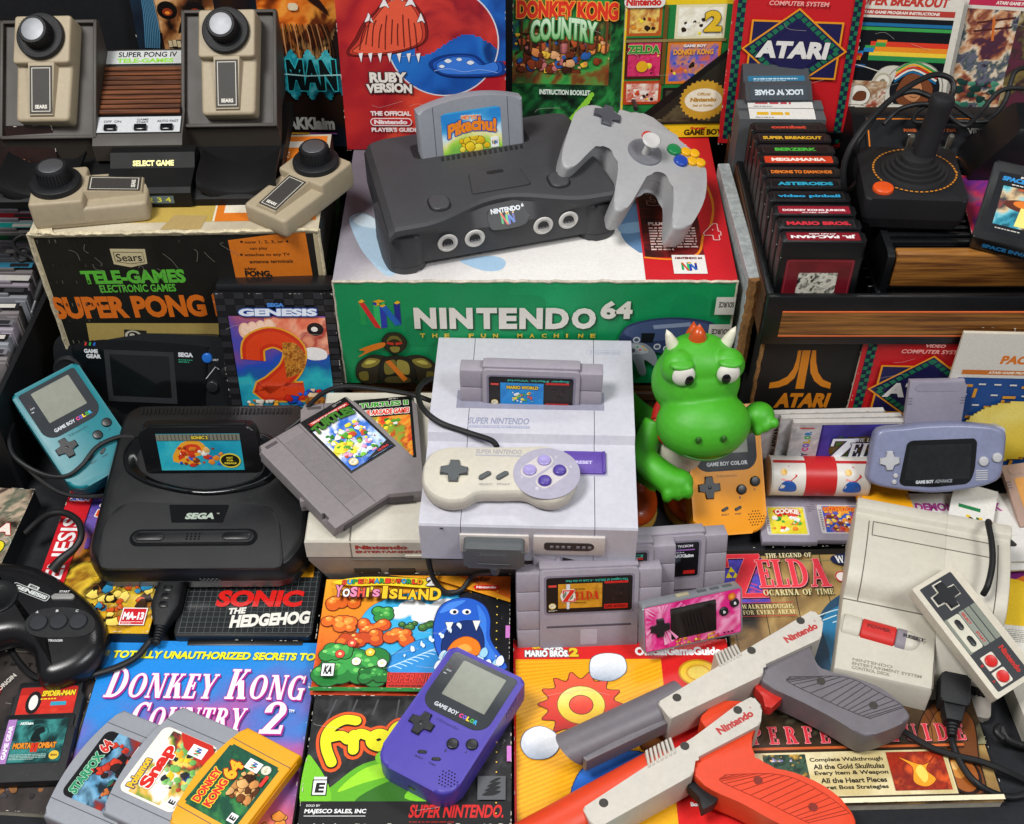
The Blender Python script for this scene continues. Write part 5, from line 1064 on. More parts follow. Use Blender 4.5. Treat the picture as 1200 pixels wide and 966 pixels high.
tg = lambda x, y, z=31: tuple(pm(teal) @ Vector((x, y, z)))
cable('handheld_lead', 'thin black lead crossing the lower half of the teal handheld and looping left', [tg(44, -46, 34), tg(30, -36), tg(6, -34), tg(-18, -44), tg(-38, -44, 28), tg(-56, -24, 20), tg(-68, 8, 14), tg(-62, 34, 6), tg(-50, 50, -4)], 2.4)
cable('handheld_lead', 'second thin black lead running below the teal handheld to the rounded console', [tg(-66, 6, 8), tg(-58, -30, 10), tg(-44, -58, 12), tg(-14, -78, 10), tg(20, -86, 4), tg(52, -84, 0)], 2.4)
# ---------------------------------------------------------------- pale top loading console with its pad, right
NO, NS = (960, 560), 3.579
t = thing('game_console', 'pale cream console with a humped back and a red power switch', 'game console', (386, 683, 50), (1.2, -1.8, -16.2), .988)
f = lambda pts, z=0: Lp(t, Z(NO, NS, pts), z)
creamc = plastic('cream console', '#c0bcb1', .4, 200, .07, .04, .4, dust=.06)
def prof_loft(m, pr, x0, x1, zb, b=2.0):
    r = []
    for x, k in ((x0, 1), (x0+b*.3, .3), (x0+b, 0), (x1-b, 0), (x1-b*.3, .3), (x1, 1)):
        r.append([(x, y, z-b*k) for y, z in pr]+[(x, pr[-1][0], zb), (x, pr[0][0], zb)])
    m.loft(r)
ns = .975
yf = f([(62, 800)])[0][1]; yfr = f([(470, 880), (690, 930)], -6)
hump = [(-2, 0), (0, 1.2), (2, 3.5)]+[(2+56*(1-math.cos(R(a_))), 3.5+24*math.sin(R(a_))) for a_ in (15, 30, 45, 60, 75, 88)]+[(66, 27.4), (78, 26.6), (86, 25), (88, 26), (90, 30), (92, 31), (101, 31), (103.5, 29.5), (104, 26)]
m = M()
prof_loft(m, [(-84, -4), (-82, -1), (-78, 0), (-30, 0)]+hump, -74, 14, -48); prof_loft(m, [(-52, -24), (-50, -21), (-46, -19), (-30, -4), (-18, 0)]+hump, 13, 74, -48)
m.build('shell', creamc, t, ang=40)
m = M(); m.prism(rr(146, 176, 5, 0, 12), -46, -38, 0, 1, 3); m.build('lower_shell', plastic('taupe base', '#8f8880', .5), t)
# flap outline and column seams drawn by thin grooves following the hump; a dark bar paints crease shade at its foot
def hz(y):
    for (a_, b_), (c_, d_) in zip(hump, hump[1:]):
        if a_ <= y <= c_: return b_+(d_-b_)*(y-a_)/(c_-a_)
    return 0
g = M()
for x in (-60, 62): g.tube([(x, y, hz(y)+.1) for y in (-2, 0, 2, 4, 6, 10, 14, 20, 26, 32, 40, 48, 56, 64, 72, 78)], .55, 6, 1, sm=False)
for y in (60, 78): g.tube([(x, y, hz(y)+.15) for x in (-56, 58)], .55, 6, 1, sm=False)
for x in (-56, 58): g.tube([(x, y, hz(y)+.15) for y in range(60, 79, 3)], .5, 6, 1, sm=False)
g.box((14, -68, -1), (.8, 30, 3)); g.box((0, -2.4, .2), (147, 1, .8)); g.build('seam_and_crease_shade', plastic('seam brown', '#6a6258', .8), t)
(ax, ay), (bx, by) = f([(100, 600), (425, 690)], 3)
L = math.hypot(bx-ax, by-ay); cx, cy = (ax+bx)/2, (ay+by)/2; an = math.degrees(math.atan2(by-ay, bx-ax))
def cap(x0, x1, name, mat):
    r = []
    for x, k in ((x0, .86), (x0+1, 1), (x1-1, 1), (x1, .9)): r.append([(x, 12*k*math.cos(R(a_)), 7*k*math.sin(R(a_))-1) for a_ in range(0, 181, 12)]+[(x, -12*k, -3), (x, 12*k, -3)][::-1] if 0 else [(x, 11.5*k*math.cos(R(a_)), 7*k*math.sin(R(a_))-1.5) for a_ in range(0, 360, 15)])
    m = M(); m.loft(r, mat=tr(cx, cy, 0, 0, 0, an)); return m.build(name, mat, t)
cap(-L/2, -L/2+17, 'switch_end', creamc); cap(-L/2+17.4, -L/2+49, 'power_switch', plastic('red switch', '#c3241f', .4, 120, .06)); cap(-L/2+49.4, L/2-12, 'reset_switch', plastic('switch grey', '#837d84', .45))
m = M(); m.ball((L/2-12, 0, -1.5), (12, 11.4, 7), tr(cx, cy, 0, 0, 0, an)); m.build('switch_end', creamc, t)
a = Art(60, 8); a.text('POWER', 0, 2, 22, 4, '#7a120e', .05); a.text('RESET', 33, 2, 20, 4, '#3a363c', .05); a.build('switch_lettering', t, (cx-L/2*math.cos(R(an))+22*math.cos(R(an)), cy-L/2*math.sin(R(an))+22*math.sin(R(an))-3, 5.7), (0, 0, an), mat=label_mat)
x, y = f([(140, 770)], .3)[0]; a = Art(66, 16)
for i in range(3): a.text(('NINTENDO', 'ENTERTAINMENT SYSTEM', 'CONTROL DECK')[i], 0, 11-i*4.4, (36, 62, 34)[i], 3.2, '#8f8878', .02)
a.build('lettering', t, (x, y-10, .25), (0, 0, 1), mat=label_mat)
m = M()
for k in range(2): m.box((36+k*27, -52.2, -35), (22, 2, 17), .8)
m.build('port_panel', plastic('port black', '#1a191c'), t)
m = M(); dots(m, [(58+i*4, -38+j*4) for i in range(4) for j in range(3)], 1.2, 0, .8, 8)
m.build('port_holes', gloss, t).matrix_local = Matrix.Translation((0, -53.3*S, 0)) @ Matrix.Rotation(R(90), 4, 'X')
# plug
pl = thing('pad_plug', 'black angular plug in the front of the pale cream console', 'plug', W(1117, 812, 30), (8, 0, -14))
m = M(); m.prism(rr(26, 30, 3), -9, 10, 2.5, 2); m.prism([(-10, -14), (10, -14), (7, -30), (-7, -30)], -7, 8, 2, 2); m.build('plug_body', blackm, pl)
m = M()
for k in range(5): m.cyl((0, 0, k*3), 6-k*.45, 2.2, .5, 14, tr(0, -28, 0, 90))
m.build('strain_relief', blackm, pl)
cable('pad_lead', 'black lead falling from the angular plug over the brown guide, crossing the gun lead', [tuple(pm(pl) @ Vector((0, -40, 0))), W(1113, 845, 19), W(1116, 870, 18), W(1126, 895, 18), W(1142, 916, 18), W(1165, 930, 10), W(1190, 934, 5), W(1225, 924, 4)], lambda u: 4.6-1.4*min(1, u*5))
# pad on the console
t = thing('game_pad', 'rectangular cream pad with a black face and two red buttons on the pale console', 'game pad', (418, 645, 75), (4.8, 15.3, -59.8), .96)
m = M(); m.prism(rr(123, 53, 1.5), -10, 2, 1.4, 2); m.prism(rr(121, 51, 1.5), -13, -9.6, 0, 1, 2); m.build('shell', plastic('pad cream', '#c6c0b2', .45, 200, .1), t)
M().prism(rr(114, 39, 1.5, 0, -1), 1.6, 2.3, .2, 1).build('face_plate', plastic('pad face', '#26292d', .5, 160, .08), t)
a = Art(123, 53)
def P2(x, y): return x+61.5, y+26.5
for y0, hh in ((12.2, 6), (4.6, 6.4), (-2.6, 6), (-20.4, 4)):
    a.rect(*P2(-21, y0), 38, hh, '#7f8478', .8)
a.rect(*P2(-21, -2.4), 38, 6, '#8b8f84', .8); a.text('SELECT', *P2(-19, -1), 13, 3, '#b5302a', .04); a.text('START', *P2(2, -1), 12, 3, '#b5302a', .04)
a.text('Nintendo', *P2(24, 8), 28, 6, '#b5302a', .07); a.text('B', *P2(29.5, -18.8), 2.4, 3, '#b5302a', .06); a.text('A', *P2(46, -18.8), 2.4, 3, '#b5302a', .06)
a.build('face_print', t, (-61.5, -26.5, 2.32), mat=label_mat)
m = M(); m.prism(rr(37, 14, 1.6, -2, -10.5), 2, 3, .4, 1); m.build('button_bar', plastic('pad bar', '#c4c2b4', .5), t)
for x in (-11, 7): M().prism(rr(11, 5, 2.4, x, -10.5), 2.6, 4.6, 1, 2).build('pill_button', btnk, t)
for x in (31, 47.5):
    M().prism(rr(14.5, 14.5, 1.2, x, -7.5), 2, 3, .4, 1).build('button_plate', plastic('pad plate white', '#cfcbc0', .5), t)
    m = M(); m.lathe([(0, 5.2), (3, 5.3), (5, 5.6), (5.8, 5.0), (5.8, 2.5)], 24, Matrix.Translation((x, -7.5, 0))); m.build('button', plastic('red button', '#c4211c', .3, 80, .04), t)
m = M(); plus((-40, -2), 29, 11.4, m, 2, 2.9, .3); m.build('cross_border', plastic('pad plate white', '#cfcbc0'), t)
m = M(); plus((-40, -2), 26, 8.6, m, 2.4, 5.6, .9); m.build('direction_pad', btnk, t)
cable('pad_lead', 'black lead standing up from the pad and bending over the back of the pale console', [W(1152, 697, 82), W(1158, 685, 92), W(1163, 660, 97), W(1162, 635, 98), W(1158, 612, 94), W(1164, 620, 66), W(1182, 634, 34), W(1200, 648, 14), W(1225, 658, 8)], 3)
# ---------------------------------------------------------------- grey controller cut by the right edge
t = thing('game_pad', 'grey squared controller with a dark blue panel cut by the right edge', 'game pad', W(1222, 850, 0), (0, 0, 4))
m = M(); m.prism(rr(70, 104, 9, 8, 4), 6, 26, 3, 3, 2); m.prism(rr(66, 98, 9, 8, 4), 0, 6.4, 0, 1, 2); m.build('shell', creamc, t)
M().prism(rr(44, 60, 3, 10, 14), 25.6, 26.6, .3, 1).build('face_plate', plastic('deep blue plate', '#2c3054', .35), t)
M().prism(rr(12, 5, 2, -16, -34), 25.4, 27.6, 1, 2).build('pill_button', dgrey, t)
cable('controller_lead', 'short black lead entering the left side of the grey squared controller', [W(1176, 866, 18), W(1168, 858, 20), W(1172, 852, 20), W(1180, 866, 16), W(1200, 874, 10), W(1225, 880, 6)], 3.6)
# ---------------------------------------------------------------- small grey cartridges, tin roll, boxes of small games
def pocket_cart(label, loc, rot, mat, art=None, s=1, group='small pocket game cartridges', alpha=None):
    t = thing('game_cartridge', label, 'cartridge', loc, rot, s, group)
    m = M(); m.prism([(-28.5, -32.5), (28.5, -32.5), (28.5, 27), (25.5, 27), (25.5, 32.5), (-28.5, 32.5)], 0, 7.6, 1, 2, 1)
    m.prism(rr(46, 9, 4, 0, 26), 7.2, 8, .3, 1); m.build('shell', mat, t)
    g = M()
    for k in range(3): g.box((-26, 14-k*3, 7.6), (4, 1, .5)); g.box((26, 14-k*3, 7.6), (4, 1, .5))
    g.build('grip_line', plastic('grip shade', '#6d6874', .7), t)
    if art: art.build('label', t, (-art.w/2, -24, 7.66), mat=label_mat)
    return t
pk = plastic('pocket cartridge grey', '#8f8a98', .5, 220, .15, .05, .4)
a = lab(43, 38, 2, '#c9c7c9'); a.paint(4, 1.5, 37, 35, ['#e8d82a', '#f0e24a', '#d8c820', '#f4ea6a'], 3, 5, 16); a.blobs(6, 4, 32, 26, ['#2f9a3a', '#4ab84a', '#e84a2a', '#f4f4ec', '#f08a2a', '#f4f4ec', '#3fa83f'], 34, 1.4, 4.4, 6, .4)
a.blobs(9, 24, 28, 8, ['#d8281f', '#e84a3a'], 14, 2.5, 4.5, 4, .2); a.text('COOKIE', 11, 26, 25, 7, '#f4efe2', .1, out='#c8241c', ow=.7, warp=lambda u, v: (u, v+.3*math.sin(u*3.1))); a.small(1.2, 4, 2, 28, 9, '#8a8790', 4)
pocket_cart('small grey cartridge with a yellow and green label beside the yellow handheld', (285, 826, 12), (1, 0, -.6), pk, a)
a = lab(43, 38, 2, '#c9c7c9'); a.paint(5, 1.5, 36, 35, ['#2a4aa8', '#3a66c8', '#b8442a', '#e88a2a', '#2f4f9a'], 4, 9, 16, con=2); a.blobs(6, 3, 33, 26, ['#d8401f', '#f0a03a', '#f4e6c8', '#2a52b8', '#7a3a1a', '#f0c84a', '#b82a1c'], 50, 1.2, 4, 9, .4); a.text('DONKEY KONG', 6, 29, 34, 5.6, '#d8301f', .1, out='#f4c83a', ow=.4); a.small(1.2, 4, 2.4, 28, 9, '#8a8790', 5)
pocket_cart('small grey cartridge with a blue and orange label touching the pale console', (341, 828, 12), (1, 0, -.8), pk, a)
a = None
pocket_cart('yellow small cartridge lying flat behind the pale console', (387, 826, 30), (0, 0, 3), yellow_cart, None, .95)
clear = plastic('translucent orange shell', '#c4a596', .3, 100, .05, .05, .5, trans=.35)
t = pocket_cart('translucent orange small cartridge at the right edge', (548, 842, 36), (16, -8, 6), clear, None, 1.08)
M().prism(rr(40, 40, 2, 0, -3), 7.5, 8, .2, 1).build('label', plastic('orange cart label', '#c9904a', .35), t)
# roll
t = thing('paper_tube', 'white cardboard tube with a broad red band lying on its side', 'tube', (0, 0, 0))
A, B = Vector(atY(897, 557, 895)), Vector(atY(1014, 557, 893)); A = at(900, 557, 46); B = at(1014, 557, 46); Lr = (B-A).length
t['_pose'] = [v for row in pose(A, (0, 0, -1)) for v in row]; t.matrix_world = Matrix.Translation(A*S) @ Matrix.Rotation(R(-1), 4, 'Z')
def roll(x0, x1, r0, name, col):
    m = M(); ra = [[(x, r_*math.cos(R(a_)), r_*math.sin(R(a_))) for a_ in range(0, 360, 9)] for x, r_ in ((x0, r0), (x1, r0))]; m.loft(ra, caps=False); return m.build(name, plastic(col[0], col[1], .35, 120, .05, .03), t, ang=40)
roll(0, Lr, 21, 'tube_wall', ('tube white', '#d6d2cd')); roll(Lr*.345, Lr*.66, 21.15, 'red_band', ('tube red', '#bf1f20'))
m = M(); m.lathe([(0, -.6), (19.5, -.6), (20.6, -.2), (21.4, 0), (21.4, 2)], 40, tr(0, 0, 0, 0, 90)); m.lathe([(0, -.6), (19.5, -.6), (20.6, -.2), (21.4, 0), (21.4, 2)], 40, tr(Lr, 0, 0, 0, -90)); m.build('end_cap', plastic('tube cap', '#c2bdb8', .5), t)
a = Art(Lr, 40)
for x0 in (.04, .68): a.rect(Lr*x0*0+(0 if x0 < .5 else Lr*.66), 36.4, Lr*.345, 3.6, '#bf1f20')
for cx_, sg in ((.17, 1), (.82, -1)):  # plain colour shapes where a printed figure stood
    X = Lr*cx_
    a.poly(smooth([(X-9, 5), (X-6, 15), (X+2, 17), (X+8, 12), (X+7, 4)], 4), '#2458a8'); a.poly([(X-8, 18), (X, 33), (X+9, 22), (X+2, 16)], '#c22a24'); a.ell(X-5, 26, 3.4, 3.4, '#e0b04a')
bend = lambda x, y, z: (x, -(21.25+z)*math.sin((y-26)/21), 0)
Rr = 21.3
a.build('tube_print', t, bend=lambda x, y, z: (x, -(Rr+z)*math.cos((y-6)/21*1.0+.05), (Rr+z)*math.sin((y-6)/21+.05)), mat=label_mat)
# thin boxes of small games
def art_oracle():
    a = Art(125, 80, '#2f2a78'); a.paint(30, 0, 95, 80, ['#2a246a', '#3b3490', '#4a44a8', '#2c2670'], 3, 5, 20); a.paint(0, 0, 30, 80, ['#8f8d90', '#c4c2c4', '#a5a3a6', '#d8d6d6'], 2, 8, 10); a.rect(31, 0, 1, 80, '#1c1850')
    a.text('GAME BOY', 21, 2, 40, 7, '#2a2450', .04, rot=90)
    for i, (ch, c) in enumerate(zip('COLOR', ['#c83a8a', '#6a4ac0', '#c8a82a', '#2f9a3f', '#2a7ab8'])): a.text(ch, 21, 44+i*5.6, 5, 7, c, .06, rot=90)
    a.text('Nintendo', 8, 75, 15, 2.6, '#c83a30', .04); a.ell(74, 46, 32, 18, '#5a4a1c'); a.blobs(46, 30, 58, 34, ['#6a5a22', '#8a7a34', '#4a3c18', '#3f6a2a'], 26, 3, 8, 4)
    serif(a, 'Z', 38, 28, 30, 34, '#e8ecf4', out='#23306a', ow=.8, shear=.1); serif(a, 'ELDA', 62, 36, 54, 20, '#f0f2f6', out='#23306a', ow=.8, shear=.08, gap=.02); serif(a, 'THE LEGEND OF', 66, 58, 44, 5, '#dfe2ec'); serif(a, 'ORACLE OF', 54, 25, 40, 6, '#dfe2ec'); return a
def art_adv(seed, cols):
    a = Art(125, 80, '#8a888c'); a.paint(28, 0, 97, 80, cols, 3, seed, 20, con=2); a.paint(0, 0, 29, 80, ['#7a787c', '#c9c7c9', '#98969a', '#dddbdc'], 2, seed+3, 10); a.text('GAME BOY', 20, 2, 32, 6, '#55525a', .02, rot=90); a.text('ADVANCE', 20, 36, 40, 7, '#1d1b22', .08, rot=90); return a
whitebox = plastic('box board white', '#b9b6b4', .7)
bz = 58
gb = 'thin boxed games standing behind the tube'
for k, (lab_, px, art_, y_) in enumerate((('thin game box with a grey strip, leftmost of the three boxes behind the tube', 880, art_adv(5, ['#1c1c24', '#3a3a48', '#6a2a2a', '#20202a']), 890), ('thin game box with a grey strip, the middle box behind the tube', 900, art_adv(8, ['#141418', '#2a3a4a', '#7a7a80', '#0f0f14']), 883), ('purple game box with silver serif lettering and colour strip behind the tube', 915, art_oracle(), 876))):
    p = atY(px, 560, y_); book('game_box', lab_, 'game box', (p.x+62, y_, 26), (86, 0, (2, 1.5, 1)[k]), 125, 84, 6, art_, base='b', edge=whitebox, group=gb)
# ---------------------------------------------------------------- wide translucent handheld
GO, GS = (870, 440), 3.636
t = thing('handheld_console', 'wide translucent bluish handheld with a glossy screen and a grey cartridge in it', 'handheld game', (434, 846, 85), (56, -4, 4.5), .936)
f = lambda pts, z=12: Lp(t, Z(GO, GS, pts), z)
gba = plastic('glacier blue', '#858aa8', .28, 90, .04, .08, .5, trans=.12)
o = smooth(f([(536, 440), (545, 380), (560, 290), (575, 245), (610, 228), (690, 222), (780, 212), (920, 208), (1020, 212), (1090, 222), (1128, 245), (1128, 300), (1118, 380), (1108, 432), (1070, 462), (980, 486), (840, 504), (740, 500), (620, 484), (560, 468)]), 4)
m = M(); cx, cy = sum(p[0] for p in o)/len(o), sum(p[1] for p in o)/len(o)
m.loft([[((x-cx)*q+cx, (y-cy)*q+cy, z) for x, y in o] for q, z in ((.93, -12), (.97, -9), (1, -2), (1, 5), (.985, 9.5), (.95, 11.8), (.9, 12.2))]); m.build('shell', gba, t, ang=50)
M().prism(rounded(f([(702, 290), (722, 278), (990, 268), (1000, 285), (990, 400), (976, 440), (960, 462), (810, 476), (680, 470), (668, 455)], 12.5), 5), 11.8, 12.9, .5, 1).build('screen_lens', plastic('lens black', '#0c0d0f', .05, 15, .01, .1, .5, coat=.6), t)
M().prism(f([(716, 300), (978, 290), (968, 440), (690, 448)], 13), 12.5, 13.0, .1, 1).build('screen', plastic('screen smoke', '#191b1d', .05, 10, .01, .3, .6, coat=.6), t)
x, y = f([(738, 463)], 13)[0]; x2, y2 = f([(893, 456)], 13)[0]; a = Art(70, 6); a.text('GAME BOY', 0, 0, (x2-x)*.5, 3.8, '#c9ccd2', .08); a.text('ADVANCE', (x2-x)*.52, 0, (x2-x)*.48, 3.8, '#8a8d94', .05, .1); a.build('lettering', t, (x, y, 13.05), (0, 0, math.degrees(math.atan2(y2-y, x2-x))), mat=label_mat)
silver = plastic('silver key', '#b6b7bd', .35, 80, .04, .04, .5)
x, y = f([(626, 363)])[0]; m = M(); plus((x, y), 21, 7.2, m, 11.5, 15, 1); m.build('direction_pad', silver, t)
for p in ((1026, 365), (1084, 349)): x, y = f([p])[0]; M().cyl((x, y, 11.5), 5.2, 3.8, 1.2, 22).build('button', silver, t)
for p in ((652, 427), (646, 454)): x, y = f([p])[0]; M().cyl((x, y, 11.5), 2.6, 2.6, .8, 16).build('button', silver, t)
x, y = f([(1020, 425)], 12.2)[0]; m = M()
for i in range(5): m.prism(rr(13, 1.1, .5, x, y-5+i*2.5), 12.1, 12.7, .2, 1)
m.build('speaker_grille', silver, t)
for sx in (-1, 1):
    m = M(); X = 50*sx; m.loft([[(X+sx*u, 30+v*1.0+(2 if abs(u) < 9 else 0), z) for u, v in rr(34, 12, 5)] for z in (-10, 8)]); m.build('shoulder_button', plastic('shoulder silver', '#a9abba', .3), t)
m = M(); m.box((0, 40, -2), (8, 3, 6), 1); m.build('link_socket', gloss, t)
pocket_cart('grey small cartridge standing up from the wide bluish handheld', pm(t) @ Vector((-4, 56, -14)), (72, -3, 3.5), pk, None, 1.02)
# ---------------------------------------------------------------- pink handheld
MO, MS = (590, 600), 3.871
t = thing('handheld_console', 'small bright pink handheld with a black screen leaning on the grey cartridges', 'handheld game', (170, 674, 50), (64.6, 7.3, 9.7), .994)
m = M(); m.prism(rr(101, 50, 3), -14, -.5, 1.6, 2, 1.6); m.build('shell', plastic('silver case', '#8f9298', .35, 120, .06, .05, .5, metal=.3), t)
a = lab(98, 47, 2, '#d21f7a'); a.paint(.6, .6, 96.8, 45.8, ['#c01468', '#e82c8c', '#f06ab0', '#d81c7c', '#f7a8cf', '#e02484'], 3, 8, 44, con=2)
rnd = random.Random(4)
for i in range(26): 
    an = rnd.uniform(0, 6.28); c0 = (16+rnd.uniform(-2, 2), 30); a.poly([(min(max(c0[0]+8*math.cos(an), 1), 97), min(max(c0[1]+8*math.sin(an), 1), 46)), (min(max(c0[0]+26*math.cos(an), 1), 97), min(max(c0[1]+26*math.sin(an), 1), 46)), (min(max(c0[0]+26*math.cos(an+.12), 1), 97), min(max(c0[1]+26*math.sin(an+.12), 1), 46))], rnd.choice(['#f7b5d6', '#f49ac8', '#ef78b4']))
a.blobs(30, 1, 46, 7, ['#d8b02a', '#b8342a', '#e8d05a', '#c8702a'], 40, .8, 2.2, 9, .4); a.ell(88, 41, 4, 4, '#d8641c'); a.ell(88, 41, 2.2, 2.2, '#f0a02a')
for i in range(3): a.ell(80+i*4, 4, 1, 1, '#3a0a22', 8)
a.build('face_plate', t, (-49, -23.5, -.35), mat=printed('case sleeve'))
M().prism(rr(46, 33, 1, 0, 1), -.5, .5, .2, 1).build('screen', lcdk_mat, t)
m = M(); plus((-34, 0), 19, 6.6, m, -.5, 2.2, .8); m.build('direction_pad', btnk, t)
for x, y, tx in ((31, 3, 'b'), (42, 10, 'a')):
    b = M().cyl((x, y, -.5), 4.6, 2.4, .9, 20).build('button', btnk, t); aa = Art(3, 3); aa.text(tx, 0, 0, 2.6, 3.2, '#e8e8ea', .06); aa.build('letter', b, (x-1.3, y-1.5, 1.95), mat=label_mat)
m = M(); m.box((-8, 25.6, -7), (13, 2, 5), .6); m.build('slot_catch', plastic('catch gold', '#a89f84', .4), t)
for k in range(3): M().box((12+k*13, 25.3, -7), (9, 1, 4), .4).build('button', dgrey, t)
# ---------------------------------------------------------------- papers at the right
def art_demon():
    a = Art(140, 90, '#dcd9d4'); a.text('DEMON ATTACK', 8, 66, 90, 11, '#a8308c', .05); a.rect(12, 52, 26, 5, '#b03a98'); a.small(12, 47, 26, 3, 1, '#8a8790', 2)
    a.rect(44, 4, .6, 84, '#c4bfb8'); a.ring(66, 46, 19, 15, '#c86a2a'); a.ring(66, 46, 15, 11, '#3a2a22'); a.ell(66, 46, 11, 11, '#1d6a8a'); a.blobs(58, 38, 16, 16, ['#2fa8c8', '#0f3040', '#58c8d8'], 14, 1.5, 4, 4); return a
q = at(1146, 607, 34); book('game_manual', 'white leaflet with magenta lettering behind the pale console', 'leaflet', (q.x+4, q.y-6, 24), (0, 0, 0), 140, 90, 3, art_demon())
def art_card():
    a = Art(44, 88, '#e2e0da'); a.rect(8, 52, 22, 5, '#1f7a4a', 0); a.blobs(10, 20, 24, 26, ['#c83a2a', '#2f8a3a', '#e8c03a', '#3a2a1a'], 16, 1.5, 4.5, 3); return a
q = at(1140, 600, 44); book('game_card', 'white card with a green bar tucked under the translucent cartridge', 'card', (q.x, q.y, 36), (0, 0, -22), 44, 88, 1.6, art_card())
def art_rain():
    a = Art(90, 80, '#dedbd4')
    for i, c in enumerate(('#c8261c', '#e8601c', '#f0a21c', '#f4d62a', '#e8501c')): a.poly([(0, 74-i*6), (90, 30-i*6), (90, 24-i*6), (0, 68-i*6)], c)
    a.poly([(0, 30), (50, 6), (90, 0), (0, 0)], '#e6e3dc'); return a
q = at(1186, 622, 30); book('game_manual', 'leaflet with rainbow orange stripes at the right edge', 'leaflet', (q.x+12, q.y-4, 20), (0, 0, 3), 90, 80, 3, art_rain())
def art_act():
    a = Art(92, 150, '#d8d5cc'); a.rect(0, 102, 92, 48, '#7a2a78'); a.poly([(0, 112), (40, 150), (0, 150)], '#c8283a'); a.poly([(10, 100), (92, 150), (92, 100)], '#d8762a'); a.ell(50, 96, 32, 32, '#efc72a'); a.rect(0, 60, 92, 10, '#e6e2d8'); a.small(6, 48, 60, 18, 8, '#8a8578', 4, .3); a.text('ACTIVISION', 8, 26, 80, 11, '#c8281f', .08, .1); a.small(8, 8, 50, 10, 3, '#8a8578', 5, .3); return a
q = at(1186, 718, 20); book('game_manual', 'cream leaflet with a yellow disc and red slanted lettering', 'leaflet', (q.x+4, q.y-4, 8), (0, 0, -7), 92, 150, 3, art_act())
# ---------------------------------------------------------------- green console box and what carries it
M_ = thing('plank_stack', 'brown wood-edged boards stacked under the long green box', 'boards', (23, 1096, 0))
brown = wood('brown board', '#3a2413', '#7a5330', 'X', 1.0, .6)
for k, (z0, z1, dy) in enumerate(((0, 34, 6), (35, 54, 0), (55, 67, -3), (68, 84.6, 0))): M().box((0, dy, (z0+z1)/2), (404-(k == 2)*8, 262, z1-z0), 1.2, 1).build('board', brown, M_)
BX0, BX1, BY0, BY1, BZ0, BZ1 = -170.5, 214.5, 911, 1166, 132, 265   # as on the art; the box is set back and enlarged as one
bt = thing('console_box', 'long green and white console box with worn edges, in the centre of the back row', 'box', ((BX0+BX1)/2*1.054, (BY0+BY1)/2*1.054, 85), s=1.054)
bw, bd, bh = BX1-BX0, BY1-BY0, BZ1-BZ0
M().box((0, 0, bh/2), (bw-.6, bd-.6, bh-.6), .8, 1).build('box_body', plastic('box card white', '#b9b0a2', .8, 80, .3, .15), bt)
a = Art(bw, bh, '#0f8a52'); a.paint(0, 0, bw, bh, ['#0c7f4a', '#129659', '#0f8c52', '#18a062'], 2, 4, 40)
for i in range(7): a.poly(rr(34, 40, 9, 30+i*52, 96-(i % 3)*26), ['#0f8f55', '#0d8650', '#139358'][i % 3])
def dx(px): return (px-389.5)/(865-389.5)*bw
n64_mark(a, dx(417), 74, 40)
for i, ch in enumerate('NINTENDO'): 
    x = dx(482)+(0, 27.5, 38, 67, 91, 113, 141, 169)[i]*.91; a.text(ch, x, 74, (24, 7.5, 25, 22, 19.5, 25, 25, 26)[i]*.91, 27, '#e6e0d6', .11, shadow='#0a4a2c', sd=(1.4, -1.6))
a.text('64', dx(706), 87, 31, 23, '#e6e0d6', .05, shadow='#0a4a2c', sd=(1.4, -1.6))
for i, ch in enumerate('THE FUN MACHINE'): 
    if ch != ' ': a.text(ch, dx(488)+i*12.0, 63, 2 if ch == 'I' else 5, 5.4, '#d8b83a', .04)
# a plain armoured bust in dark and gold stands where the printed fighter was
for sx in (-1, 1):
    a.shape([(54+sx*8, 36), (54+sx*24, 40), (54+sx*38, 30), (54+sx*42, 12), (54+sx*36, 2), (54+sx*22, 2), (54+sx*14, 20)], '#2a2416', '#0c0a06', .8); a.shape([(54+sx*16, 34), (54+sx*28, 36), (54+sx*36, 26), (54+sx*30, 22), (54+sx*20, 26)], '#8a7c30', '#1a160a', .6); a.poly(smooth([(54+sx*20, 32), (54+sx*28, 33), (54+sx*32, 28), (54+sx*26, 28)], 4), '#d0c25a'); a.shape([(54+sx*30, 18), (54+sx*39, 16), (54+sx*38, 6), (54+sx*30, 6)], '#6a5e24', '#14110a', .5)
a.shape([(38, 2), (36, 20), (42, 36), (54, 40), (66, 36), (72, 20), (70, 2)], '#1c1910', '#080704', .8); a.shape([(42, 30), (53, 34), (53, 18), (42, 14)], '#7a6e2c', '#14110a', .6); a.shape([(55, 34), (66, 30), (66, 14), (55, 18)], '#9a8c3c', '#14110a', .6); a.shape([(44, 11), (64, 11), (66, 3), (42, 3)], '#4a4220', '#0c0a06', .5)
a.poly([(43, 32), (48, 34), (64, 8), (60, 4)], '#d8741c'); a.shape([(44, 50), (42, 60), (47, 69), (54, 71), (61, 69), (66, 60), (64, 50), (54, 42)], '#2c2718', '#080704', .8); a.shape([(46, 58), (50, 66), (58, 66), (62, 58), (54, 62)], '#6e6428', '#14110a', .5); a.poly([(46, 56), (53, 54), (53, 57.5), (47, 58.6)], '#c8301c'); a.poly([(62, 56), (55, 54), (55, 57.5), (61, 58.6)], '#c8301c'); a.shape([(49, 52), (59, 52), (57, 45), (51, 45)], '#8a7c34', '#14110a', .5)
a.poly(smooth([(43, 52), (30, 46), (16, 38), (24, 46), (18, 48), (32, 55), (44, 58)], 3), '#e07a1c')
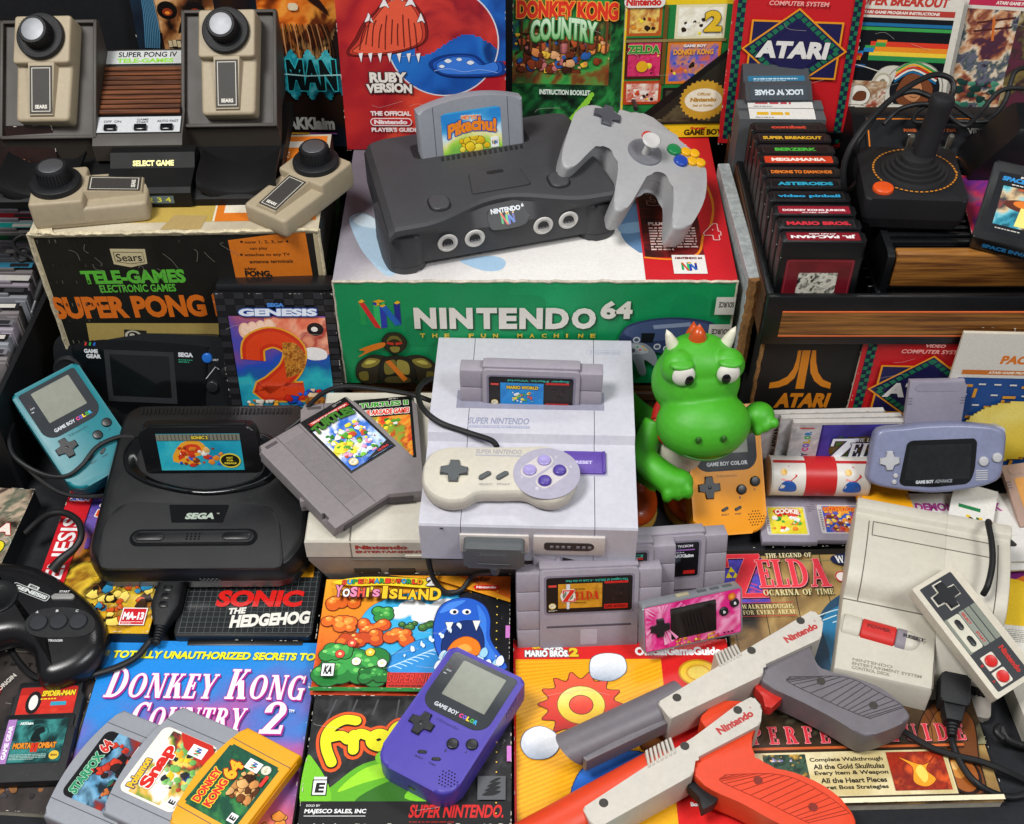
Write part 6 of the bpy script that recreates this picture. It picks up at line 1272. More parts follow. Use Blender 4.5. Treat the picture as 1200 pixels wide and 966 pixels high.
a.blobs(100, 2, 26, 24, ['#b8281c', '#8a1c14', '#d83a24'], 14, 2, 5, 3); a.blobs(122, 44, 26, 14, ['#c8401c', '#e0a030', '#a82818'], 14, 1.5, 4, 4); a.ell(215, 50, 13, 11, '#c8281f'); a.ell(279, 50, 12, 12, '#d8d5cc'); a.rect(268, 44, 22, 3.6, '#2a2c2e')
# picture of the machine and its pad
mp = lambda pts: [(dx(x), 133-(y-331)*1.27) for x, y in pts]
a.poly(smooth(mp([(732, 382), (745, 370), (790, 364), (838, 368), (846, 378), (838, 398), (822, 408), (790, 402), (752, 396), (732, 392)]), 4), '#2c3a5e'); a.poly(smooth(mp([(736, 380), (750, 371), (790, 366), (834, 370), (838, 378), (800, 386), (760, 388)]), 4), '#44547c'); a.poly(mp([(770, 372), (815, 369), (816, 373), (772, 376)]), '#8a97b4'); a.poly(mp([(757, 380), (774, 380), (772, 390), (758, 390)]), '#10131c')
for p in ((752, 387), (778, 394), (790, 396)): x, y = mp([p])[0]; a.ell(x, y, 3.6, 4, '#c9ced8'); a.ell(x, y, 2.4, 2.4, '#4a556a')
a.poly(smooth(mp([(720, 400), (734, 392), (760, 390), (776, 400), (782, 416), (776, 414), (764, 408), (768, 422), (760, 424), (750, 408), (738, 404), (726, 402)]), 4), '#8d939c'); a.poly(smooth(mp([(724, 399), (736, 393), (758, 392), (768, 400), (748, 402)]), 4), '#b5bac2'); x, y = mp([(748, 398)])[0]; a.ell(x, y, 3, 3, '#555a62')
for i, c in enumerate(('#2f9a4a', '#d83a2a', '#e8c03a', '#e8c03a')): x, y = mp([(754+i*3.4, 394+(i % 2)*3)])[0]; a.ell(x, y, 1.1, 1.3, c, 10)
for (px, py) in ((842, 344), (838, 371)): x, y = mp([(px, py+17)])[0]; a.rect(x, y, bw-x, 22, '#d8d5cd'); a.text('SOURCE', x+3, y+9, bw-x-4, 7, '#4a4844', .04, flip=True)
a.build('front_print', bt, (-bw/2, -bd/2-.4, 0), (90, 0, 0), mat=worn_print)
a = Art(bw, bd, '#cfcbc6'); a.paint(0, 0, bw*.773, bd, ['#6f6b75', '#98939c', '#c6c2c2', '#dedad6', '#e4e1dc'], 1.4, 6, 40, g=(1.0, -.55), con=.6)
tx = lambda px, py: (lambda v: (v[0]+bw/2, v[1]+bd/2))(Lp(bt, [(px, py)], bh)[0])
T_ = lambda pts: [tx(*p) for p in pts]
a.poly(smooth(T_([(410, 255), (425, 250), (445, 262), (470, 300), (462, 322), (448, 320), (425, 295), (412, 268)]), 4), '#a9c4d8'); a.poly(smooth(T_([(414, 256), (430, 252), (446, 264), (440, 268), (420, 264)]), 4), '#cfe0ea')
a.poly(smooth(T_([(540, 305), (575, 300), (592, 306), (588, 316), (570, 318), (550, 312)]), 4), '#9fbdd6'); a.poly(smooth(T_([(700, 230), (757, 225), (757, 292), (740, 290), (728, 276), (726, 262)]), 4), '#5f83a8'); a.poly(smooth(T_([(726, 264), (757, 260), (757, 270), (730, 274)]), 4), '#88abca')
xr = bw*.773; a.rect(xr, 0, bw-xr, bd, '#c81a24'); a.paint(xr+2, 36, 58, 150, ['#2a0c0e', '#4a1414', '#7a1a18', '#3a1012'], 3, 9, 20); a.line([(xr+1, 36), (xr+30, 33), (xr+54, 42), (xr+62, 70), (xr+72, 90), (xr+78, 130), (xr+70, 190)], 2.4, '#e8861c', 4)
for i in range(9): a.line([(xr+3, 60+i*14), (xr+56, 52+i*15)], .4, '#b8301c')
a.text('PLUG & PLAY', xr+9, 101-14, 44, 5.6, '#f0d8d0', .06); a.small(xr+9, 46, 46, 39, 9, '#e8c8c0', 4, .5)
for t_, py, px in (('2', 215, 800), ('3', 232, 768), ('4', 272, 836)):
    x, y = tx(px, py+10); a.text(t_, x-8, y, 16, 26, '#c81a24' if t_ != '3' else '#4a1414', .04, out='#f0c8c4', ow=.9)
x, y = tx(790, 322); a.rect(x, y, 32, 29, '#e4e0da'); n64_mark(a, x+8, y+4, 15); a.text('NINTENDO 64', x+3, y+22, 26, 3.4, '#7a2a2a', .05); a.small(xr+34, bd-60, 30, 40, 5, '#f0c8c4', 8, .4)
a.build('top_print', bt, (-bw/2, -bd/2, bh), mat=worn_print)
m = M()
for i, (x, y, z, l) in enumerate(((0, -bd/2, bh, bw),)):
    rnd = random.Random(3); pts = [(-bw/2+bw*k/60, rnd.uniform(-.5, .5), rnd.uniform(-.5, .5)) for k in range(61)]
    m.tube([(p[0], -bd/2+p[1], bh-.6+p[2]) for p in pts], 1.5, 6, 1, sm=False)
rnd = random.Random(5); m.tube([(-bw/2+rnd.uniform(-.3, .3), -bd/2, bh*k/24) for k in range(25)], 1.1, 6, 1, sm=False); m.tube([(bw/2+rnd.uniform(-.3, .3), -bd/2, bh*k/24) for k in range(25)], 1.2, 6, 1, sm=False)
m.build('worn_edge', plastic('worn card edge', '#c9c1b2', .9, 60, .4, .25), bt)
# ---------------------------------------------------------------- charcoal console with its cartridge and pad
CO, CS = (400, 90), 2.609
t = thing('game_console', 'charcoal console with a curved front and four white sockets on the green box', 'game console', (-32.5, 1095, 225.7), (0, 0, 16.0), 1.012)
f = lambda pts, z: Lp(t, Z(CO, CS, pts), z)
char = plastic('charcoal shell', '#3b3b3e', .5, 240, .22, .06, .45)
m = M(); r = []
for i in range(41):
    x = -118+236*i/40; u = abs(x)/118
    w_ = .5*(1+math.cos(math.pi*min(1, abs(x)/88)))
    yt = -102+25*w_; e = max(0, (u-.93)/.07); zt = 60-7*e*e; k_ = 1-.06*1
    yb = 66-8*max(0, (u-.75)/.25)**2
    r.append([(x*.95, yb, 8), (x*.95, yb, 44), (x*.95, yb-3, zt-6), (x*.955, yb-12, zt), (x, yt+8, zt), (x, yt+3, zt-1.2), (x, yt+.4, zt-4), (x, yt+.4*w_, zt-9), (x, -93+7*(1-w_)*0, 40-4*w_), (x, -94, 8)])
m.loft(r); m.build('shell', char, t, ang=27)
for sx in (-1, 1):
    foot = [(sx*px_, py_) for px_, py_ in ((78, -60), (80, -88), (90, -99), (107, -99), (119, -90), (122, -70), (120, -20), (82, -20))]
    m = M(); m.prism(rounded(foot, 13, 5), 8, 43, 8, 5); m.prism(rounded([(x*1.0, y) for x, y in foot], 11, 5), 0, 7.4, 0, 1, 2); m.build('foot', char, t)
    M().prism(rounded([(sx*80, 20), (sx*110, 20), (sx*110, 62), (sx*80, 62)], 8), 0, 8.4).build('foot', char, t)
def onfront(px, py, y=-94):
    mi = pm(t).inverted(); c = mi @ Vector((0, 0, CAM_H)); d = mi.to_3x3() @ ray(*Z(CO, CS, [(px, py)])[0]); k = (y-c.y)/d.y; v = c+d*k; return v.x, v.z
for p in ((325, 508), (408, 494), (617, 455), (694, 438)):
    x, z = onfront(*p); m = M(); m.lathe([(0, 0), (10, 0), (10.4, .8), (9.8, 1.6), (7.6, 1.7), (7.4, 1.0), (0, 1.0)], 32, tr(x, -93.6, z, 90)); q = m.build('socket_ring', plastic('socket white', '#c9c7c6', .45, 120, .08), t)
    m = M(); m.prism([]+arc(0, 0, 5.6, -24, 204, 12)+[], 1.0, 2.2, .2, 1, mat=tr(x, -93.6, z, 90)); h = m.build('socket_hole', plastic('port black', '#1a191c'), q)
    m = M(); dots(m, [(-3.4+i*3.4, -1.2) for i in range(3)], 1.1, 2, 2.9, 8); b = m.build('socket_pin', plastic('port grey', '#6e6c72'), q)
    b.matrix_local = Matrix.Translation((x*S, -93.6*S, z*S)) @ Matrix.Rotation(R(90), 4, 'X')
bp = [(446, 425), (455, 405), (500, 382), (560, 375), (582, 385), (572, 440), (545, 458), (470, 470), (455, 462)]
ang_ = math.degrees(math.atan2(51-36, 14.6)); Mx = tr(0, -92.6, 36, ang_)
def onslope(pts):
    mi = (pm(t) @ Mx).inverted(); c = mi @ Vector((0, 0, CAM_H)); o_ = []
    for p in Z(CO, CS, pts): d = mi.to_3x3() @ ray(*p); k = (.8-c.z)/d.z; v = c+d*k; o_.append((v.x, v.y))
    return o_
m = M(); m.prism(smooth(onslope(bp), 3), -3, 1.2, .5, 1, mat=Mx); m.build('badge', plastic('badge black', '#0d0e10', .42, 30, .02), t)
b0, b1 = onslope([(458, 422), (566, 396)]); L = math.hypot(b1[0]-b0[0], b1[1]-b0[1]); a = Art(60, 20)
a.text('NINTENDO', 0, 0, L*.82, 5.2, '#c9cdd2', .05); a.text('64', L*.85, 2.6, L*.14, 3.6, '#c9cdd2', .05); a.build('lettering', t, Mx @ Vector((*b0, 1.3)), (ang_, 0, 0), mat=label_mat)
x, y = onslope([(492, 456)])[0]; a = Art(20, 14); n64_mark(a, 0, 0, 14); a.build('emblem', t, Mx @ Vector((x, y, 1.3)), (ang_, 0, 0), mat=label_mat)
sl = f([(265, 245), (560, 200)], 60); sy = (sl[0][1]+sl[1][1])/2+7; sx0 = (sl[0][0]+sl[1][0])/2-4
M().prism(rr(124, 26, 5, sx0, 21), 59, 60.4, .3, 1).build('cartridge_slot', plastic('slot black', '#151517', .6), t)
m = M()
for i in range(16): m.prism([(sx0-36+i*5.6, -3), (sx0-33+i*5.6, -3), (sx0-32+i*5.6, 4), (sx0-35+i*5.6, 4)], 59.6, 60.5)
m.build('vent_slits', plastic('slot black', '#151517'), t)
d4 = f([(385, 318), (405, 362), (582, 338), (545, 280)], 60); c4 = f([(480, 322)], 60)[0]
m = M(); dp = rounded(f([(388, 300), (440, 288), (545, 279), (582, 330), (400, 362)], 60), 3)
m.prism(dp, 59.5, 60.2, .1, 1); m.build('door_gap', plastic('slot black', '#151517'), t); k = len(dp); cx, cy = sum(p[0] for p in dp)/k, sum(p[1] for p in dp)/k
m = M(); m.prism([((x-cx)*.975+cx, (y-cy)*.96+cy) for x, y in dp], 59.8, 60.7, .3, 1); m.build('memory_door', char, t)
x, y = f([(470, 290)], 61)[0]; M().prism(rr(17, 5, 1.5, x, y), 60.4, 61.1, .3, 1).build('door_catch', plastic('slot black', '#151517'), t)
for p, nm in (((299, 388), 'power_slider'), ((664, 318), 'reset_button')):
    x, y = f([p], 60)[0]; M().prism(rr(22, 27, 9, x, y), 59.6, 60.5, .2, 1).build(nm+'_well', plastic('slot black', '#151517'), t)
    M().prism(rr(19, 24, 8, x, y), 59.8, 62.5, 1.4, 3).build(nm, plastic('charcoal key', '#434347', .45, 200, .15), t)
a = lab(66, 52, 6, '#3fa0d8'); a.paint(0, 0, 66, 50, ['#7ab84a', '#a8d84a', '#f0e8a0', '#cfe8f4', '#4aa8e0', '#2a86d0'], 2, 8, 30, g=(0, 1.2), con=.8, mask=inlab(a, 6, .8)); a.blobs(18, 2, 34, 20, ['#f0c82a', '#e8b81c', '#f4d84a'], 14, 4, 8, 3, .15); a.text('HEY YOU,', 22, 42, 22, 5, '#e8622a', .08, out='#f4e8c0', ow=.5, rot=-6)
a.text('Pikachu!', 6, 24, 54, 16, '#f08a1c', .1, .05, out='#2a4a9a', ow=1, warp=lambda u, v: (u, v+.35*math.sin(u*3.1)-.1)); a.rect(53, 6, 9, 12, '#f2f2f0'); n64_mark(a, 54.5, 9, 6)
cp = pm(t) @ Vector((sx0, 27, 61-17))
c = block_cart('c', 'grey arched cartridge with a yellow and blue label standing in the charcoal console', cp+Vector((0, 0, 36)), (80, 0, 16), n64g, a, .96)
# three pronged pad
t = thing('game_pad', 'light grey three-pronged pad leaning on the charcoal console', 'game pad', (122, 1103.5, 281), (9, 16, -8.4), 1.064)
f = lambda pts, z=14: Lp(t, Z(CO, CS, pts), z)
o = f([(752, 84), (790, 86), (830, 108), (868, 116), (900, 104), (980, 140), (1020, 182), (1060, 215), (1105, 255), (1117, 300), (1112, 370), (1085, 430), (1060, 458), (1025, 462), (1012, 445), (1016, 380), (1012, 322), (990, 290), (950, 285), (925, 320), (890, 380), (868, 405), (846, 408), (834, 392), (838, 340), (846, 280), (835, 225), (800, 205), (778, 212), (748, 240), (720, 268), (694, 278), (676, 262), (676, 228), (690, 180), (705, 135), (722, 100)])
o = smooth(o, 3); padg = plastic('pad light grey', '#a3a4a8', .42, 220, .1, .04, .5)
m = M(); m.prism(o, -2, 14, 6.5, 5); m.prism(o, -16, -2.4, 0, 4, 7); m.build('shell', padg, t, ang=50)
x, y = f([(812, 122)])[0]; m = M(); plus((x, y), 27, 9.4, m, 13, 17.5, 1.2); m.build('direction_pad', plastic('pad slate', '#4c4d55', .45), t)
x, y = f([(928, 232)])[0]; m = M(); m.lathe([(0, 15), (10, 15), (12, 16), (17, 15.6), (18, 13)], 32, Matrix.Translation((x, y, 0))); m.build('stick_plate', plastic('pad mid grey', '#73747a', .5), t)
m = M(); m.lathe([(3.6, 12), (3.2, 30), (6, 32), (9, 33.4), (9.4, 34.6), (8, 36), (4, 35.4), (0, 35)], 28, Matrix.Translation((x, y, 0)) @ Matrix.Rotation(R(6), 4, 'X')); m.build('stick', plastic('stick pale', '#c4c3c4', .4), t)
for p, c_, r_, nm in (((938, 186), ('start red', '#c8201c'), 6.6, 0), ((1016, 226), ('key green', '#1c8048'), 7.2, 0), ((1037, 260), ('key blue', '#2446a4'), 7.2, 0), ((1052, 233), ('key yellow', '#e0a818'), 5.4, 0), ((1078, 238), ('key yellow', '#e0a818'), 5.4, 0), ((1071, 262), ('key yellow', '#e0a818'), 5.4, 0), ((1096, 266), ('key yellow', '#e0a818'), 5.4, 0)):
    x, y = f([p])[0]; M().cyl((x, y, 13), r_, 4.4, 1.6, 24).build('button', plastic(c_[0], c_[1], .28, 80, .03, .03), t)
M().box((f([(905, 150)])[0][0], f([(905, 150)])[0][1]+14, 4), (40, 12, 16), 2, mat=None).build('bumper', padg, t)
cable('pad_lead', 'black lead dropping behind the charcoal console from the three-pronged pad', [W(745, 128, 281), W(742, 118, 270), W(735, 112, 254), W(722, 118, 238), W(716, 130, 230)], 2.6)
# ---------------------------------------------------------------- printed covers standing at the back
def art_ruby():
    a = Art(208, 272, '#b51f2a'); a.paint(0, 0, 208, 272, ['#7a1420', '#c0242c', '#d8382e', '#9a1824', '#e04a34', '#b01c28'], 1.2, 4, 50, con=2)
    a.paint(108, 120, 100, 152, ['#123a80', '#1c5ab0', '#2a78c8', '#174a98'], 2.4, 6, 40, mask=lambda x, y: x > 118+(y-150)*.12+12*math.sin(y*.05) or y > 262-(x-108)*.02)
    R0 = 70; cx, cy = 130, 144
    a.paint(cx-R0, cy-R0, 2*R0, 2*R0, ['#b4222c', '#d23a30', '#8a1826', '#c02a2c'], 2, 12, 50, con=1.8, mask=lambda x, y: (x-cx)**2+(y-cy)**2 < (R0-1)**2)
    a.paint(cx-R0, cy-R0, 2*R0, 2*R0, ['#143f88', '#1d5cb4', '#2470c4', '#123674'], 2, 14, 56, con=1.8, mask=lambda x, y: (x-cx)**2+(y-cy)**2 < (R0-1)**2 and (y < cy+14*math.sin((x-cx)*.05)-4 or x < cx-34))
    a.ring(cx, cy, R0, R0-1.6, '#d8d4d8', 60)
    # a red rock and a blue wave stand where the printed creatures were
    for k, (c, q) in enumerate((('#7a1a18', 0), ('#c23a2c', 3), ('#e0583c', 7))): a.shape([(10+q, 128+q*.5), (22+q, 150-q), (34+q*.5, 170-q), (48, 182-q), (60, 196-q), (74, 206-q), (90, 200-q), (104-q*.5, 184-q), (112-q, 164-q), (108-q, 144), (80, 132+q*.4), (44, 126+q*.5)], c, '#3a0f0e', .8)
    for k, (x, y, w_) in enumerate(((60, 190, 10), (76, 199, 13), (92, 192, 11), (40, 172, 9), (104, 172, 8))): a.shape([(x-w_*.6, y-3), (x-w_*.2, y+5), (x, y+9), (x+w_*.3, y+4), (x+w_*.6, y-4), (x+w_*.1, y-1)], '#e8e2e2', '#4a2020', .5)
    for k in range(10): a.line([(26+k*8, 134+(k*7) % 9), (30+k*7.4, 152+(k*5) % 12), (36+k*6.6, 166+(k*11) % 16)], 1.1, '#5a1412', 3)
    for k in range(7): a.shape([(24+k*12, 130), (27+k*12, 118), (30+k*12, 131)], '#ece8e8', '#4a2a2a', .4, 0)
    for k, (c, q) in enumerate((('#143a86', 0), ('#2156b4', 4), ('#3a78d6', 9))): a.shape([(112+q, 116), (124+q, 126-q*.3), (146, 130-q*.4), (170-q*.6, 128-q*.3), (186-q, 116), (204-q, 120), (206-q, 104+q*.4), (170, 100+q*.4), (130, 102+q*.3)], c, '#0c2258', .7)
    for x, y, q in ((136, 121, 5), (150, 123, 4), (164, 119, 5), (128, 114, 4)): a.shape([(x-q, y), (x, y+q*.6), (x+q, y), (x, y-q*.6)], '#e4e8f0', '#1a3a7a', .4)
    a.line([(118, 108), (136, 111), (156, 107), (176, 110), (198, 106)], .8, '#8ab0e8', 4)
    a.text('RUBY', 36, 92, 47, 14, '#e6dfd6', .1, out='#3a3030', ow=1.2); a.text('VERSION', 31, 78, 58, 12.5, '#e6dfd6', .09, out='#3a3030', ow=1.2, warp=lambda u, v: (u, v+.12*math.sin(u*3.14)))
    a.text('THE OFFICIAL', 34, 48, 52, 6.4, '#f0e2e0', .05); a.rect(33, 34, 54, 11, '#f0e2e0', 5.4); a.rect(34.2, 35.2, 51.6, 8.6, '#b81f2c', 4.2); a.text('Nintendo', 38, 36.6, 43, 6, '#f0e2e0', .06); a.text("PLAYER'S GUIDE", 34, 26, 60, 6, '#f0e2e0', .05)
    for i, ch in enumerate('POKEMON'): a.text(ch, 26+i*25, 206, 21, 30, '#f0c02a', .09, out='#263a8c', ow=2.4)
    return a
p = at(408, 172, 225); book('guide_book', 'tall red and blue guide standing behind the charcoal console', 'book', (p.x+90, p.y-2, 225.6), (82, 0, -.5), 208, 272, 8, art_ruby(), base='b', group='printed covers standing at the back', s=.864)
def art_dk():
    a = Art(150, 178, '#0d0f0e'); a.paint(0, 0, 112, 178, ['#08120c', '#123a20', '#1c6a34', '#0c2014', '#2a8a40', '#0a1a10'], 4, 7, 40, con=2)
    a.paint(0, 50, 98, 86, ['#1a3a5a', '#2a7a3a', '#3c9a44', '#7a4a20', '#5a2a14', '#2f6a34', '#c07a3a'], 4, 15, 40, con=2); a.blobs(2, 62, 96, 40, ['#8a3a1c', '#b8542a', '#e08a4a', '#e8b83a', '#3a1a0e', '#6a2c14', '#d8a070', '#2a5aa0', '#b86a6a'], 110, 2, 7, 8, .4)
    for i in range(10): a.rect(8+i*9.4, 84, 2.4, 32, ['#4a2a14', '#6a3a1c'][i % 2])
    a.text('DONKEY KONG', 4, 117, 100, 18, '#d8321f', .1, out='#f4a03a', ow=.9); a.text('COUNTRY', 18, 93, 66, 22, '#cfeac8', .04, out='#2f7a3a', ow=1.2, warp=lambda u, v: (u, v+.2*math.sin(u*3.14)), grad='#5aa84a'); a.text('INSTRUCTION BOOKLET', 28, 40, 52, 5.5, '#d8e4d8', .04)
    for i in range(7): a.poly(smooth([(58+i*3, 10+i*4), (72+i*2, 16+i*4), (70+i*2, 20+i*4), (60+i*3, 16+i*4)], 3), '#8ac83a')
    a.rect(112, 0, 38, 178, '#0b0b0c'); return a
book('game_manual', 'black instruction booklet with red and green jungle lettering', 'booklet', (83, 1238, 225.6), (80, 0, -3), 150, 178, 5, art_dk(), base='b', group='printed covers standing at the back', s=1.107)
a = Art(60, 190, '#a9abad'); a.paint(0, 0, 60, 190, ['#8f9294', '#b9bbbd', '#a4a7aa', '#c9cbcc'], 2, 5, 16); book('board', 'plain grey board standing between the jungle booklet and the yellow poster', 'board', (143, 1254, 222), (82, 0, -6), 60, 190, 3, a, base='b', group='printed covers standing at the back')
def art_collage():
    a = Art(124, 172, '#e6bf1c'); a.rect(0, 0, 124, 172, '#e8c41e'); a.rect(2, 14, 110, 130, '#1f7a3a')
    for i, (x, y, w_, h_, cs) in enumerate(((2, 112, 36, 32, ['#d88a2a', '#e8c86a', '#a8481c']), (52, 108, 52, 36, ['#e6e0cc', '#f4f0e0', '#d8d0b4']), (2, 66, 40, 44, ['#c8205a', '#d83a6a', '#b01850']), (46, 60, 56, 46, ['#2a48a8', '#e08a2a', '#3a5ac0', '#d8622a']), (2, 38, 40, 26, ['#e8e4da', '#c84a2a', '#f0ead8']), (44, 16, 60, 40, ['#1c1a18', '#4a4234', '#2a2620']))): a.rect(x, y, w_, h_, ['#b8541c', '#e0d8b0', '#4a1a14', '#d8761c', '#b8401c', '#141210'][i]); a.paint(x+3, y+3, w_-6, h_-6, cs, 4, 20+i, 16, con=2); a.blobs(x+4, y+4, w_-8, h_*.5, cs+['#f0d83a', '#2a1a10'], 16, 1.4, 4, i)
    a.rect(40, 60, 4, 84, '#6a4a1c'); a.rect(2, 106, 104, 3, '#8a7a4a'); a.text('2', 82, 116, 18, 22, '#e0b82a', .1, out='#3a3418', ow=.7); a.text('ZELDA', 4, 94, 34, 9, '#2f8a3a', .08, out='#e8d890', ow=.4); a.ell(20, 80, 6, 6, '#e0a81c'); a.text('DONKEY KONG', 52, 92, 42, 6, '#e8a03a', .1); a.text('GAME BOY', 62, 100, 24, 3, '#e8e4da', .05)
    a.rect(-2, 142, 42, 12, '#e4ded8', 6); a.text('Nintendo', 0, 144, 36, 8, '#c8261f', .07); a.rect(86, 152, 26, 18, '#b8682a'); a.text('GAMES', 94, 158, 14, 4, '#f0e0c0', .05)
    a.poly([(10, 16), (122, 108), (122, 98), (24, 16)], '#131210'); a.poly([(24, 16), (112, 92), (112, 16)], '#27241c'); a.paint(40, 18, 74, 34, ['#1a1814', '#5a5238', '#2a2820', '#8a7c4a'], 5, 31, 24, con=2, mask=lambda x, y: y < x*.82-14)
    n = 28; cx, cy = 88, 42; a.poly([(cx+(26 if i % 2 else 23.6)*math.cos(math.pi*i/n), cy+(23 if i % 2 else 20.6)*math.sin(math.pi*i/n)) for i in range(2*n)], '#c89a2e'); a.ell(cx, cy, 20, 13, '#ece4cc'); a.text('Official', cx-7, cy+5, 14, 3.4, '#b8862a', .03); a.text('Nintendo', cx-14, cy-2, 28, 5, '#b8862a', .06); a.text('Seal of Quality', cx-11, cy-8, 22, 3.4, '#b8862a', .03)
    a.rect(0, 0, 124, 13, '#e8c41e'); a.text('GAME BOY', 20, 4, 34, 6, '#8a6a10', .05, sp=1.2); a.text('GAME BOY', 70, 2, 42, 7, '#3a2c0a', .08); a.text('Super', 76, 8, 18, 4, '#c8261f', .05, .2); return a
book('game_box', 'yellow box front covered with small game pictures and a round gold seal', 'game box', (188, 1232, 225.6), (82, 0, 2), 124, 172, 10, art_collage(), base='b', group='printed covers standing at the back', s=1.054)
def checker_border(a, x, y, w_, h_, c=6):
    a.rect(x, y, w_, h_, '#17203a'); k = 0
    n_ = int(h_/c)
    for i in range(n_): a.rect(x+(0 if i % 2 else w_/2), y+i*c, w_/2, c*.9, '#1c6a4a')
def art_vcs():
    a = Art(142, 196, '#b8181f'); a.paint(0, 0, 142, 196, ['#b0161e', '#c01c22', '#ba1a20'], 2, 4, 16); checker_border(a, 5, 5, 9, 186, 5.2); checker_border(a, 130, 5, 8, 186, 5.2); a.rect(5, 182, 132, 9, '#17203a')
    for i in range(22): a.rect(6+i*6, 183+(i % 2)*3.5, 5, 3.5, '#1c6a4a')
    a.text('VIDEO', 60, 168, 20, 4, '#e8a8a0', .02, .15); a.text('COMPUTER SYSTEM', 38, 160, 64, 5, '#e8a8a0', .02, .15)
    cx, cy = 72, 112; a.poly([(22, cy+32), (122, cy+32), (122, cy-32), (22, cy-32)], '#e0921c'); a.poly([(24, cy+30), (120, cy+30), (120, cy-30), (24, cy-30)], '#1d1a48')
    a.poly([(cx, cy+46), (cx+58, cy), (cx, cy-46), (cx-58, cy)], '#e0921c'); a.poly([(cx, cy+43.6), (cx+55, cy), (cx, cy-43.6), (cx-55, cy)], '#1d1a48')
    for i in range(9):
        for sx, sy in ((1, 1), (1, -1), (-1, 1), (-1, -1)): u = i/9; a.poly([(cx+sx*(50*u+1), cy+sy*(40*(1-u)+1)), (cx+sx*(50*u+5), cy+sy*(40*(1-u)-2)), (cx+sx*(50*u+1), cy+sy*(40*(1-u)-6)), (cx+sx*(50*u-3), cy+sy*(40*(1-u)-2))], '#1c6a4a')
    a.poly([(cx, cy+30), (cx+38, cy), (cx, cy-30), (cx-38, cy)], '#1d1a48'); a.text('ATARI', cx-42, cy-9, 78, 19, '#dcd8d4', .09, .12, out='#15132e', ow=.8); return a
vcs1 = art_vcs(); book('game_manual', 'red manual with a dark diamond emblem standing behind the row of upright cartridges', 'booklet', (304, 1205, 228), (79, 0, -4), 142, 196, 5, vcs1, base='b', group='printed covers standing at the back', s=.98)
def art_break():
    a = Art(140, 190, '#d5cfc2'); a.text('SUPER BREAKOUT', 14, 174, 108, 12, '#b8362c', .05, .12); a.rect(4, 163, 128, 7, '#b03a30'); a.text('ATARI GAME PROGRAM INSTRUCTIONS', 22, 164.6, 92, 3.6, '#e8dcd0', .05, .15)
    a.rect(8, 24, 124, 136, '#0d1016')
    for i, (c, y) in enumerate((('#1d6a9a', 150), ('#3a9a4a', 145), ('#1c7ab8', 120), ('#d83a24', 126), ('#e88a24', 120), ('#ecc83a', 114), ('#2f8a4a', 109))): 
        if i != 2: a.rect(40 if i > 1 else 8, y, 92 if i > 1 else 124, 6 if i > 1 else 4, c)
    for i in range(8): a.rect(8+(i*13) % 40, 108+(i*7) % 24, 12, 5, ['#d83a24', '#2a7ab0', '#3a9a4a', '#e88a24'][i % 4])
    a.rect(8, 100, 30, 4, '#1c4a7a')
    a.shape([(52, 92), (70, 104), (88, 96), (80, 60), (56, 40), (40, 44)], '#cfcabc', '#5a5648', .7); a.ell(100, 76, 36, 34, '#8a8678'); a.ell(100, 76, 34.6, 32.6, '#d2cdc0'); a.ell(102, 76, 30, 28, '#15181e'); a.shape([(80, 66), (88, 92), (108, 94), (124, 78), (118, 58), (96, 52)], '#7a4428', '#2a160c', .8); a.shape([(90, 68), (96, 84), (108, 84), (112, 70), (104, 60)], '#c08458', '#4a2614', .6); a.ell(98, 76, 1.8, 1.2, '#1a0e08'); a.ell(107, 76, 1.8, 1.2, '#1a0e08'); a.line([(98, 67), (103, 65.6), (107, 67)], .8, '#5a2414', 3)
    for i, c in enumerate(('#1d6a9a', '#e8e4da', '#d83a24', '#e8a82a', '#3a9a4a')): a.line([(76, 84+i*3.4), (96, 97+i*3), (126, 84+i*3.2)], 2.2, c, 4)
    a.ell(62, 84, 11, 11, '#b8b09c'); a.ell(62, 84, 8, 8, '#e0dacb'); a.ell(62, 84, 3.4, 3.4, '#8a8068'); a.line([(20, 104), (34, 102), (56, 96)], 1, '#d8d4c8', 3)
    a.paint(8, 24, 60, 60, ['#d8cdb8', '#b89a7a', '#8a5a3a', '#e4dcc8', '#a8432c', '#5a4634'], 5, 19, 30, con=2); a.paint(60, 24, 54, 30, ['#cfc8b8', '#e0dacb', '#9a9080', '#b8ad98'], 4, 21, 20); a.shape([(66, 52), (92, 56), (118, 44), (124, 26), (70, 26)], '#d8d3c6', '#6a6454', .7); a.shape([(18, 62), (26, 76), (40, 78), (50, 68), (46, 56), (28, 52)], '#e4dfd2', '#5a5444', .7); a.shape([(30, 60), (34, 70), (44, 70), (44, 60)], '#6a3a22', '#2a160c', .6); a.shape([(12, 26), (18, 48), (34, 54), (54, 48), (58, 26)], '#ddd6c8', '#6a6050', .7); a.line([(20, 44), (30, 36), (48, 40)], 1.2, '#b8542c', 3); a.line([(24, 30), (36, 34), (52, 30)], 1, '#8a7e66', 3); a.rect(98, 28, 26, 9, '#123a2a'); a.text('CX2608', 101, 30.5, 20, 4, '#e0d8c8', .06); a.text('ATARI', 86, 14, 20, 5, '#c08a80', .03); a.small(14, 10, 26, 8, 3, '#b87a70', 4); a.small(56, 10, 26, 8, 3, '#b87a70', 6); return a
book('game_manual', 'cream manual with a striped rainbow and an astronaut picture standing at the back', 'booklet', (414, 1200, 228), (78, 0, -5), 140, 190, 4, art_break(), base='b', group='printed covers standing at the back', s=.9)
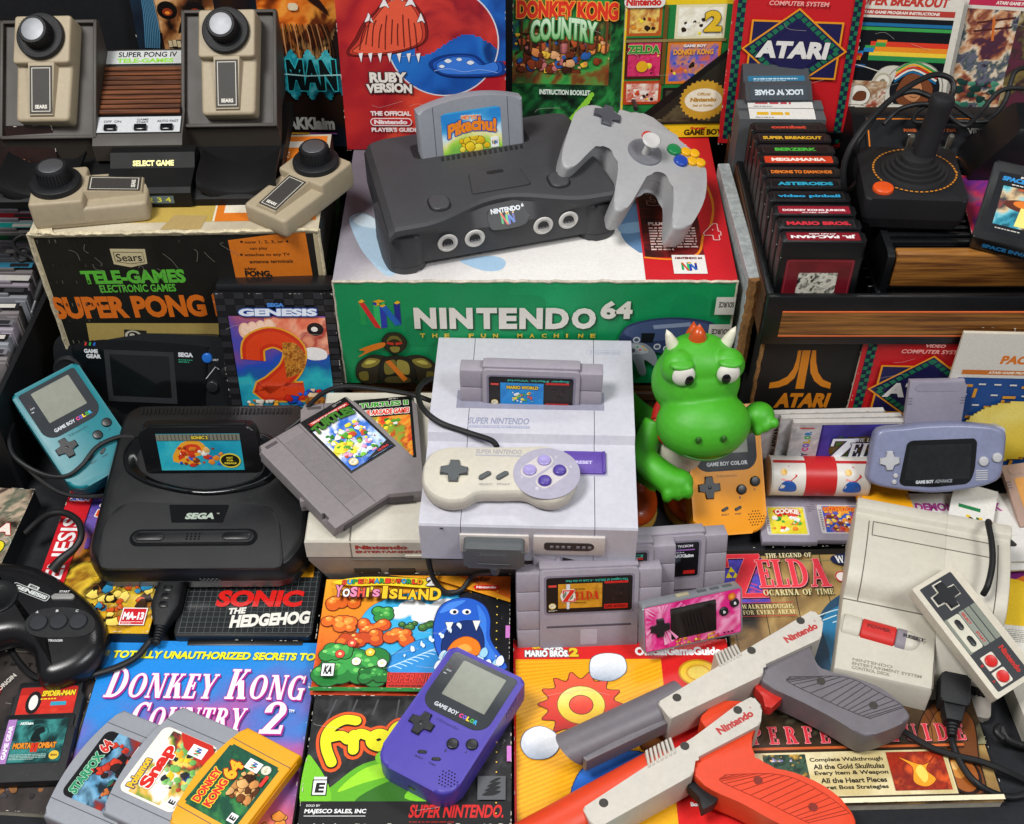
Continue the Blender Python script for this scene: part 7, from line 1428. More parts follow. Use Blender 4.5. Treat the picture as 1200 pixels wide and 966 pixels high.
def art_war():
    a = Art(140, 190, '#d2ccc0'); a.rect(10, 160, 120, 8, '#b8284a'); a.text('ATARI GAME PROGRAM INSTRUCTIONS', 40, 162, 86, 4, '#e8dcd0', .05, .15); 
    a.paint(10, 26, 60, 130, ['#4a2a3a', '#8a4a34', '#c8946a', '#e0d0b8', '#3a4a4a', '#6a6a7a', '#2a2430'], 4, 5, 40, con=2.2); a.paint(70, 26, 66, 130, ['#5a2a3a', '#3a2a2a', '#7a6a3a', '#b8a88a', '#c8c4cc', '#8a7a8a'], 3, 9, 34, con=2.2); a.line([(24, 140), (66, 148)], 2.4, '#4a2020'); a.line([(22, 130), (64, 137)], 2.4, '#4a2020'); a.line([(42, 146), (46, 120)], 3, '#c8682a'); a.blobs(14, 30, 52, 44, ['#2f6a58', '#1c3a34', '#4a8a70', '#8a4a34'], 34, 2, 6, 3, .4, 1.5); a.ell(118, 148, 16, 16, '#a8203a'); a.rect(112, 30, 22, 8, '#1a1a1a'); a.text('CX2601', 114, 32, 17, 4, '#e0d8c8', .06); a.small(60, 10, 50, 7, 2, '#b87a80', 3); return a
book('game_manual', 'cream manual with a painted battle scene standing in the right back corner', 'booklet', (540, 1202, 236), (78, 0, -7), 140, 190, 4, art_war(), base='b', group='printed covers standing at the back', s=.92)
# ---------------------------------------------------------------- black and orange game box with the paddle console on it
sb = thing('console_box', 'black and cream console box with large orange lettering, worn at the corners', 'box', (-340, 1079, 40), (0, 0, 1.6))
sw, sd, sh = 288, 174, 222
M().box((0, 0, sh/2), (sw-.8, sd-.8, sh-.8), 1, 1).build('box_body', plastic('aged card', '#a89d86', .85, 70, .35, .2), sb)
a = Art(sw, sh, '#b7a988'); a.rect(4, 0, sw-10, sh-4, '#15140f'); a.paint(4, 0, sw-10, sh-4, ['#12110e', '#1c1a15', '#15140f', '#211f19'], 3, 7, 40)
q = lambda px, py: (lambda v: (v.x+sw/2, v.z))(pm(sb).inverted() @ atY(px, py, 992))
def bxt(t_, x0, y0, x1, y1, col, **k): A, B = q(x0, y1), q(x1, y0); a.text(t_, A[0], A[1], B[0]-A[0], B[1]-A[1], col, **k)
A = q(130, 312); a.poly([q(129, 290), q(170, 291), q(173, 308), q(154, 312), q(134, 308)], '#c9bb92'); a.line([q(133, 294), q(167, 295), q(170, 306), q(154, 308), q(136, 305), q(133, 294)], .7, '#1a1814'); bxt('Sears', 138, 296, 165, 305, '#1a1814', bold=.01)
bxt('TELE-GAMES', 99, 315, 215, 331, '#5cb83a', bold=.05); bxt('ELECTRONIC GAMES', 119, 332, 205, 341, '#5cb83a', bold=.03); bxt('SUPER PONG IV', 67, 345, 275, 371, '#e0711c', bold=.05); a.text('TM', q(234, 352)[0], q(234, 352)[1], 5, 3, '#e0711c', .02)
a.poly([q(102, 376), q(256, 379), q(258, 420), q(110, 420)], '#b39c58'); a.poly([q(146, 384), q(172, 386), q(174, 402), q(146, 402)], '#2a2822'); x, y = q(157, 392); a.ell(x, y, 9, 8, '#c9c2ae'); a.ell(x, y, 6, 6, '#1a1916'); a.ell(x-1, y+1, 3, 3, '#cfcab8'); a.line([q(174, 394), q(204, 398)], 3, '#8a8570'); a.poly([q(203, 392), q(228, 394), q(230, 402), q(203, 402)], '#2c2a24'); a.poly([q(208, 395), q(224, 396), q(225, 401), q(209, 401)], '#8f8658')
a.poly([q(267, 282), q(357, 272), q(368, 336), q(280, 344)], '#d9761c')
for i, t_ in enumerate(('now 1, 2, 3, or 4', 'can play', 'attaches to any TV', 'antenna terminals')): x, y = q(287, 287+i*7.5); a.text(t_, x+(0 if i % 2 == 0 else 5), y, (44, 18, 46, 44)[i], 4.6, '#1a160e', .02); 
for i in (0, 2): x, y = q(283, 286+i*7.5); a.rect(x-1, y+1, 2.4, 2.4, '#1a160e')
x, y = q(287, 318); a.text('play', x, y, 12, 4.6, '#1a160e', .02); bxt('PONG,', 288, 305+13, 318, 319+7, '#1a160e', bold=.05); bxt('SUPER PONG or', 289, 327, 352, 336, '#1a160e', bold=.05)
a.paint(4, 0, 60, sh-6, ['#15140f', '#1c1a15', '#8a8272'], 6, 11, 50, con=1.2, mask=lambda x, y: (math.sin(x*3.1+y*1.7)+math.sin(y*2.3)) > 1.86)
for i in range(14): rnd = random.Random(i); x = rnd.uniform(10, 200); y = rnd.uniform(sh-70, sh-10); a.line([(x, y), (x+rnd.uniform(-4, 10), y-rnd.uniform(2, 9)), (x+rnd.uniform(0, 16), y-rnd.uniform(8, 20))], .35, '#8f8a7a', 3)
a.build('front_print', sb, (-sw/2, -sd/2-.4, 0), (90, 0, 0), mat=worn_print)
a = Art(sw, sd, '#b8ad96'); a.paint(0, 0, sw, 16, ['#a99d84', '#cfc5ae', '#b8ac94', '#8f8268'], 4, 5, 50); a.rect(4, 16, sw-8, sd-20, '#a88f44'); a.paint(4, 16, sw-8, sd-20, ['#a08840', '#b89c4c', '#a98f44'], 3, 8, 30); a.poly([(4, 44), (120, 48), (160, 60), (150, 90), (4, 96)], '#1a1813')
for i in range(2): a.rect(108+i*18, 46, 12, 5, '#d9761c'); a.rect(106+i*20, 51, 20, 3, '#d9761c')
a.rect(180, 16, 2, sd-20, '#d8cfb8'); a.rect(182, 16, 102, sd-20, '#d0701c'); a.rect(190, 30, 92, 40, '#dcd3be'); a.poly([(130, 4), (170, 2), (174, 26), (140, 28)], '#a8905c'); a.rect(190, 110, 80, 50, '#d8d2c4'); a.rect(200, 118, 60, 30, '#d9761c'); a.small(206, 123, 40, 18, 4, '#efe0c8', 4)
a.build('top_print', sb, (-sw/2, -sd/2, sh+.1), mat=worn_print)
a = Art(sd, sh, '#14130f'); a.paint(0, 0, sd, sh, ['#100f0c', '#1e1c17', '#15140f', '#2a271f'], 4, 9, 40); a.text('TELE-GAMES', 24, 130, 150, 26, '#3f8a2c', .04); a.text('SUPER PONG IV', 10, 70, 180, 30, '#b85c18', .06)
a.build('side_print', sb, (sw/2+.3, -sd/2, 0), (90, 0, 90), mat=worn_print)
m = M(); rnd = random.Random(8)
m.tube([(-sw/2+sw*k/50, -sd/2+rnd.uniform(-.8, .6), sh+rnd.uniform(-1, .6)) for k in range(51)], 2.2, 6, 1, sm=False); m.tube([(-sw/2+rnd.uniform(-.5, .5), -sd/2, sh*k/24) for k in range(25)], 2.2, 6, 1, sm=False); m.tube([(sw/2+rnd.uniform(-.5, .5), -sd/2, sh*k/24) for k in range(25)], 1.8, 6, 1, sm=False)
for i in range(7): m.face([(-sw/2+i*3, -sd/2-1, sh+1+rnd.random()*2), (-sw/2+8+i*3, -sd/2-3, sh+rnd.random()*3), (-sw/2+4+i*3, -sd/2+8, sh+2+rnd.random()*2)])
m.build('worn_edge', plastic('torn card edge', '#c8bda2', .95, 60, .5, .3), sb)
# ---------------------------------------------------------------- paddles
tan = plastic('paddle tan', '#a3957c', .5, 240, .15, .05, .4)
chrome = plastic('brushed knob cap', '#85868a', .55, 20, .0, .05, .5, metal=1)
def make_paddle(label, loc, rot, s=1):
    t = thing('paddle_controller', label, 'game paddle', loc, rot, s, 'tan paddle controllers with black knobs')
    m = M()
    head = rr(66, 56, 4, 0, 30); m.pillow(head, [(6, 0), (31, 0), (33, .7), (33.8, 1.6), (34, 2.6)])
    tail = rounded([(-33, 14), (33, 14), (31, -62), (-31, -62)], 6); m.pillow(tail, [(6, 0), (20.5, 0), (22.6, .8), (23.7, 2.4), (24, 4)]); m.pillow(rounded([(-33, 58), (33, 58), (31, -62), (-31, -62)], 6), [(0, 2.4), (1, .8), (3, 0), (6.6, 0)])
    m.loft([[(-17, 4, 24), (17, 4, 24), (15, 4, 33.5), (-15, 4, 33.5)], [(-15, -58, 22), (15, -58, 22), (13, -56, 27), (-13, -56, 27)]]); m.build('shell', tan, t, ang=40)
    k = M(); k.cyl((0, 32, 34), 27, 7, 2, 40); k.lathe([(24, 41), (22, 41.6), (20, 41.4), (18, 41.2)], 40, Matrix.Translation((0, 32, 0))); k.build('knob_base', blackm, t)
    k = M(); k.lathe([(17.5, 40), (16.2, 57), (15.4, 58.2), (13.2, 58.4), (12.8, 57.6)], 36, Matrix.Translation((0, 32, 0)))
    for i in range(30): a_ = 2*math.pi*i/30; k.box((16.9*math.cos(a_), 32+16.9*math.sin(a_), 49), (1, 1, 15), .3, 1)
    kb = k.build('knob', blackm, t); M().cyl((0, 32, 57), 13, 1.6, .5, 36).build('knob_cap', chrome, kb)
    a = Art(26, 54, '#d8d4c8'); a.frame(0, 0, 26, 54, 1.4, '#3a352d'); a.rect(2.6, 2.6, 20.8, 48.8, '#3b3836'); a.rect(1.4, 1.4, 23.2, 51.2, '#3b3836'); a.frame(2.2, 2.2, 21.6, 49.6, .8, '#cfcabc'); a.text('SEARS', 6, 5.5, 14, 4.4, '#dcd8cc', .04)
    an = math.degrees(math.atan2(-6.5, -60)); a.build('label', t, (-13, -54.5, 27.75), (6.1, 0, 0), mat=matte_print)
    return t
pad0 = make_paddle('tan paddle docked in the left bay of the brown console', (-478, 1152, 344), (40, -3, -.5), .9)
copy_thing(pad0, (-293, 1170, 342), (42, -2.5, .5), 'tan paddle docked in the right bay of the brown console', .9)
copy_thing(pad0, (-425, 1030, 262.5), (0, 0, 98), 'tan paddle lying on the left front corner of the lettered box, knob to the left', .94)
copy_thing(pad0, (-215, 1042, 263), (2, 0, -34), 'tan paddle lying at the right front corner of the lettered box', .88)
# ---------------------------------------------------------------- brown console with two docked paddles
brownp = plastic('console brown', '#3a342e', .5, 220, .15, .06, .45)
deckb = plastic('deck black', '#0a0a0b', .6, 160, .1, .05, .3)
pc = thing('game_console', 'brown paddle console with wood slats and two raised bays', 'game console', (-388, 1150, 262.5), (0, 0, 1.5))
for sx, dz, nm in ((-1, 0, 'left'), (1, 2, 'right')):
    Mx = Matrix.Translation((sx*92, (-2, 16)[sx > 0]-2, 80)) @ Matrix.Rotation(R(41), 4, 'X')
    m = M(); o_ = rr(101, 126, 5)
    c4 = [Mx @ Vector((x, y, 0)) for x, y in ((-50, -63), (50, -63), (50, 63), (-50, 63))]
    m.loft([[(v.x*1.0, v.y, v.z) for v in c4], [(v.x, v.y+(2 if i < 2 else 4), v.z-(26 if i < 2 else 40)) for i, v in enumerate(c4)], [(v.x*.97, v.y+(16 if i < 2 else 6), 26) for i, v in enumerate(c4)]]); m.build('bay_body', brownp, pc)
    m = M()
    for x0, y0, w_, h_ in ((0, 61, 99, 4), (0, -61, 99, 4), (-48, 0, 4, 126), (48, 0, 4, 126)): m.box((x0, y0, 3), (w_, h_, 7), 1.2, 2, mat=Mx)
    m.build('bay_rim', brownp, pc)
m = M(); m.loft([[(x, y, z) for y, z in ((-62, 20), (-62, 38), (-54, 44), (52, 84), (56, 82), (56, 0), (-40, 0))] for x in (-46, -45, 45, 46)]); m.build('centre_body', brownp, pc)
Mc = Matrix.Translation((0, -54, 44.6)) @ Matrix.Rotation(math.atan2(40, 106), 4, 'X')
for i in range(10): M().box((0, 29+i*6.2, 1.6), (84, 4.6, 4), .6, 1, mat=Mc).build('wood_slat', wood('slat wood', '#3a1d0e', '#7a4524', 'X', 1.4, .45), pc)
M().box((0, 57, .2), (87, 64, 1), .2, 1, mat=Mc).build('grille_back', gloss, pc)
a = Art(86, 19, '#c4c6c4'); a.frame(0, 0, 86, 19, .8, '#3a3a38'); a.text('SUPER PONG IV', 13, 9.6, 62, 7, '#1c1c1a', .02); a.text('TELE-GAMES', 12, 2, 60, 6, '#8ac83a', .04)
a.build('name_plate', pc, Mc @ Vector((-43, 92, .9)), (math.degrees(math.atan2(40, 106)), 0, 0), mat=label_mat)
a = Art(88, 21, '#c4c6c8'); a.frame(0, 0, 88, 21, .7, '#3a3a38'); a.text('OFF  ON', 8, 13, 18, 3, '#1c1c1a', .02); a.text('GAME', 42, 15.4, 12, 2.6, '#1c1c1a', .02); a.text('START', 42, 12, 12, 2.6, '#1c1c1a', .02); a.text('AUTO FAST', 63, 13, 22, 3, '#1c1c1a', .02)
a.build('switch_plate', pc, Mc @ Vector((-44, 3, .9)), (math.degrees(math.atan2(40, 106)), 0, 0), mat=label_mat)
for x in (-28, 3, 30): M().box((x, 8.6, 2.4), (13, 7, 4.4), 1, mat=Mc).build('switch', gloss, pc)
m = M(); m.loft([[(x, y, z) for y, z in ((-116, 0), (-116, 8), (-108, 13), (-60, 15), (50, 20), (50, 0))] for x in (-146, -140, 140, 146)]); m.build('lower_deck', deckb, pc)
m = M(); m.loft([[(x, y, z) for y, z in ((-119, 2), (-119, 18), (-114, 22), (-84, 25), (-72, 36), (-60, 36), (-50, 20))] for x in (-26, -12, 46, 60)]); m.build('selector_block', deckb, pc)
for sx in (-1, 1):
    m = M(); us = [k/14 for k in range(15)]; zz = lambda u: 15+17*abs(2*u-1)**2.4
    m.loft([[(sx*(62+u*80)+(8 if sx < 0 else 4), y, zz(u)-d) for u in us]+[(sx*(62+u*80)+(8 if sx < 0 else 4), y, zz(u)-d-4) for u in us[::-1]] for y, d in ((-114, 9), (-111, 3), (-104, 0), (-60, 0))]); m.build('cradle', deckb, pc)
a = Art(44, 10); a.text('SELECT GAME', 0, 2, 42, 6, '#d8cc2a', .05); a.build('lettering', pc, (-3, -84.4, 25.4), (42, 0, 0), mat=label_mat)
a = Art(36, 9, '#5a6a70'); a.text('1 2 3 4', 3, 1.6, 30, 5.6, '#d8d84a', .02); a.build('number_strip', pc, (6, -119.3, 6), (89, 0, 0), mat=label_mat)
# ---------------------------------------------------------------- skull poster box and the dark things behind
a = Art(250, 330, '#14100e'); a.paint(0, 0, 250, 330, ['#0c0a0a', '#1c1412', '#2c1a10', '#12121a', '#1a2a3a'], 3, 4, 50, con=2)
a.paint(8, 118, 100, 130, ['#1a0e08', '#6a3a1c', '#b07a48', '#d8ab7a', '#8a5028', '#e0bc90', '#4a2a16'], 3, 8, 60, con=1.6, mask=lambda x, y: (x-58)**2/40**2+(y-182)**2/48**2 < 1 or (abs(x-58) < 27 and 116 < y < 160))
a.paint(140, 100, 106, 150, ['#1a0c06', '#8a3a0e', '#d86a1c', '#f09a3a', '#6a2a0c', '#3a180a', '#e8b06a'], 3, 18, 60, con=2, mask=lambda x, y: (x-196)**2/48**2+(y-190)**2/84**2 < 1)
a.paint(96, 190, 70, 50, ['#5a1a0a', '#c8481c', '#f0862a', '#7a2a10', '#f4b04a'], 3, 28, 40, con=1.8)
for x in (42, 75): a.ell(x, 174, 12, 11, '#0c0604'); a.ell(x, 172, 6, 4.6, '#8a2f10'); a.ell(x, 171, 3, 2, '#e8862a')
a.poly(smooth([(51, 146), (55, 158), (59, 164), (63, 158), (67, 146), (59, 150)], 3), '#0a0604'); a.poly(smooth([(36, 134), (44, 138), (74, 138), (82, 134), (74, 120), (44, 120)], 3), '#1c0f08')
for i in range(9): a.rect(37+i*5.2, 129+(i % 2), 4.4, 8, '#d8c49a'); a.rect(38+i*5, 120-(i % 2), 4.2, 7, '#c8b084')
for i in range(26): a.line([(4+i*.8, 250), (14+i*.6, 190-i*1.2), (8+i*.7, 128)], .8, ['#2a5a78', '#5a8aa8', '#16303e'][i % 3], 4)
for i in range(18): a.line([(170+i*3.4, 160), (170+i*3.8, 140-(i % 5)*5), (172+i*3.6, 108-(i*13) % 20)], 1.4, ['#8a5a34', '#3a2416', '#b8845a', '#1a1410'][i % 4], 4)
a.ell(222, 200, 11, 5, '#2a0e06'); a.ell(222, 200, 6, 3, '#e8641c'); a.poly(smooth([(176, 210), (196, 200), (214, 186), (232, 172), (226, 186), (204, 210)], 4), '#2a120a'); a.rect(186, 176, 12, 9, '#d8c8a8', 4)
a.paint(166, 64, 80, 66, ['#0a1418', '#0f5a6a', '#1fa8b8', '#6ae0e8', '#0f3a44'], 4, 28, 40, con=1.9, mask=lambda x, y: abs(y-96) < 26-6*math.sin(x*.3)); a.text('MAN', 176, 76, 60, 40, '#0a1a1e', .05, out='#3ad0d8', ow=1.2); a.line([(164, 98), (200, 95), (247, 97)], 1.6, '#b8f4f4')
a.text('AKKlaim', 168, 24, 60, 17, '#d8d6d0', .08); a.grad(166, 18, 64, 2, ['#c83a8a', '#3a6ac8']); a.rect(166, 18, 30, 2, '#d8a02a')
book('magazine', 'dark magazine with a skull and flame artwork behind the brown console', 'magazine', (-302, 1252, 198), (84, 0, -1), 250, 330, 6, a, base='b', s=.93)
bag = thing('carry_case', 'plain dark carry case filling the left back corner', 'bag', (-520, 1300, 0)); m = M(); m.prism(rounded([(-170, -20), (150, -20), (150, 40), (-170, 40)], 14), 0, 470, 14, 4); m.build('case_body', plastic('case black', '#17181b', .8, 260, .4, .15, .25), bag); m = M(); m.tube([(-60, -18, 440), (-56, -40, 462), (10, -44, 466), (60, -40, 462), (64, -18, 440)], 6, 10, 6); m.build('handle', rubber, bag)
def art_side():
    a = Art(130, 60, '#b0201c'); a.rect(0, 0, 130, 34, '#d8a01c'); a.paint(0, 0, 130, 34, ['#c88a1c', '#e8b83a', '#d8641c', '#f0c84a'], 4, 5, 20); a.rect(0, 44, 130, 12, '#c8241e'); a.text('GO', 100, 46, 14, 8, '#f0ece4', .05); return a
book('game_box', 'red and yellow game box edge showing left of the brown console', 'game box', (-606, 1205, 262), (82, 0, 2), 130, 60, 60, art_side(), base='b')
def art_face():
    a = Art(170, 80, '#0e0b0b'); a.paint(0, 0, 170, 80, ['#0a0808', '#140e0c', '#2a1814', '#0c0a0a'], 3, 5, 24); a.paint(112, 14, 36, 34, ['#1a0e0a', '#8a5a44', '#c08a6a', '#4a2a1c', '#0c0808'], 3, 9, 16, con=2, mask=lambda x, y: (x-130)**2/17**2+(y-30)**2/16**2 < 1); a.ell(126, 36, 5, 2, '#2a1210'); return a
book('game_case', 'dark game case with a shadowed picture under the left paddle bay', 'game case', (-560, 1092, 232), (70, 0, 3), 170, 80, 20, art_face(), base='b', edge=casek)
# ---------------------------------------------------------------- crate of grey cartridges at the left edge
cr = thing('storage_crate', 'black crate edge beside the column of grey cartridges at the left', 'crate', (-600, 1060, 0), (0, 0, -2))
m = M(); m.loft([[(74, -180, 0), (80, -180, 0), (80, -180, 122), (74, -180, 122)], [(74, 190, 0), (80, 190, 0), (80, 190, 122), (74, 190, 122)]]); m.box((0, -176, 55), (150, 8, 110), 2); m.build('crate_wall', blackm, cr); M().box((-16, 5, 14), (176, 360, 26), 2).build('crate_floor', blackm, cr)
spine = [('#23264a', 'n', 40, 246), ('#8a1c24', 'r', 40, 257), ('#1f9a94', 't', 38, 269), ('#1c5a34', 'g', 34, 283), ('#8a868c', '', 31, 299), ('#3a8aa8', 'b', 36, 316), ('#c4c2c0', 'w', 33, 330), ('#1a1a1c', 'k', 30, 345), ('#2a2a30', 'k', 20, 364), ('#6a6a70', '', 14, 382), ('#17171a', 'k', 8, 400), ('#77757c', '', 6, 418)]
words = ['navy', 'dark red', 'teal', 'green', 'plain grey', 'sky blue', 'white', 'black', 'charcoal', 'pale grey', 'jet black', 'blank grey']
for k, (c_, _, px, py) in enumerate(spine):
    p = at(px, py, 124); t = thing('game_cartridge', f'grey cartridge with a {words[k]} end label in the left crate', 'cartridge', (p.x-64, p.y+8, 31), (0, 0, -2+(k % 3)), 1, 'grey cartridges filed in the left crate')
    m = M(); m.box((0, 0, 44), (128, 15, 88), 1.8); m.box((-2, 0, 90), (92, 12, 6), 1.5)
    for sx in (-1, 1): m.box((sx*56, -8, 44), (12, 2, 80), .8)
    m.build('shell', (cartg, n64g, nesg)[k % 3], t)
    a = Art(70, 9.4, c_); a.text(('STAR', 'ARES', 'TETRA', 'GOLF', 'RALLY', 'AQUA', 'TURBO', 'NIGHT', 'ORBIT', 'DASH', 'BLAZE', 'POLAR')[k][:0] or ' ', 4, 2, 1, 1, '#dddddd') if 0 else None
    a.rect(44, 1.4, 22, 6.4, ['#d8d4cc', '#2a2a2e', '#c8c4bc', '#3a3a3e'][k % 4]); a.small(6, 2, 34, 5, 1, '#d8d4cc', k+3, .6); a.build('end_label', t, (-6, -4.7, 93.1), mat=label_mat)
j = thing('audio_plug', 'black cable plug with a silver pin hanging beside the lettered box', 'plug', W(42, 352, 150), (38, 0, -22))
m = M(); m.lathe([(0, 0), (3.6, 0), (4, 2), (4.2, 22), (3, 26), (2.2, 30), (0, 30)], 18, tr(0, 0, 0, -90)); m.build('plug_body', blackm, j); m = M(); m.lathe([(0, -17), (1, -16), (1.7, -14), (1.2, -12), (1.7, -11), (1.7, 0), (0, 0)], 14, tr(0, 0, 0, -90)); m.build('pin', chrome, j)
pe = pm(j) @ Vector((0, 29, 0)); cable('audio_lead', 'tangled thin black lead between the lettered box and the grey cartridges', [tuple(pe), W(50, 325, 190), W(40, 305, 205), W(22, 295, 205), W(16, 284, 206), W(28, 276, 208), W(42, 284, 206), W(38, 300, 200), W(24, 306, 200), W(18, 296, 202), W(30, 290, 208), W(44, 300, 205)], 2.2)
# ---------------------------------------------------------------- wide black handheld, left
t = thing('handheld_console', 'wide black handheld with a dark screen leaning on the lettered box', 'handheld game', (-397, 975, 78), (66, 0, -3.5), .955)
m = M(); o_ = rounded([(-105, 40), (-88, 56), (88, 56), (105, 40), (107, -40), (92, -57), (-92, -57), (-107, -40)], 14, 5); m.prism(o_, -4, 8, 5, 4); m.prism(o_, -13, -4.6, 0, 1, 4); m.build('shell', plastic('handheld black', '#16181b', .32, 160, .1, .06, .5, dust=.04), t)
lo = smooth([(-72, 44), (60, 44), (72, 36), (66, -20), (56, -40), (-60, -40), (-70, -30), (-78, 10)], 4); M().prism(lo, 7.4, 9, .5, 1).build('screen_lens', gloss, t)
M().prism(rr(80, 62, 1, -6, 4), 8.7, 9.4, .2, 1).build('screen_bezel', plastic('bezel grey', '#26282b', .4), t); M().prism(rr(68, 50, 1, -6, 5), 9.1, 9.7, .1, 1).build('screen', lcdk_mat, t)
a = Art(214, 114)
for i, c_ in enumerate(('#c8302a', '#2f9a4a', '#2a62c0')): a.line([(40+i*5, 96), (41.5+i*5, 100)], 2, c_)
a.text('GAME', 38, 87, 16, 5, '#c9ccd0', .05); a.text('GEAR', 40, 81, 17, 5, '#c9ccd0', .05); a.text('SEGA', 146, 87, 17, 5.4, '#c9ccd0', .1); a.text('START', 182, 84, 10, 2.4, '#c9ccd0', .03); a.small(146, 80, 16, 5, 2, '#2f8a6a', 4); a.line([(176, 62), (188, 77), (192, 74)], .7, '#c9ccd0')
a.build('lettering', t, (-107, -57, 9.1), mat=label_mat)
M().cyl((72, 30, 7), 6, 4, 1.6, 22).build('button', plastic('start blue', '#1f62b8', .25, 60, .03), t)
for x, y in ((76, -4), (94, 14)): M().cyl((x, y, 7), 7, 5, 1.4, 24).build('button', btnk, t)
m = M(); m.lathe([(0, 9), (10, 9), (14, 11), (17, 10), (18, 7)], 28, Matrix.Translation((-90, 8, 0))); m.build('direction_pad', btnk, t)
for x, nm, c_ in ((84, 'power_switch', '#a8281c'), (-70, 'dial', '#17181a')): M().box((x, 56.6, -8), (9, 3, 6) if x > 0 else (26, 2.4, 12), .8).build(nm, plastic('dial '+c_, c_, .4), t)
# ---------------------------------------------------------------- standing case with the numeral two
a = Art(127, 178, '#1b1b1d')
for i in range(12):
    for k in range(24): 
        if (i+k) % 2 and (i < 1 or i > 10 or k > 20): a.rect(i*10.6, k*7.4, 10.4, 7.2, '#2c2c30')
a.paint(12, 6, 104, 144, ['#12303a', '#1f8aa8', '#2fb0b8', '#1c5a9a', '#2a4ab0', '#7a4a8a', '#b8606a'], 2, 6, 50, g=(.1, .9), con=.9)
a.paint(50, 96, 66, 52, ['#c8402c', '#e87a5a', '#f0a888', '#a82a24', '#e09070'], 3, 9, 30, con=1.8, mask=lambda x, y: y > 150-.62*(x-40) or (x-96)**2+(y-128)**2 < 560); a.ell(104, 134, 9, 8, '#1a0e0e'); a.ell(103, 134, 3.6, 3, '#e8e0d8'); a.poly(smooth([(84, 104), (96, 112), (112, 108), (112, 98), (96, 96)], 4), '#e8e4e0')
for i in range(4): a.ell(28+i*9, 132+i*1.5, 7, 10, '#e8b89a')
for i in range(4): a.ell(28+i*9, 134+i*1.5, 4.6, 7, '#f4cdb4')
for wd, c_ in ((27, '#e0a02a'), (23, '#c8341c'), (15, '#d8431f')): a.line([(32, 96), (36, 116), (58, 124), (78, 110), (72, 86), (52, 66), (40, 56), (84, 56)], wd, c_, 6)
a.paint(66, 74, 26, 44, ['#8a4a1c', '#d8963a', '#6a3414', '#c07a2c'], 8, 4, 24, con=2.4, mask=lambda x, y: (x-64)**2/26**2+(y-98)**2/24**2 < 1 and x > 66)
a.blobs(60, 20, 44, 40, ['#1f4ab8', '#2a62d0', '#1a3a98', '#e8c8a0', '#e8e4e0', '#c8281f', '#2a58c0'], 34, 3, 8, 6, .5); a.blobs(18, 16, 40, 30, ['#e08a2a', '#f0a83a', '#f4e8d8', '#c86a1c', '#e8e0d4'], 26, 2.5, 7, 8, .5); a.paint(84, 34, 22, 16, ['#8a4a1c', '#c8843a', '#6a3414'], 6, 3, 14, con=2.4)
a.text('GENESIS', 24, 151, 84, 9, '#dfe6f0', .07, .1, out='#2a4a98', ow=1.2); a.text('SEGA', 56, 162, 18, 4.6, '#4a8ad8', .1); a.text('SONIC', 22, 0, 84, 18, '#1f3a98', .09, .1, out='#e87a2a', ow=1); a.ell(112, 26, 8, 5, '#d8a82a'); a.text('SEGA', 106, 24.4, 12, 3, '#3a2a0a', .08)
tcase = book('game_case', 'tall black game case with a big red numeral two, standing upright', 'game case', (-240, 960, 27), (77.5, -7, 5), 127, 178, 26, a, base='b', edge=casek, mat=printed('case sleeve'), s=.97)
M().box((0, 182, 13), (122, 8, 24), 2).build('case_top', casek, tcase)
# ---------------------------------------------------------------- black boxed cartridge tray with woodgrain, right
atari_wood = wood('orange woodgrain', '#5a3314', '#a06a2c', 'X', 1.3, .45)
sidewood = wood('dark side woodgrain', '#2c170c', '#5f3a20', 'Y', 1.2, .45)
bx = thing('console_box', 'black box with a large orange three-bar emblem under the woodgrain tray', 'box', (462, 1068, 0))
M().box((0, 0, 93), (420, 300, 185.5), 1.2, 1).build('box_body', plastic('black card', '#191817', .6, 120, .2, .1), bx)
a = Art(420, 186, '#161514'); a.paint(0, 0, 420, 186, ['#121110', '#1d1b19', '#161514'], 3, 5, 40); c_ = '#d8821c'
q = lambda px, py: (lambda v: (v.x-252, v.z))(atY(px, py, 917.5))
ZZ = lambda pts: [q(840+x/4.828, 300+y/4.828) for x, y in pts]
a.poly(ZZ([(486, 534), (532, 534), (492, 752), (444, 752)]), c_); a.poly(ZZ([(460, 534), (480, 534), (462, 640)]+[(440, 690), (400, 726), (350, 744), (294, 750), (300, 718), (350, 708), (400, 682), (432, 640), (450, 590)]), c_); a.poly(ZZ([(540, 534), (562, 534), (562, 600), (574, 660), (600, 700), (646, 720), (640, 752), (590, 738), (552, 708), (530, 660), (528, 600)]), c_)
A, B = ZZ([(318, 858), (640, 776)]); a.text('ATARI', A[0], A[1], B[0]-A[0], B[1]-A[1], c_, .07, .08)
for i, (ch, y) in enumerate((('V', 590), ('C', 715), ('S', 830))): A = ZZ([(780-i*30, y+58)])[0]; a.text(ch, A[0], A[1], 24, 26, '#cfc4a8', .07)
a.line([(2, 183), (418, 183)], .8, '#4a4844'); a.build('front_print', bx, (-210, -150.4, 0), (90, 0, 0), mat=worn_print)
m = M(); rnd = random.Random(6); m.tube([(-210+rnd.uniform(-1, 1), -149, 8*k) for k in range(24)], 2.4, 6, 1, sm=False); m.build('torn_edge', plastic('torn brown card', '#8a6034', .95, 60, .5, .3), bx)
slab_ = thing('game_box', 'pale worn box standing on edge between the green box and the wooden tray', 'game box', (237, 1050, 127), (0, 0, 2)); M().box((0, 0, 55), (13, 200, 112), .8, 1).build('box_body', plastic('pale worn card', '#a8b0b4', .75, 60, .3, .25), slab_); m = M(); rnd = random.Random(16); m.tube([(rnd.uniform(-1, 1), -100, 4.6*k) for k in range(25)], 6.5, 8, 1, sm=False); m.build('torn_edge', plastic('torn brown card', '#8a6034'), slab_)
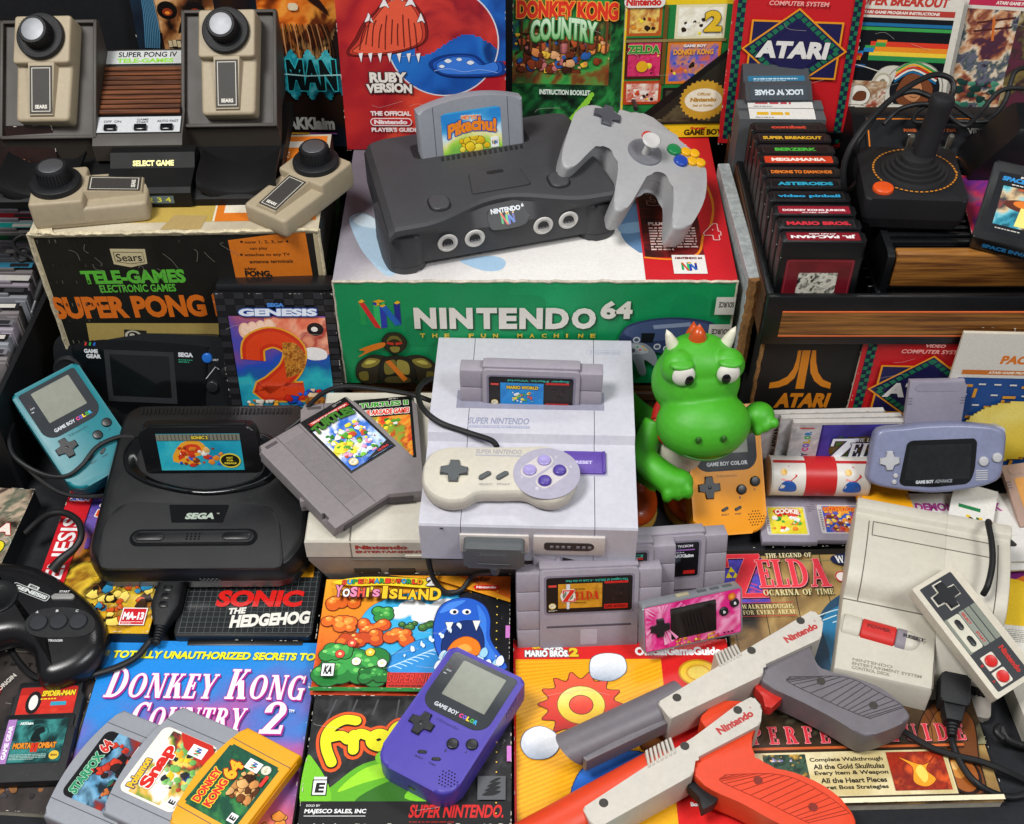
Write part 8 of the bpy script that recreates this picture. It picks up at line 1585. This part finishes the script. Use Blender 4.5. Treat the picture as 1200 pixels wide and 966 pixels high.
tr_ = thing('cartridge_tray', 'long black tray with woodgrain front holding upright cartridges and a console', 'storage tray', (452, 1058, 186.6))
m = M(); m.box((0, -146, 30), (412, 7, 61), 1.5); m.box((0, 142, 30), (412, 7, 61), 1.5); m.box((-203, 0, 30), (7, 290, 61), 1.5); m.box((-93, 0, 24), (5, 286, 46), 1); m.box((0, 0, 6), (408, 290, 10)); m.box((203, 0, 30), (7, 290, 61), 1.5)
for i in range(19): m.box((-197, -128+i*14, 36), (6, 2.4, 44), .5, 1); m.box((-98, -128+i*14, 28), (6, 2.4, 36), .5, 1)
m.build('tray_shell', black, tr_)
fp = M().box((4, -150, 27), (388, 1.2, 29), .3, 1).build('woodgrain_panel', atari_wood, tr_)
for z in (42.3, 11.7): M().box((4, -150.2, z), (388, 1.4, 1.8), .3, 1).build('orange_line', plastic('orange line', '#c85a1c', .5), fp)
M().box((-207.2, 0, 32), (1.4, 284, 50), .4, 1).build('side_panel', sidewood, tr_)
# upright cartridges
LST = [('JR. PAC-MAN', 'dark red', '#7a1420', '#e8e2e0', 967.9, 282.3, 1), ('MARIO BROS.', 'black', '#1d1b1d', '#c8303c', 962.5, 266.7, 0), ('DONKEY KONG JUNIOR', 'crimson', '#8a1a2a', '#ecdcdc', 957, 250.8, 0), ('video pinball', 'black', '#121416', '#2f9ac8', 951, 234.6, 0), ('ASTEROIDS', 'black', '#121416', '#2a9ab8', 946.5, 219.6, 0), ('DEMONS TO DIAMONDS', 'black', '#161312', '#d8762a', 942, 205.7, 0), ('MEGAMANIA', 'orange red', '#c83c1c', '#f4e8dc', 938.5, 191, 0), ('BERZERK', 'black', '#121412', '#3fae3a', 935, 179, 0), ('SUPER BREAKOUT', 'black', '#141311', '#d8a82a', 931, 165.2, 0), ('combat', 'black', '#141212', '#c8412a', 926.6, 152.6, 0)]
say = ['dark red label with white upside-down words', 'black label with red words', 'crimson label with white words', 'black label with sky blue lower case words', 'black label with teal wide words', 'black label with orange words', 'orange red label with bold white words', 'black label with green words', 'black label with yellow words', 'black label with small red words in a frame']
for k, (w_, bgn, bgc_, fc, px, py, flip) in enumerate(LST):
    p = at(px, py, 303.7); t = thing('game_cartridge', f'upright black cartridge, {say[k]}', 'cartridge', (p.x, p.y+9, 198), (-1, 0, -.4), .985, 'upright black cartridges filed in the woodgrain tray')
    m = M(); m.prism(rr(81, 19, 2.6), 0, 86, 1, 1); m.prism(rr(81, 19, 4, 0, 0), 85, 104, 2.4, 2)
    m.build('shell', black, t)
    a = lab(70, 12.6, 1.6, bgc_)
    if bgn == 'black': a.frame(.6, .6, 68.8, 11.4, .5, '#3a3836')
    W_ = min(62, len(w_)*6.2); a.text(w_, (70-W_)/2, 3.4, W_, 6 if k != 2 else 4.4, fc, .07 if k != 3 else .04, flip=bool(flip))
    if k in (0, 2): a.text('ATARI 2600', 22, 9.4 if k == 0 else 1, 26, 1.9, fc, .03, flip=bool(flip))
    a.build('end_label', t, (-35, -6.3, 104.1), mat=label_mat)
    a = lab(66, 78, 3, '#6e1620'); a.paint(1, 1, 64, 76, ['#5e1018', '#7a1a26', '#6a141e'], 2, k+3, 12)
    if k == 0: a.rect(14, 22, 38, 40, '#d8d4c8'); a.paint(14, 22, 38, 40, ['#1a1a18', '#d8d4c4', '#c4bfae', '#e0dcce', '#2a2a26', '#b8b4a4'], 5, 6, 34, con=2.4); a.frame(1.4, 1.4, 63.2, 75.2, .5, '#a83a48')
    a.build('front_label', t, (-33, -9.7, 6), (90, 0, 0), mat=label_mat)
    t.children[1].name = 'end_label'
# two paper-labelled and two slate cartridges farther back
for k, (px, py, z, wd, hh) in enumerate(((919, 137, 303, 74, 1), (916, 126, 301, 70, 0))):
    p = at(px, py, z); t = thing('game_cartridge', ('grey cartridge with a white paper label and yellow words' if k == 0 else 'grey cartridge with a white paper label and red words, reversed'), 'cartridge', (p.x, p.y+8, 198), (-2, 0, -1), 1, 'upright black cartridges filed in the woodgrain tray')
    m = M(); m.loft([[(sx*x, y, z_) for (y, z_) in ((-9, 0), (9, 0), (9, 100), (-9, 100))] for sx, x in ((-1, 46), (-1, 44), (1, 44), (1, 46))]); m.build('shell', dgrey, t)
    a = Art(70, 17, '#d8d6d0'); a.text(('Frogs and Flies' if k else 'Othello')[::1] if 0 else ('DEFENDER' if 0 else ''), 0, 0, 1, 1, '#000000') if 0 else None
    a.small(8, 5, 54, 7, 1, '#d8a81c' if k == 0 else '#b8404a', 5+k, .7); a.small(6, 1.4, 40, 2.6, 1, '#77746e', 8); a.build('end_label', t, (-35, -8.6, 100.2), (10, 0, 0), mat=label_mat)
for k, (px, py, z) in enumerate(((914, 113, 307), (911, 92, 315))):
    p = at(px, py, z); t = thing('game_cartridge', ('slate cartridge with pale upside-down words on its sloping end' if k == 0 else 'slate cartridge with a blue end label, last in the tray'), 'cartridge', (p.x, p.y+10, 198), (-1, 0, 1), 1, 'upright black cartridges filed in the woodgrain tray')
    slate = plastic('slate shell', '#34373b', .5, 160, .15, .06)
    m = M(); m.box((0, 2, 44), (72, 16, 88), 1.5); m.loft([[(x, -14, 86+k*6), (x, -12, 104+k*6), (x, 8, 116+k*8), (x, 12, 112+k*8), (x, 12, 84)] for x in (-36, -35, 35, 36)]); m.build('shell', slate, t)
    a = lab(62, 18 if k == 0 else 10, 1.4, '#3f464d' if k == 0 else '#2a6a8a'); a.text("LOCK 'N' CHASE" if k == 0 else ' ', 5, 6, 52, 7, '#c9d4da', .05, flip=True); k and a.small(6, 2, 48, 6, 2, '#b8ccd8', 7); a.build('end_label', t, (-31, -12.6, 104.4+k*6), (31, 0, 0), mat=label_mat)
# ---------------------------------------------------------------- woodgrain console in the tray, joystick, cartridge
vc = thing('game_console', 'black ribbed console with an orange woodgrain front in the tray', 'game console', (493, 1048, 201.0))
m = M(); m.prism(rounded([(-132, -112), (160, -112), (160, 112), (-132, 112)], 6), 0, 24, 1, 1, 4, taper=.96); m.loft([[(x, y, z) for y, z in ((-113, 22), (-113, 74), (-108, 77), (40, 77), (46, 78), (92, 102), (112, 102), (112, 22))] for x in (-133, -132, -126.5, -126)]); m.loft([[(x, y, z) for y, z in ((-100, 22), (-100, 70), (40, 72), (46, 76), (92, 101.6), (111, 101.6), (111, 22))] for x in (-127, 160)])
for i in range(13): m.box((17, -90+i*10.6, 74), (288, 6.4, 6), 1.4, 2)
m.build('shell', black, vc)
M().box((18, -106, 56), (284, 12, 40), 2, 2).build('woodgrain_front', atari_wood, vc)
ang_ = math.degrees(math.atan2(26, 46)); Mp = Matrix.Translation((-120, 46, 77.4)) @ Matrix.Rotation(R(ang_), 4, 'X')
a = Art(270, 52, '#1b1c1f'); a.frame(2, 3, 266, 46, 1.4, '#d8781c'); a.text('TV TYPE', 78, 33, 17, 3.6, '#c8602a', .06); a.text('POWER', 40, 33, 14, 3.6, '#c8602a', .06); a.text('VIDEO COMPUTER SYSTEM', 107, 31, 100, 6.4, '#d8d4c8', .08); a.small(44, 29, 8, 2, 1, '#d8d4c8', 3)
for x in (84, 43): a.ell(x, 18, 6, 9, '#0a0a0b')
a.build('switch_panel', vc, Mp @ Vector((0, 0, .3)), (ang_, 0, 0), mat=label_mat)
for x in (84, 43): m = M(); m.lathe([(2.6, 0), (2.6, 4), (3.2, 6), (3.4, 15), (2.6, 17), (0, 17.4)], 18, Mp @ Matrix.Translation((x, 16, 0)) @ Matrix.Rotation(R(-14), 4, 'X')); m.build('toggle', plastic('toggle metal', '#a8a49a', .3, 60, .03, .05, .5, metal=.8), vc)
def stick(label, loc, rot, s=1, lean=(0, 0)):
    t = thing('joystick', label, 'joystick', loc, rot, s)
    m = M(); m.prism(rr(96, 96, 6), 12, 34, 2.4, 3); m.prism(rr(96, 96, 6), 0, 12, 0, 1, 5, taper=.93); m.build('base', blackm, t)
    m = M(); m.lathe([(33, 33.5), (32, 36), (28.5, 36.4), (28, 39.4), (24.5, 39.8), (24, 43), (20.5, 43.4), (20, 47), (16.5, 47.5), (15.5, 52), (12, 53), (0, 53)], 40, Matrix.Translation((4, 4, 0))); m.build('boot', plastic('boot rubber', '#151517', .6, 120, .15), t, ang=25)
    m = M(); m.lathe([(11.5, 46), (10.6, 74), (10.8, 100), (11.6, 104), (11.6, 109), (10.8, 111.5), (8, 112.6), (0, 113)], 7 if 0 else 28, Matrix.Translation((4, 4, 0)) @ Matrix.Rotation(R(lean[0]), 4, 'X') @ Matrix.Rotation(R(lean[1]), 4, 'Y')); m.build('stick', plastic('stick rubber', '#17171a', .55, 160, .15), t)
    M().cyl((-30, -31, 33), 10, 4.6, 1.6, 30).build('button', plastic('orange button', '#d84f18', .35, 90, .05), t)
    a = Art(96, 96)
    for i in range(52):
        a_ = i/52*360
        if not 222 < a_ < 232: a.poly([(52+r_*math.cos(R(a_+d_)), 52+r_*math.sin(R(a_+d_))) for r_, d_ in ((38.6, 0), (40.4, 0), (40.4, 4.4), (38.6, 4.4))], '#c8802a')
    for i in range(3): a.rect(66-i*4+i, 88, .01, .01, '#c8802a')
    a.text('TOP', 47, 13.5, 10, 3.4, '#c8802a', .05, flip=True) if 0 else None
    a.build('ring_print', t, (-48, -48, 34.05), mat=label_mat); return t
jy = stick('black joystick with a tall stick and an orange button on the ribbed console', (391, 1012, 283.2), (-2, -2, -6), 1.0, (-4, 7))
jm = pm(jy)
cable('joystick_lead', 'black lead looping high behind the black joystick', [tuple(jm @ Vector((-30, 48, 14))), W(993, 225, 293), W(990, 190, 327), W(1012, 150, 355), W(1050, 112, 368), W(1090, 89, 374), W(1113, 92, 369), W(1117, 107, 359), W(1106, 119, 349), W(1070, 107, 355), W(1040, 120, 349), W(1010, 158, 332), W(1004, 176, 317), W(1010, 190, 298)], 3)
cable('tangled_lead', 'tangled black leads lying behind the ribbed console', [W(1035, 146, 310), W(1055, 128, 320), W(1085, 122, 324), W(1105, 130, 320), W(1130, 148, 312), W(1150, 130, 318), W(1172, 107, 332), W(1200, 104, 335), W(1215, 112, 327), W(1196, 128, 318), W(1160, 142, 312), W(1100, 142, 310), W(1072, 143, 310), W(1078, 128, 318), W(1110, 120, 324), W(1150, 142, 312), W(1176, 122, 322), W(1190, 84, 345), W(1215, 80, 345)], 2.6)
wd_ = thing('game_controller', 'black wedge shaped block with a grey top at the right edge', 'controller', W(1192, 205, 281), (0, 0, 0))
m = M(); m.loft([[(-56, -14, 0), (60, -14, 0), (60, 40, 0), (-52, 40, 0)], [(-54, -14, 10), (60, -14, 10), (60, 40, 10), (-50, 40, 10)], [(-20, -10, 52), (60, -10, 52), (60, 34, 62), (-14, 34, 62)], [(-15, -6, 58), (60, -6, 58), (60, 30, 66), (-12, 30, 66)]]); m.build('wedge_body', black, wd_); M().prism(rounded([(-8, -2), (58, -2), (58, 24), (-6, 24)], 4), 61, 64.6, 1, 2, mat=Matrix.Rotation(R(12), 4, 'X')).build('top_plate', plastic('wedge grey', '#5a5c5e', .4), wd_)
def art_pink():
    a = Art(130, 110, '#b8204a'); a.paint(4, 4, 122, 102, ['#3a2a7a', '#b8204a', '#6a2a8a', '#d83a5a', '#2a6a8a'], 3, 6, 24, con=2); a.frame(0, 0, 130, 110, 4, '#c8284a'); return a
book('game_manual', 'pink and purple leaflet lying under the tilted black cartridge', 'booklet', (514, 998, 281.6), (0, 0, -6), 130, 110, 2, art_pink())
sc_ = thing('game_cartridge', 'black cartridge with a saucer picture tilted on the ribbed console at the right', 'cartridge', (493, 969, 294.5), (20, 0, -24), 1.0)
m = M(); m.prism(rr(81, 94, 3, 0, 0), 0, 19, 2.4, 2, 2); m.build('shell', black, sc_)
a = lab(66, 72, 2, '#17181c'); a.text('SPACE INVADERS', 4, 62, 58, 5.4, '#2f8ac8', .06, .1); a.text('game program', 20, 68, 26, 2.4, '#d8d4cc', .04); a.small(14, 58, 38, 2.2, 1, '#d8d4cc', 3); a.paint(7, 10, 54, 46, ['#1a4a5a', '#2f8aa0', '#7ac0c8', '#d8b88a', '#16323e', '#c85a2a'], 2.4, 7, 30, con=2); a.ell(32, 36, 20, 7, '#5a2a1c'); a.ell(32, 38, 12, 4.6, '#d8762a'); a.poly([(28, 34), (36, 34), (42, 12), (26, 12)], '#e8d87a'); a.small(10, 5, 46, 2.4, 1, '#b8b4ac', 4); a.build('label', sc_, (-33, -37, 19.1), mat=label_mat)
a = lab(70, 12, 2, '#101114'); a.text('SPACE INVADERS', 6, 3, 60, 6, '#2f8ac8', .06); a.build('end_label', sc_, (-35, -47.2, 3.5), (90, 0, 0), mat=label_mat)
# ---------------------------------------------------------------- manuals leaning on the black box
book('game_manual', 'red manual with a dark diamond emblem leaning on the black emblem box', 'booklet', (422, 908, 14), (87, 0, -2), 142, 196, 5, art_vcs(), base='b', s=1.0, group='manuals leaning on the black emblem box')
def art_maze():
    a = Art(142, 196, '#d6d2c8'); a.text('PAC-MAN', 44, 158, 60, 11, '#d8762a', .07, .12); a.rect(10, 144, 124, 6, '#c8702a'); a.text('ATARI GAME PROGRAM INSTRUCTIONS', 36, 145.4, 80, 3.2, '#f0e4d0', .05, .15); a.rect(8, 10, 126, 130, '#1c4a8a')
    rnd = random.Random(4)
    for i in range(8):
        for k in range(9):
            x, y = 12+i*15.4, 16+k*14
            if (i*3+k) % 4 == 0: a.rect(x, y, 13, 3.4, '#d8962a')
            elif (i+k*2) % 5 == 0: a.rect(x, y, 3.4, 12, '#d8962a')
            else: a.rect(x+3, y+3, 7, 2, '#dcd8d0')
    a.ell(76, 70, 50, 42, '#7a5a14'); a.paint(26, 28, 100, 84, ['#d8b02a', '#ecd04a', '#f4e27a', '#e0bc34'], 2, 6, 34, g=(-.2, .5), con=.7, mask=lambda x, y: (x-76)**2/49**2+(y-70)**2/41**2 < 1); return a
book('game_manual', 'cream manual with a blue maze and a yellow disc leaning at the right edge', 'booklet', (511, 891, 14), (87, 0, -2), 142, 196, 5, art_maze(), base='b', s=1.0, group='manuals leaning on the black emblem box')
# ---------------------------------------------------------------- green vinyl toy
green = plastic('green vinyl', '#43a51f', .48, 120, .05, .05, .5)
tb = at(790, 592, 0)
toy = thing('toy_figure', 'green vinyl dinosaur toy with orange feet standing before the yellow handheld', 'toy figure', (174, 872, 0), (0, 0, 4), .93)
m = M()
m.ball((-6, 4, 82), (36, 33, 46)); m.ball((0, 0, 122), (30, 28, 34)); m.ball((6, -2, 186), (47, 42, 44)); m.ball((10, -40, 160), (50, 40, 36)); m.ball((6, 0, 214), (38, 32, 26))
for sx in (-1, 1): m.ball((7+sx*25, -16, 220), (19, 17, 19)); m.ball((-8+sx*26, 2, 50), (22, 22, 32)); m.ball((-10+sx*27, 0, 30), (18, 19, 22))
m.tube([(-32, -4, 130), (-46, -26, 104), (-38, -50, 104), (-22, -64, 98)], lambda u: 13+4*u, 14, 5); m.ball((-16, -66, 98), (18, 15, 16))
m.tube([(30, -2, 134), (56, -10, 128), (70, -20, 142)], lambda u: 12+3*u, 14, 5); m.ball((74, -24, 150), (17, 16, 16))
for k in range(3): m.ball((-28+k*11, -78, 92+k*2), (6, 7, 10)); m.ball((70+k*8, -39, 144+k*5), (6, 6, 6.4))
m.tube([(-16, 30, 66), (-44, 50, 86), (-62, 52, 124), (-58, 46, 150)], lambda u: 24*(1-u)+3, 14, 6)
body = m.build('body', green, toy, ang=0)
md = body.modifiers.new('join', 'REMESH'); md.mode = 'VOXEL'; md.voxel_size = .02; md.use_smooth_shade = True
sm_ = body.modifiers.new('soft', 'SMOOTH'); sm_.factor = .5; sm_.iterations = 6
m = M(); m.ball((-4, -12, 90), (28, 24, 40)); m.build('belly', plastic('cream vinyl', '#d8d4c4', .4, 100, .04), toy)
m = M(); m.tube([(-31+0, -2, 128), (-24, -24, 122), (0, -31, 119), (24, -24, 122), (31, -2, 128), (22, 20, 132), (0, 28, 134), (-22, 20, 132), (-31, -2, 128)], 6, 12, 5); m.build('collar', plastic('red vinyl', '#b3201c', .35, 100, .03), toy)
mouth = M(); mouth.tube([(10-40*math.cos(R(a_)), -39-40.5*math.sin(R(a_))*.98, 150-5*math.sin(R(a_))) for a_ in range(15, 166, 15)], 1.2, 8, 3); mouth.build('mouth_line', plastic('dark green vinyl', '#245c12', .4), toy)
for sx in (-1, 1):
    e = M().ball((8+sx*23, -30, 221), (12, 7, 13)).build('eye', plastic('eye white', '#dedcd6', .2, 40, .0), toy); M().ball((9+sx*19, -36.2, 219), (4.8, 2.4, 7)).build('pupil', gloss, e); M().ball((8+sx*25, -25, 232), (12.5, 9, 4), tr(0, 0, 0)).build('eyelid', green, toy)
    M().ball((10+sx*13, -77, 174), (3.4, 2.6, 4.4)).build('nostril', plastic('dark green vinyl', '#245c12', .4), toy)
    m = M(); m.lathe([(7, 0), (6, 8), (3.6, 17), (0, 24)], 18, tr(7+sx*27, 6, 228, -8, sx*22)); m.build('horn', plastic('cream vinyl', '#d8d4c4'), toy)
    m = M(); m.ball((-18+sx*32, -18, 18), (27, 37, 19)); m.ball((-18+sx*31, 2, 36), (24, 24, 13)); f_ = m.build('foot', plastic('orange vinyl', '#c04a14', .3, 100, .03, .04, .5, coat=.2), toy, ang=0)
    rm = f_.modifiers.new('join', 'REMESH'); rm.mode = 'VOXEL'; rm.voxel_size = .02; rm.use_smooth_shade = True; s2 = f_.modifiers.new('soft', 'SMOOTH'); s2.iterations = 4
    m = M(); m.prism(smooth([(-18+sx*32+28*math.cos(v), -16+38*math.sin(v)) for v in [k*.5236 for k in range(12)]], 3), 0, 4, 1, 1); m.build('sole', plastic('sole ochre', '#b08a3a', .5), toy)
for k, (y, z, r_) in enumerate(((6, 236, 10), (24, 222, 9), (38, 200, 8), (42, 172, 7))): m = M(); m.lathe([(r_, 0), (r_*.8, r_*.9), (0, r_*2.2)], 16, tr(4, y, z, -18*k)); m.build('back_spike', plastic('orange vinyl', '#c04a14'), toy)
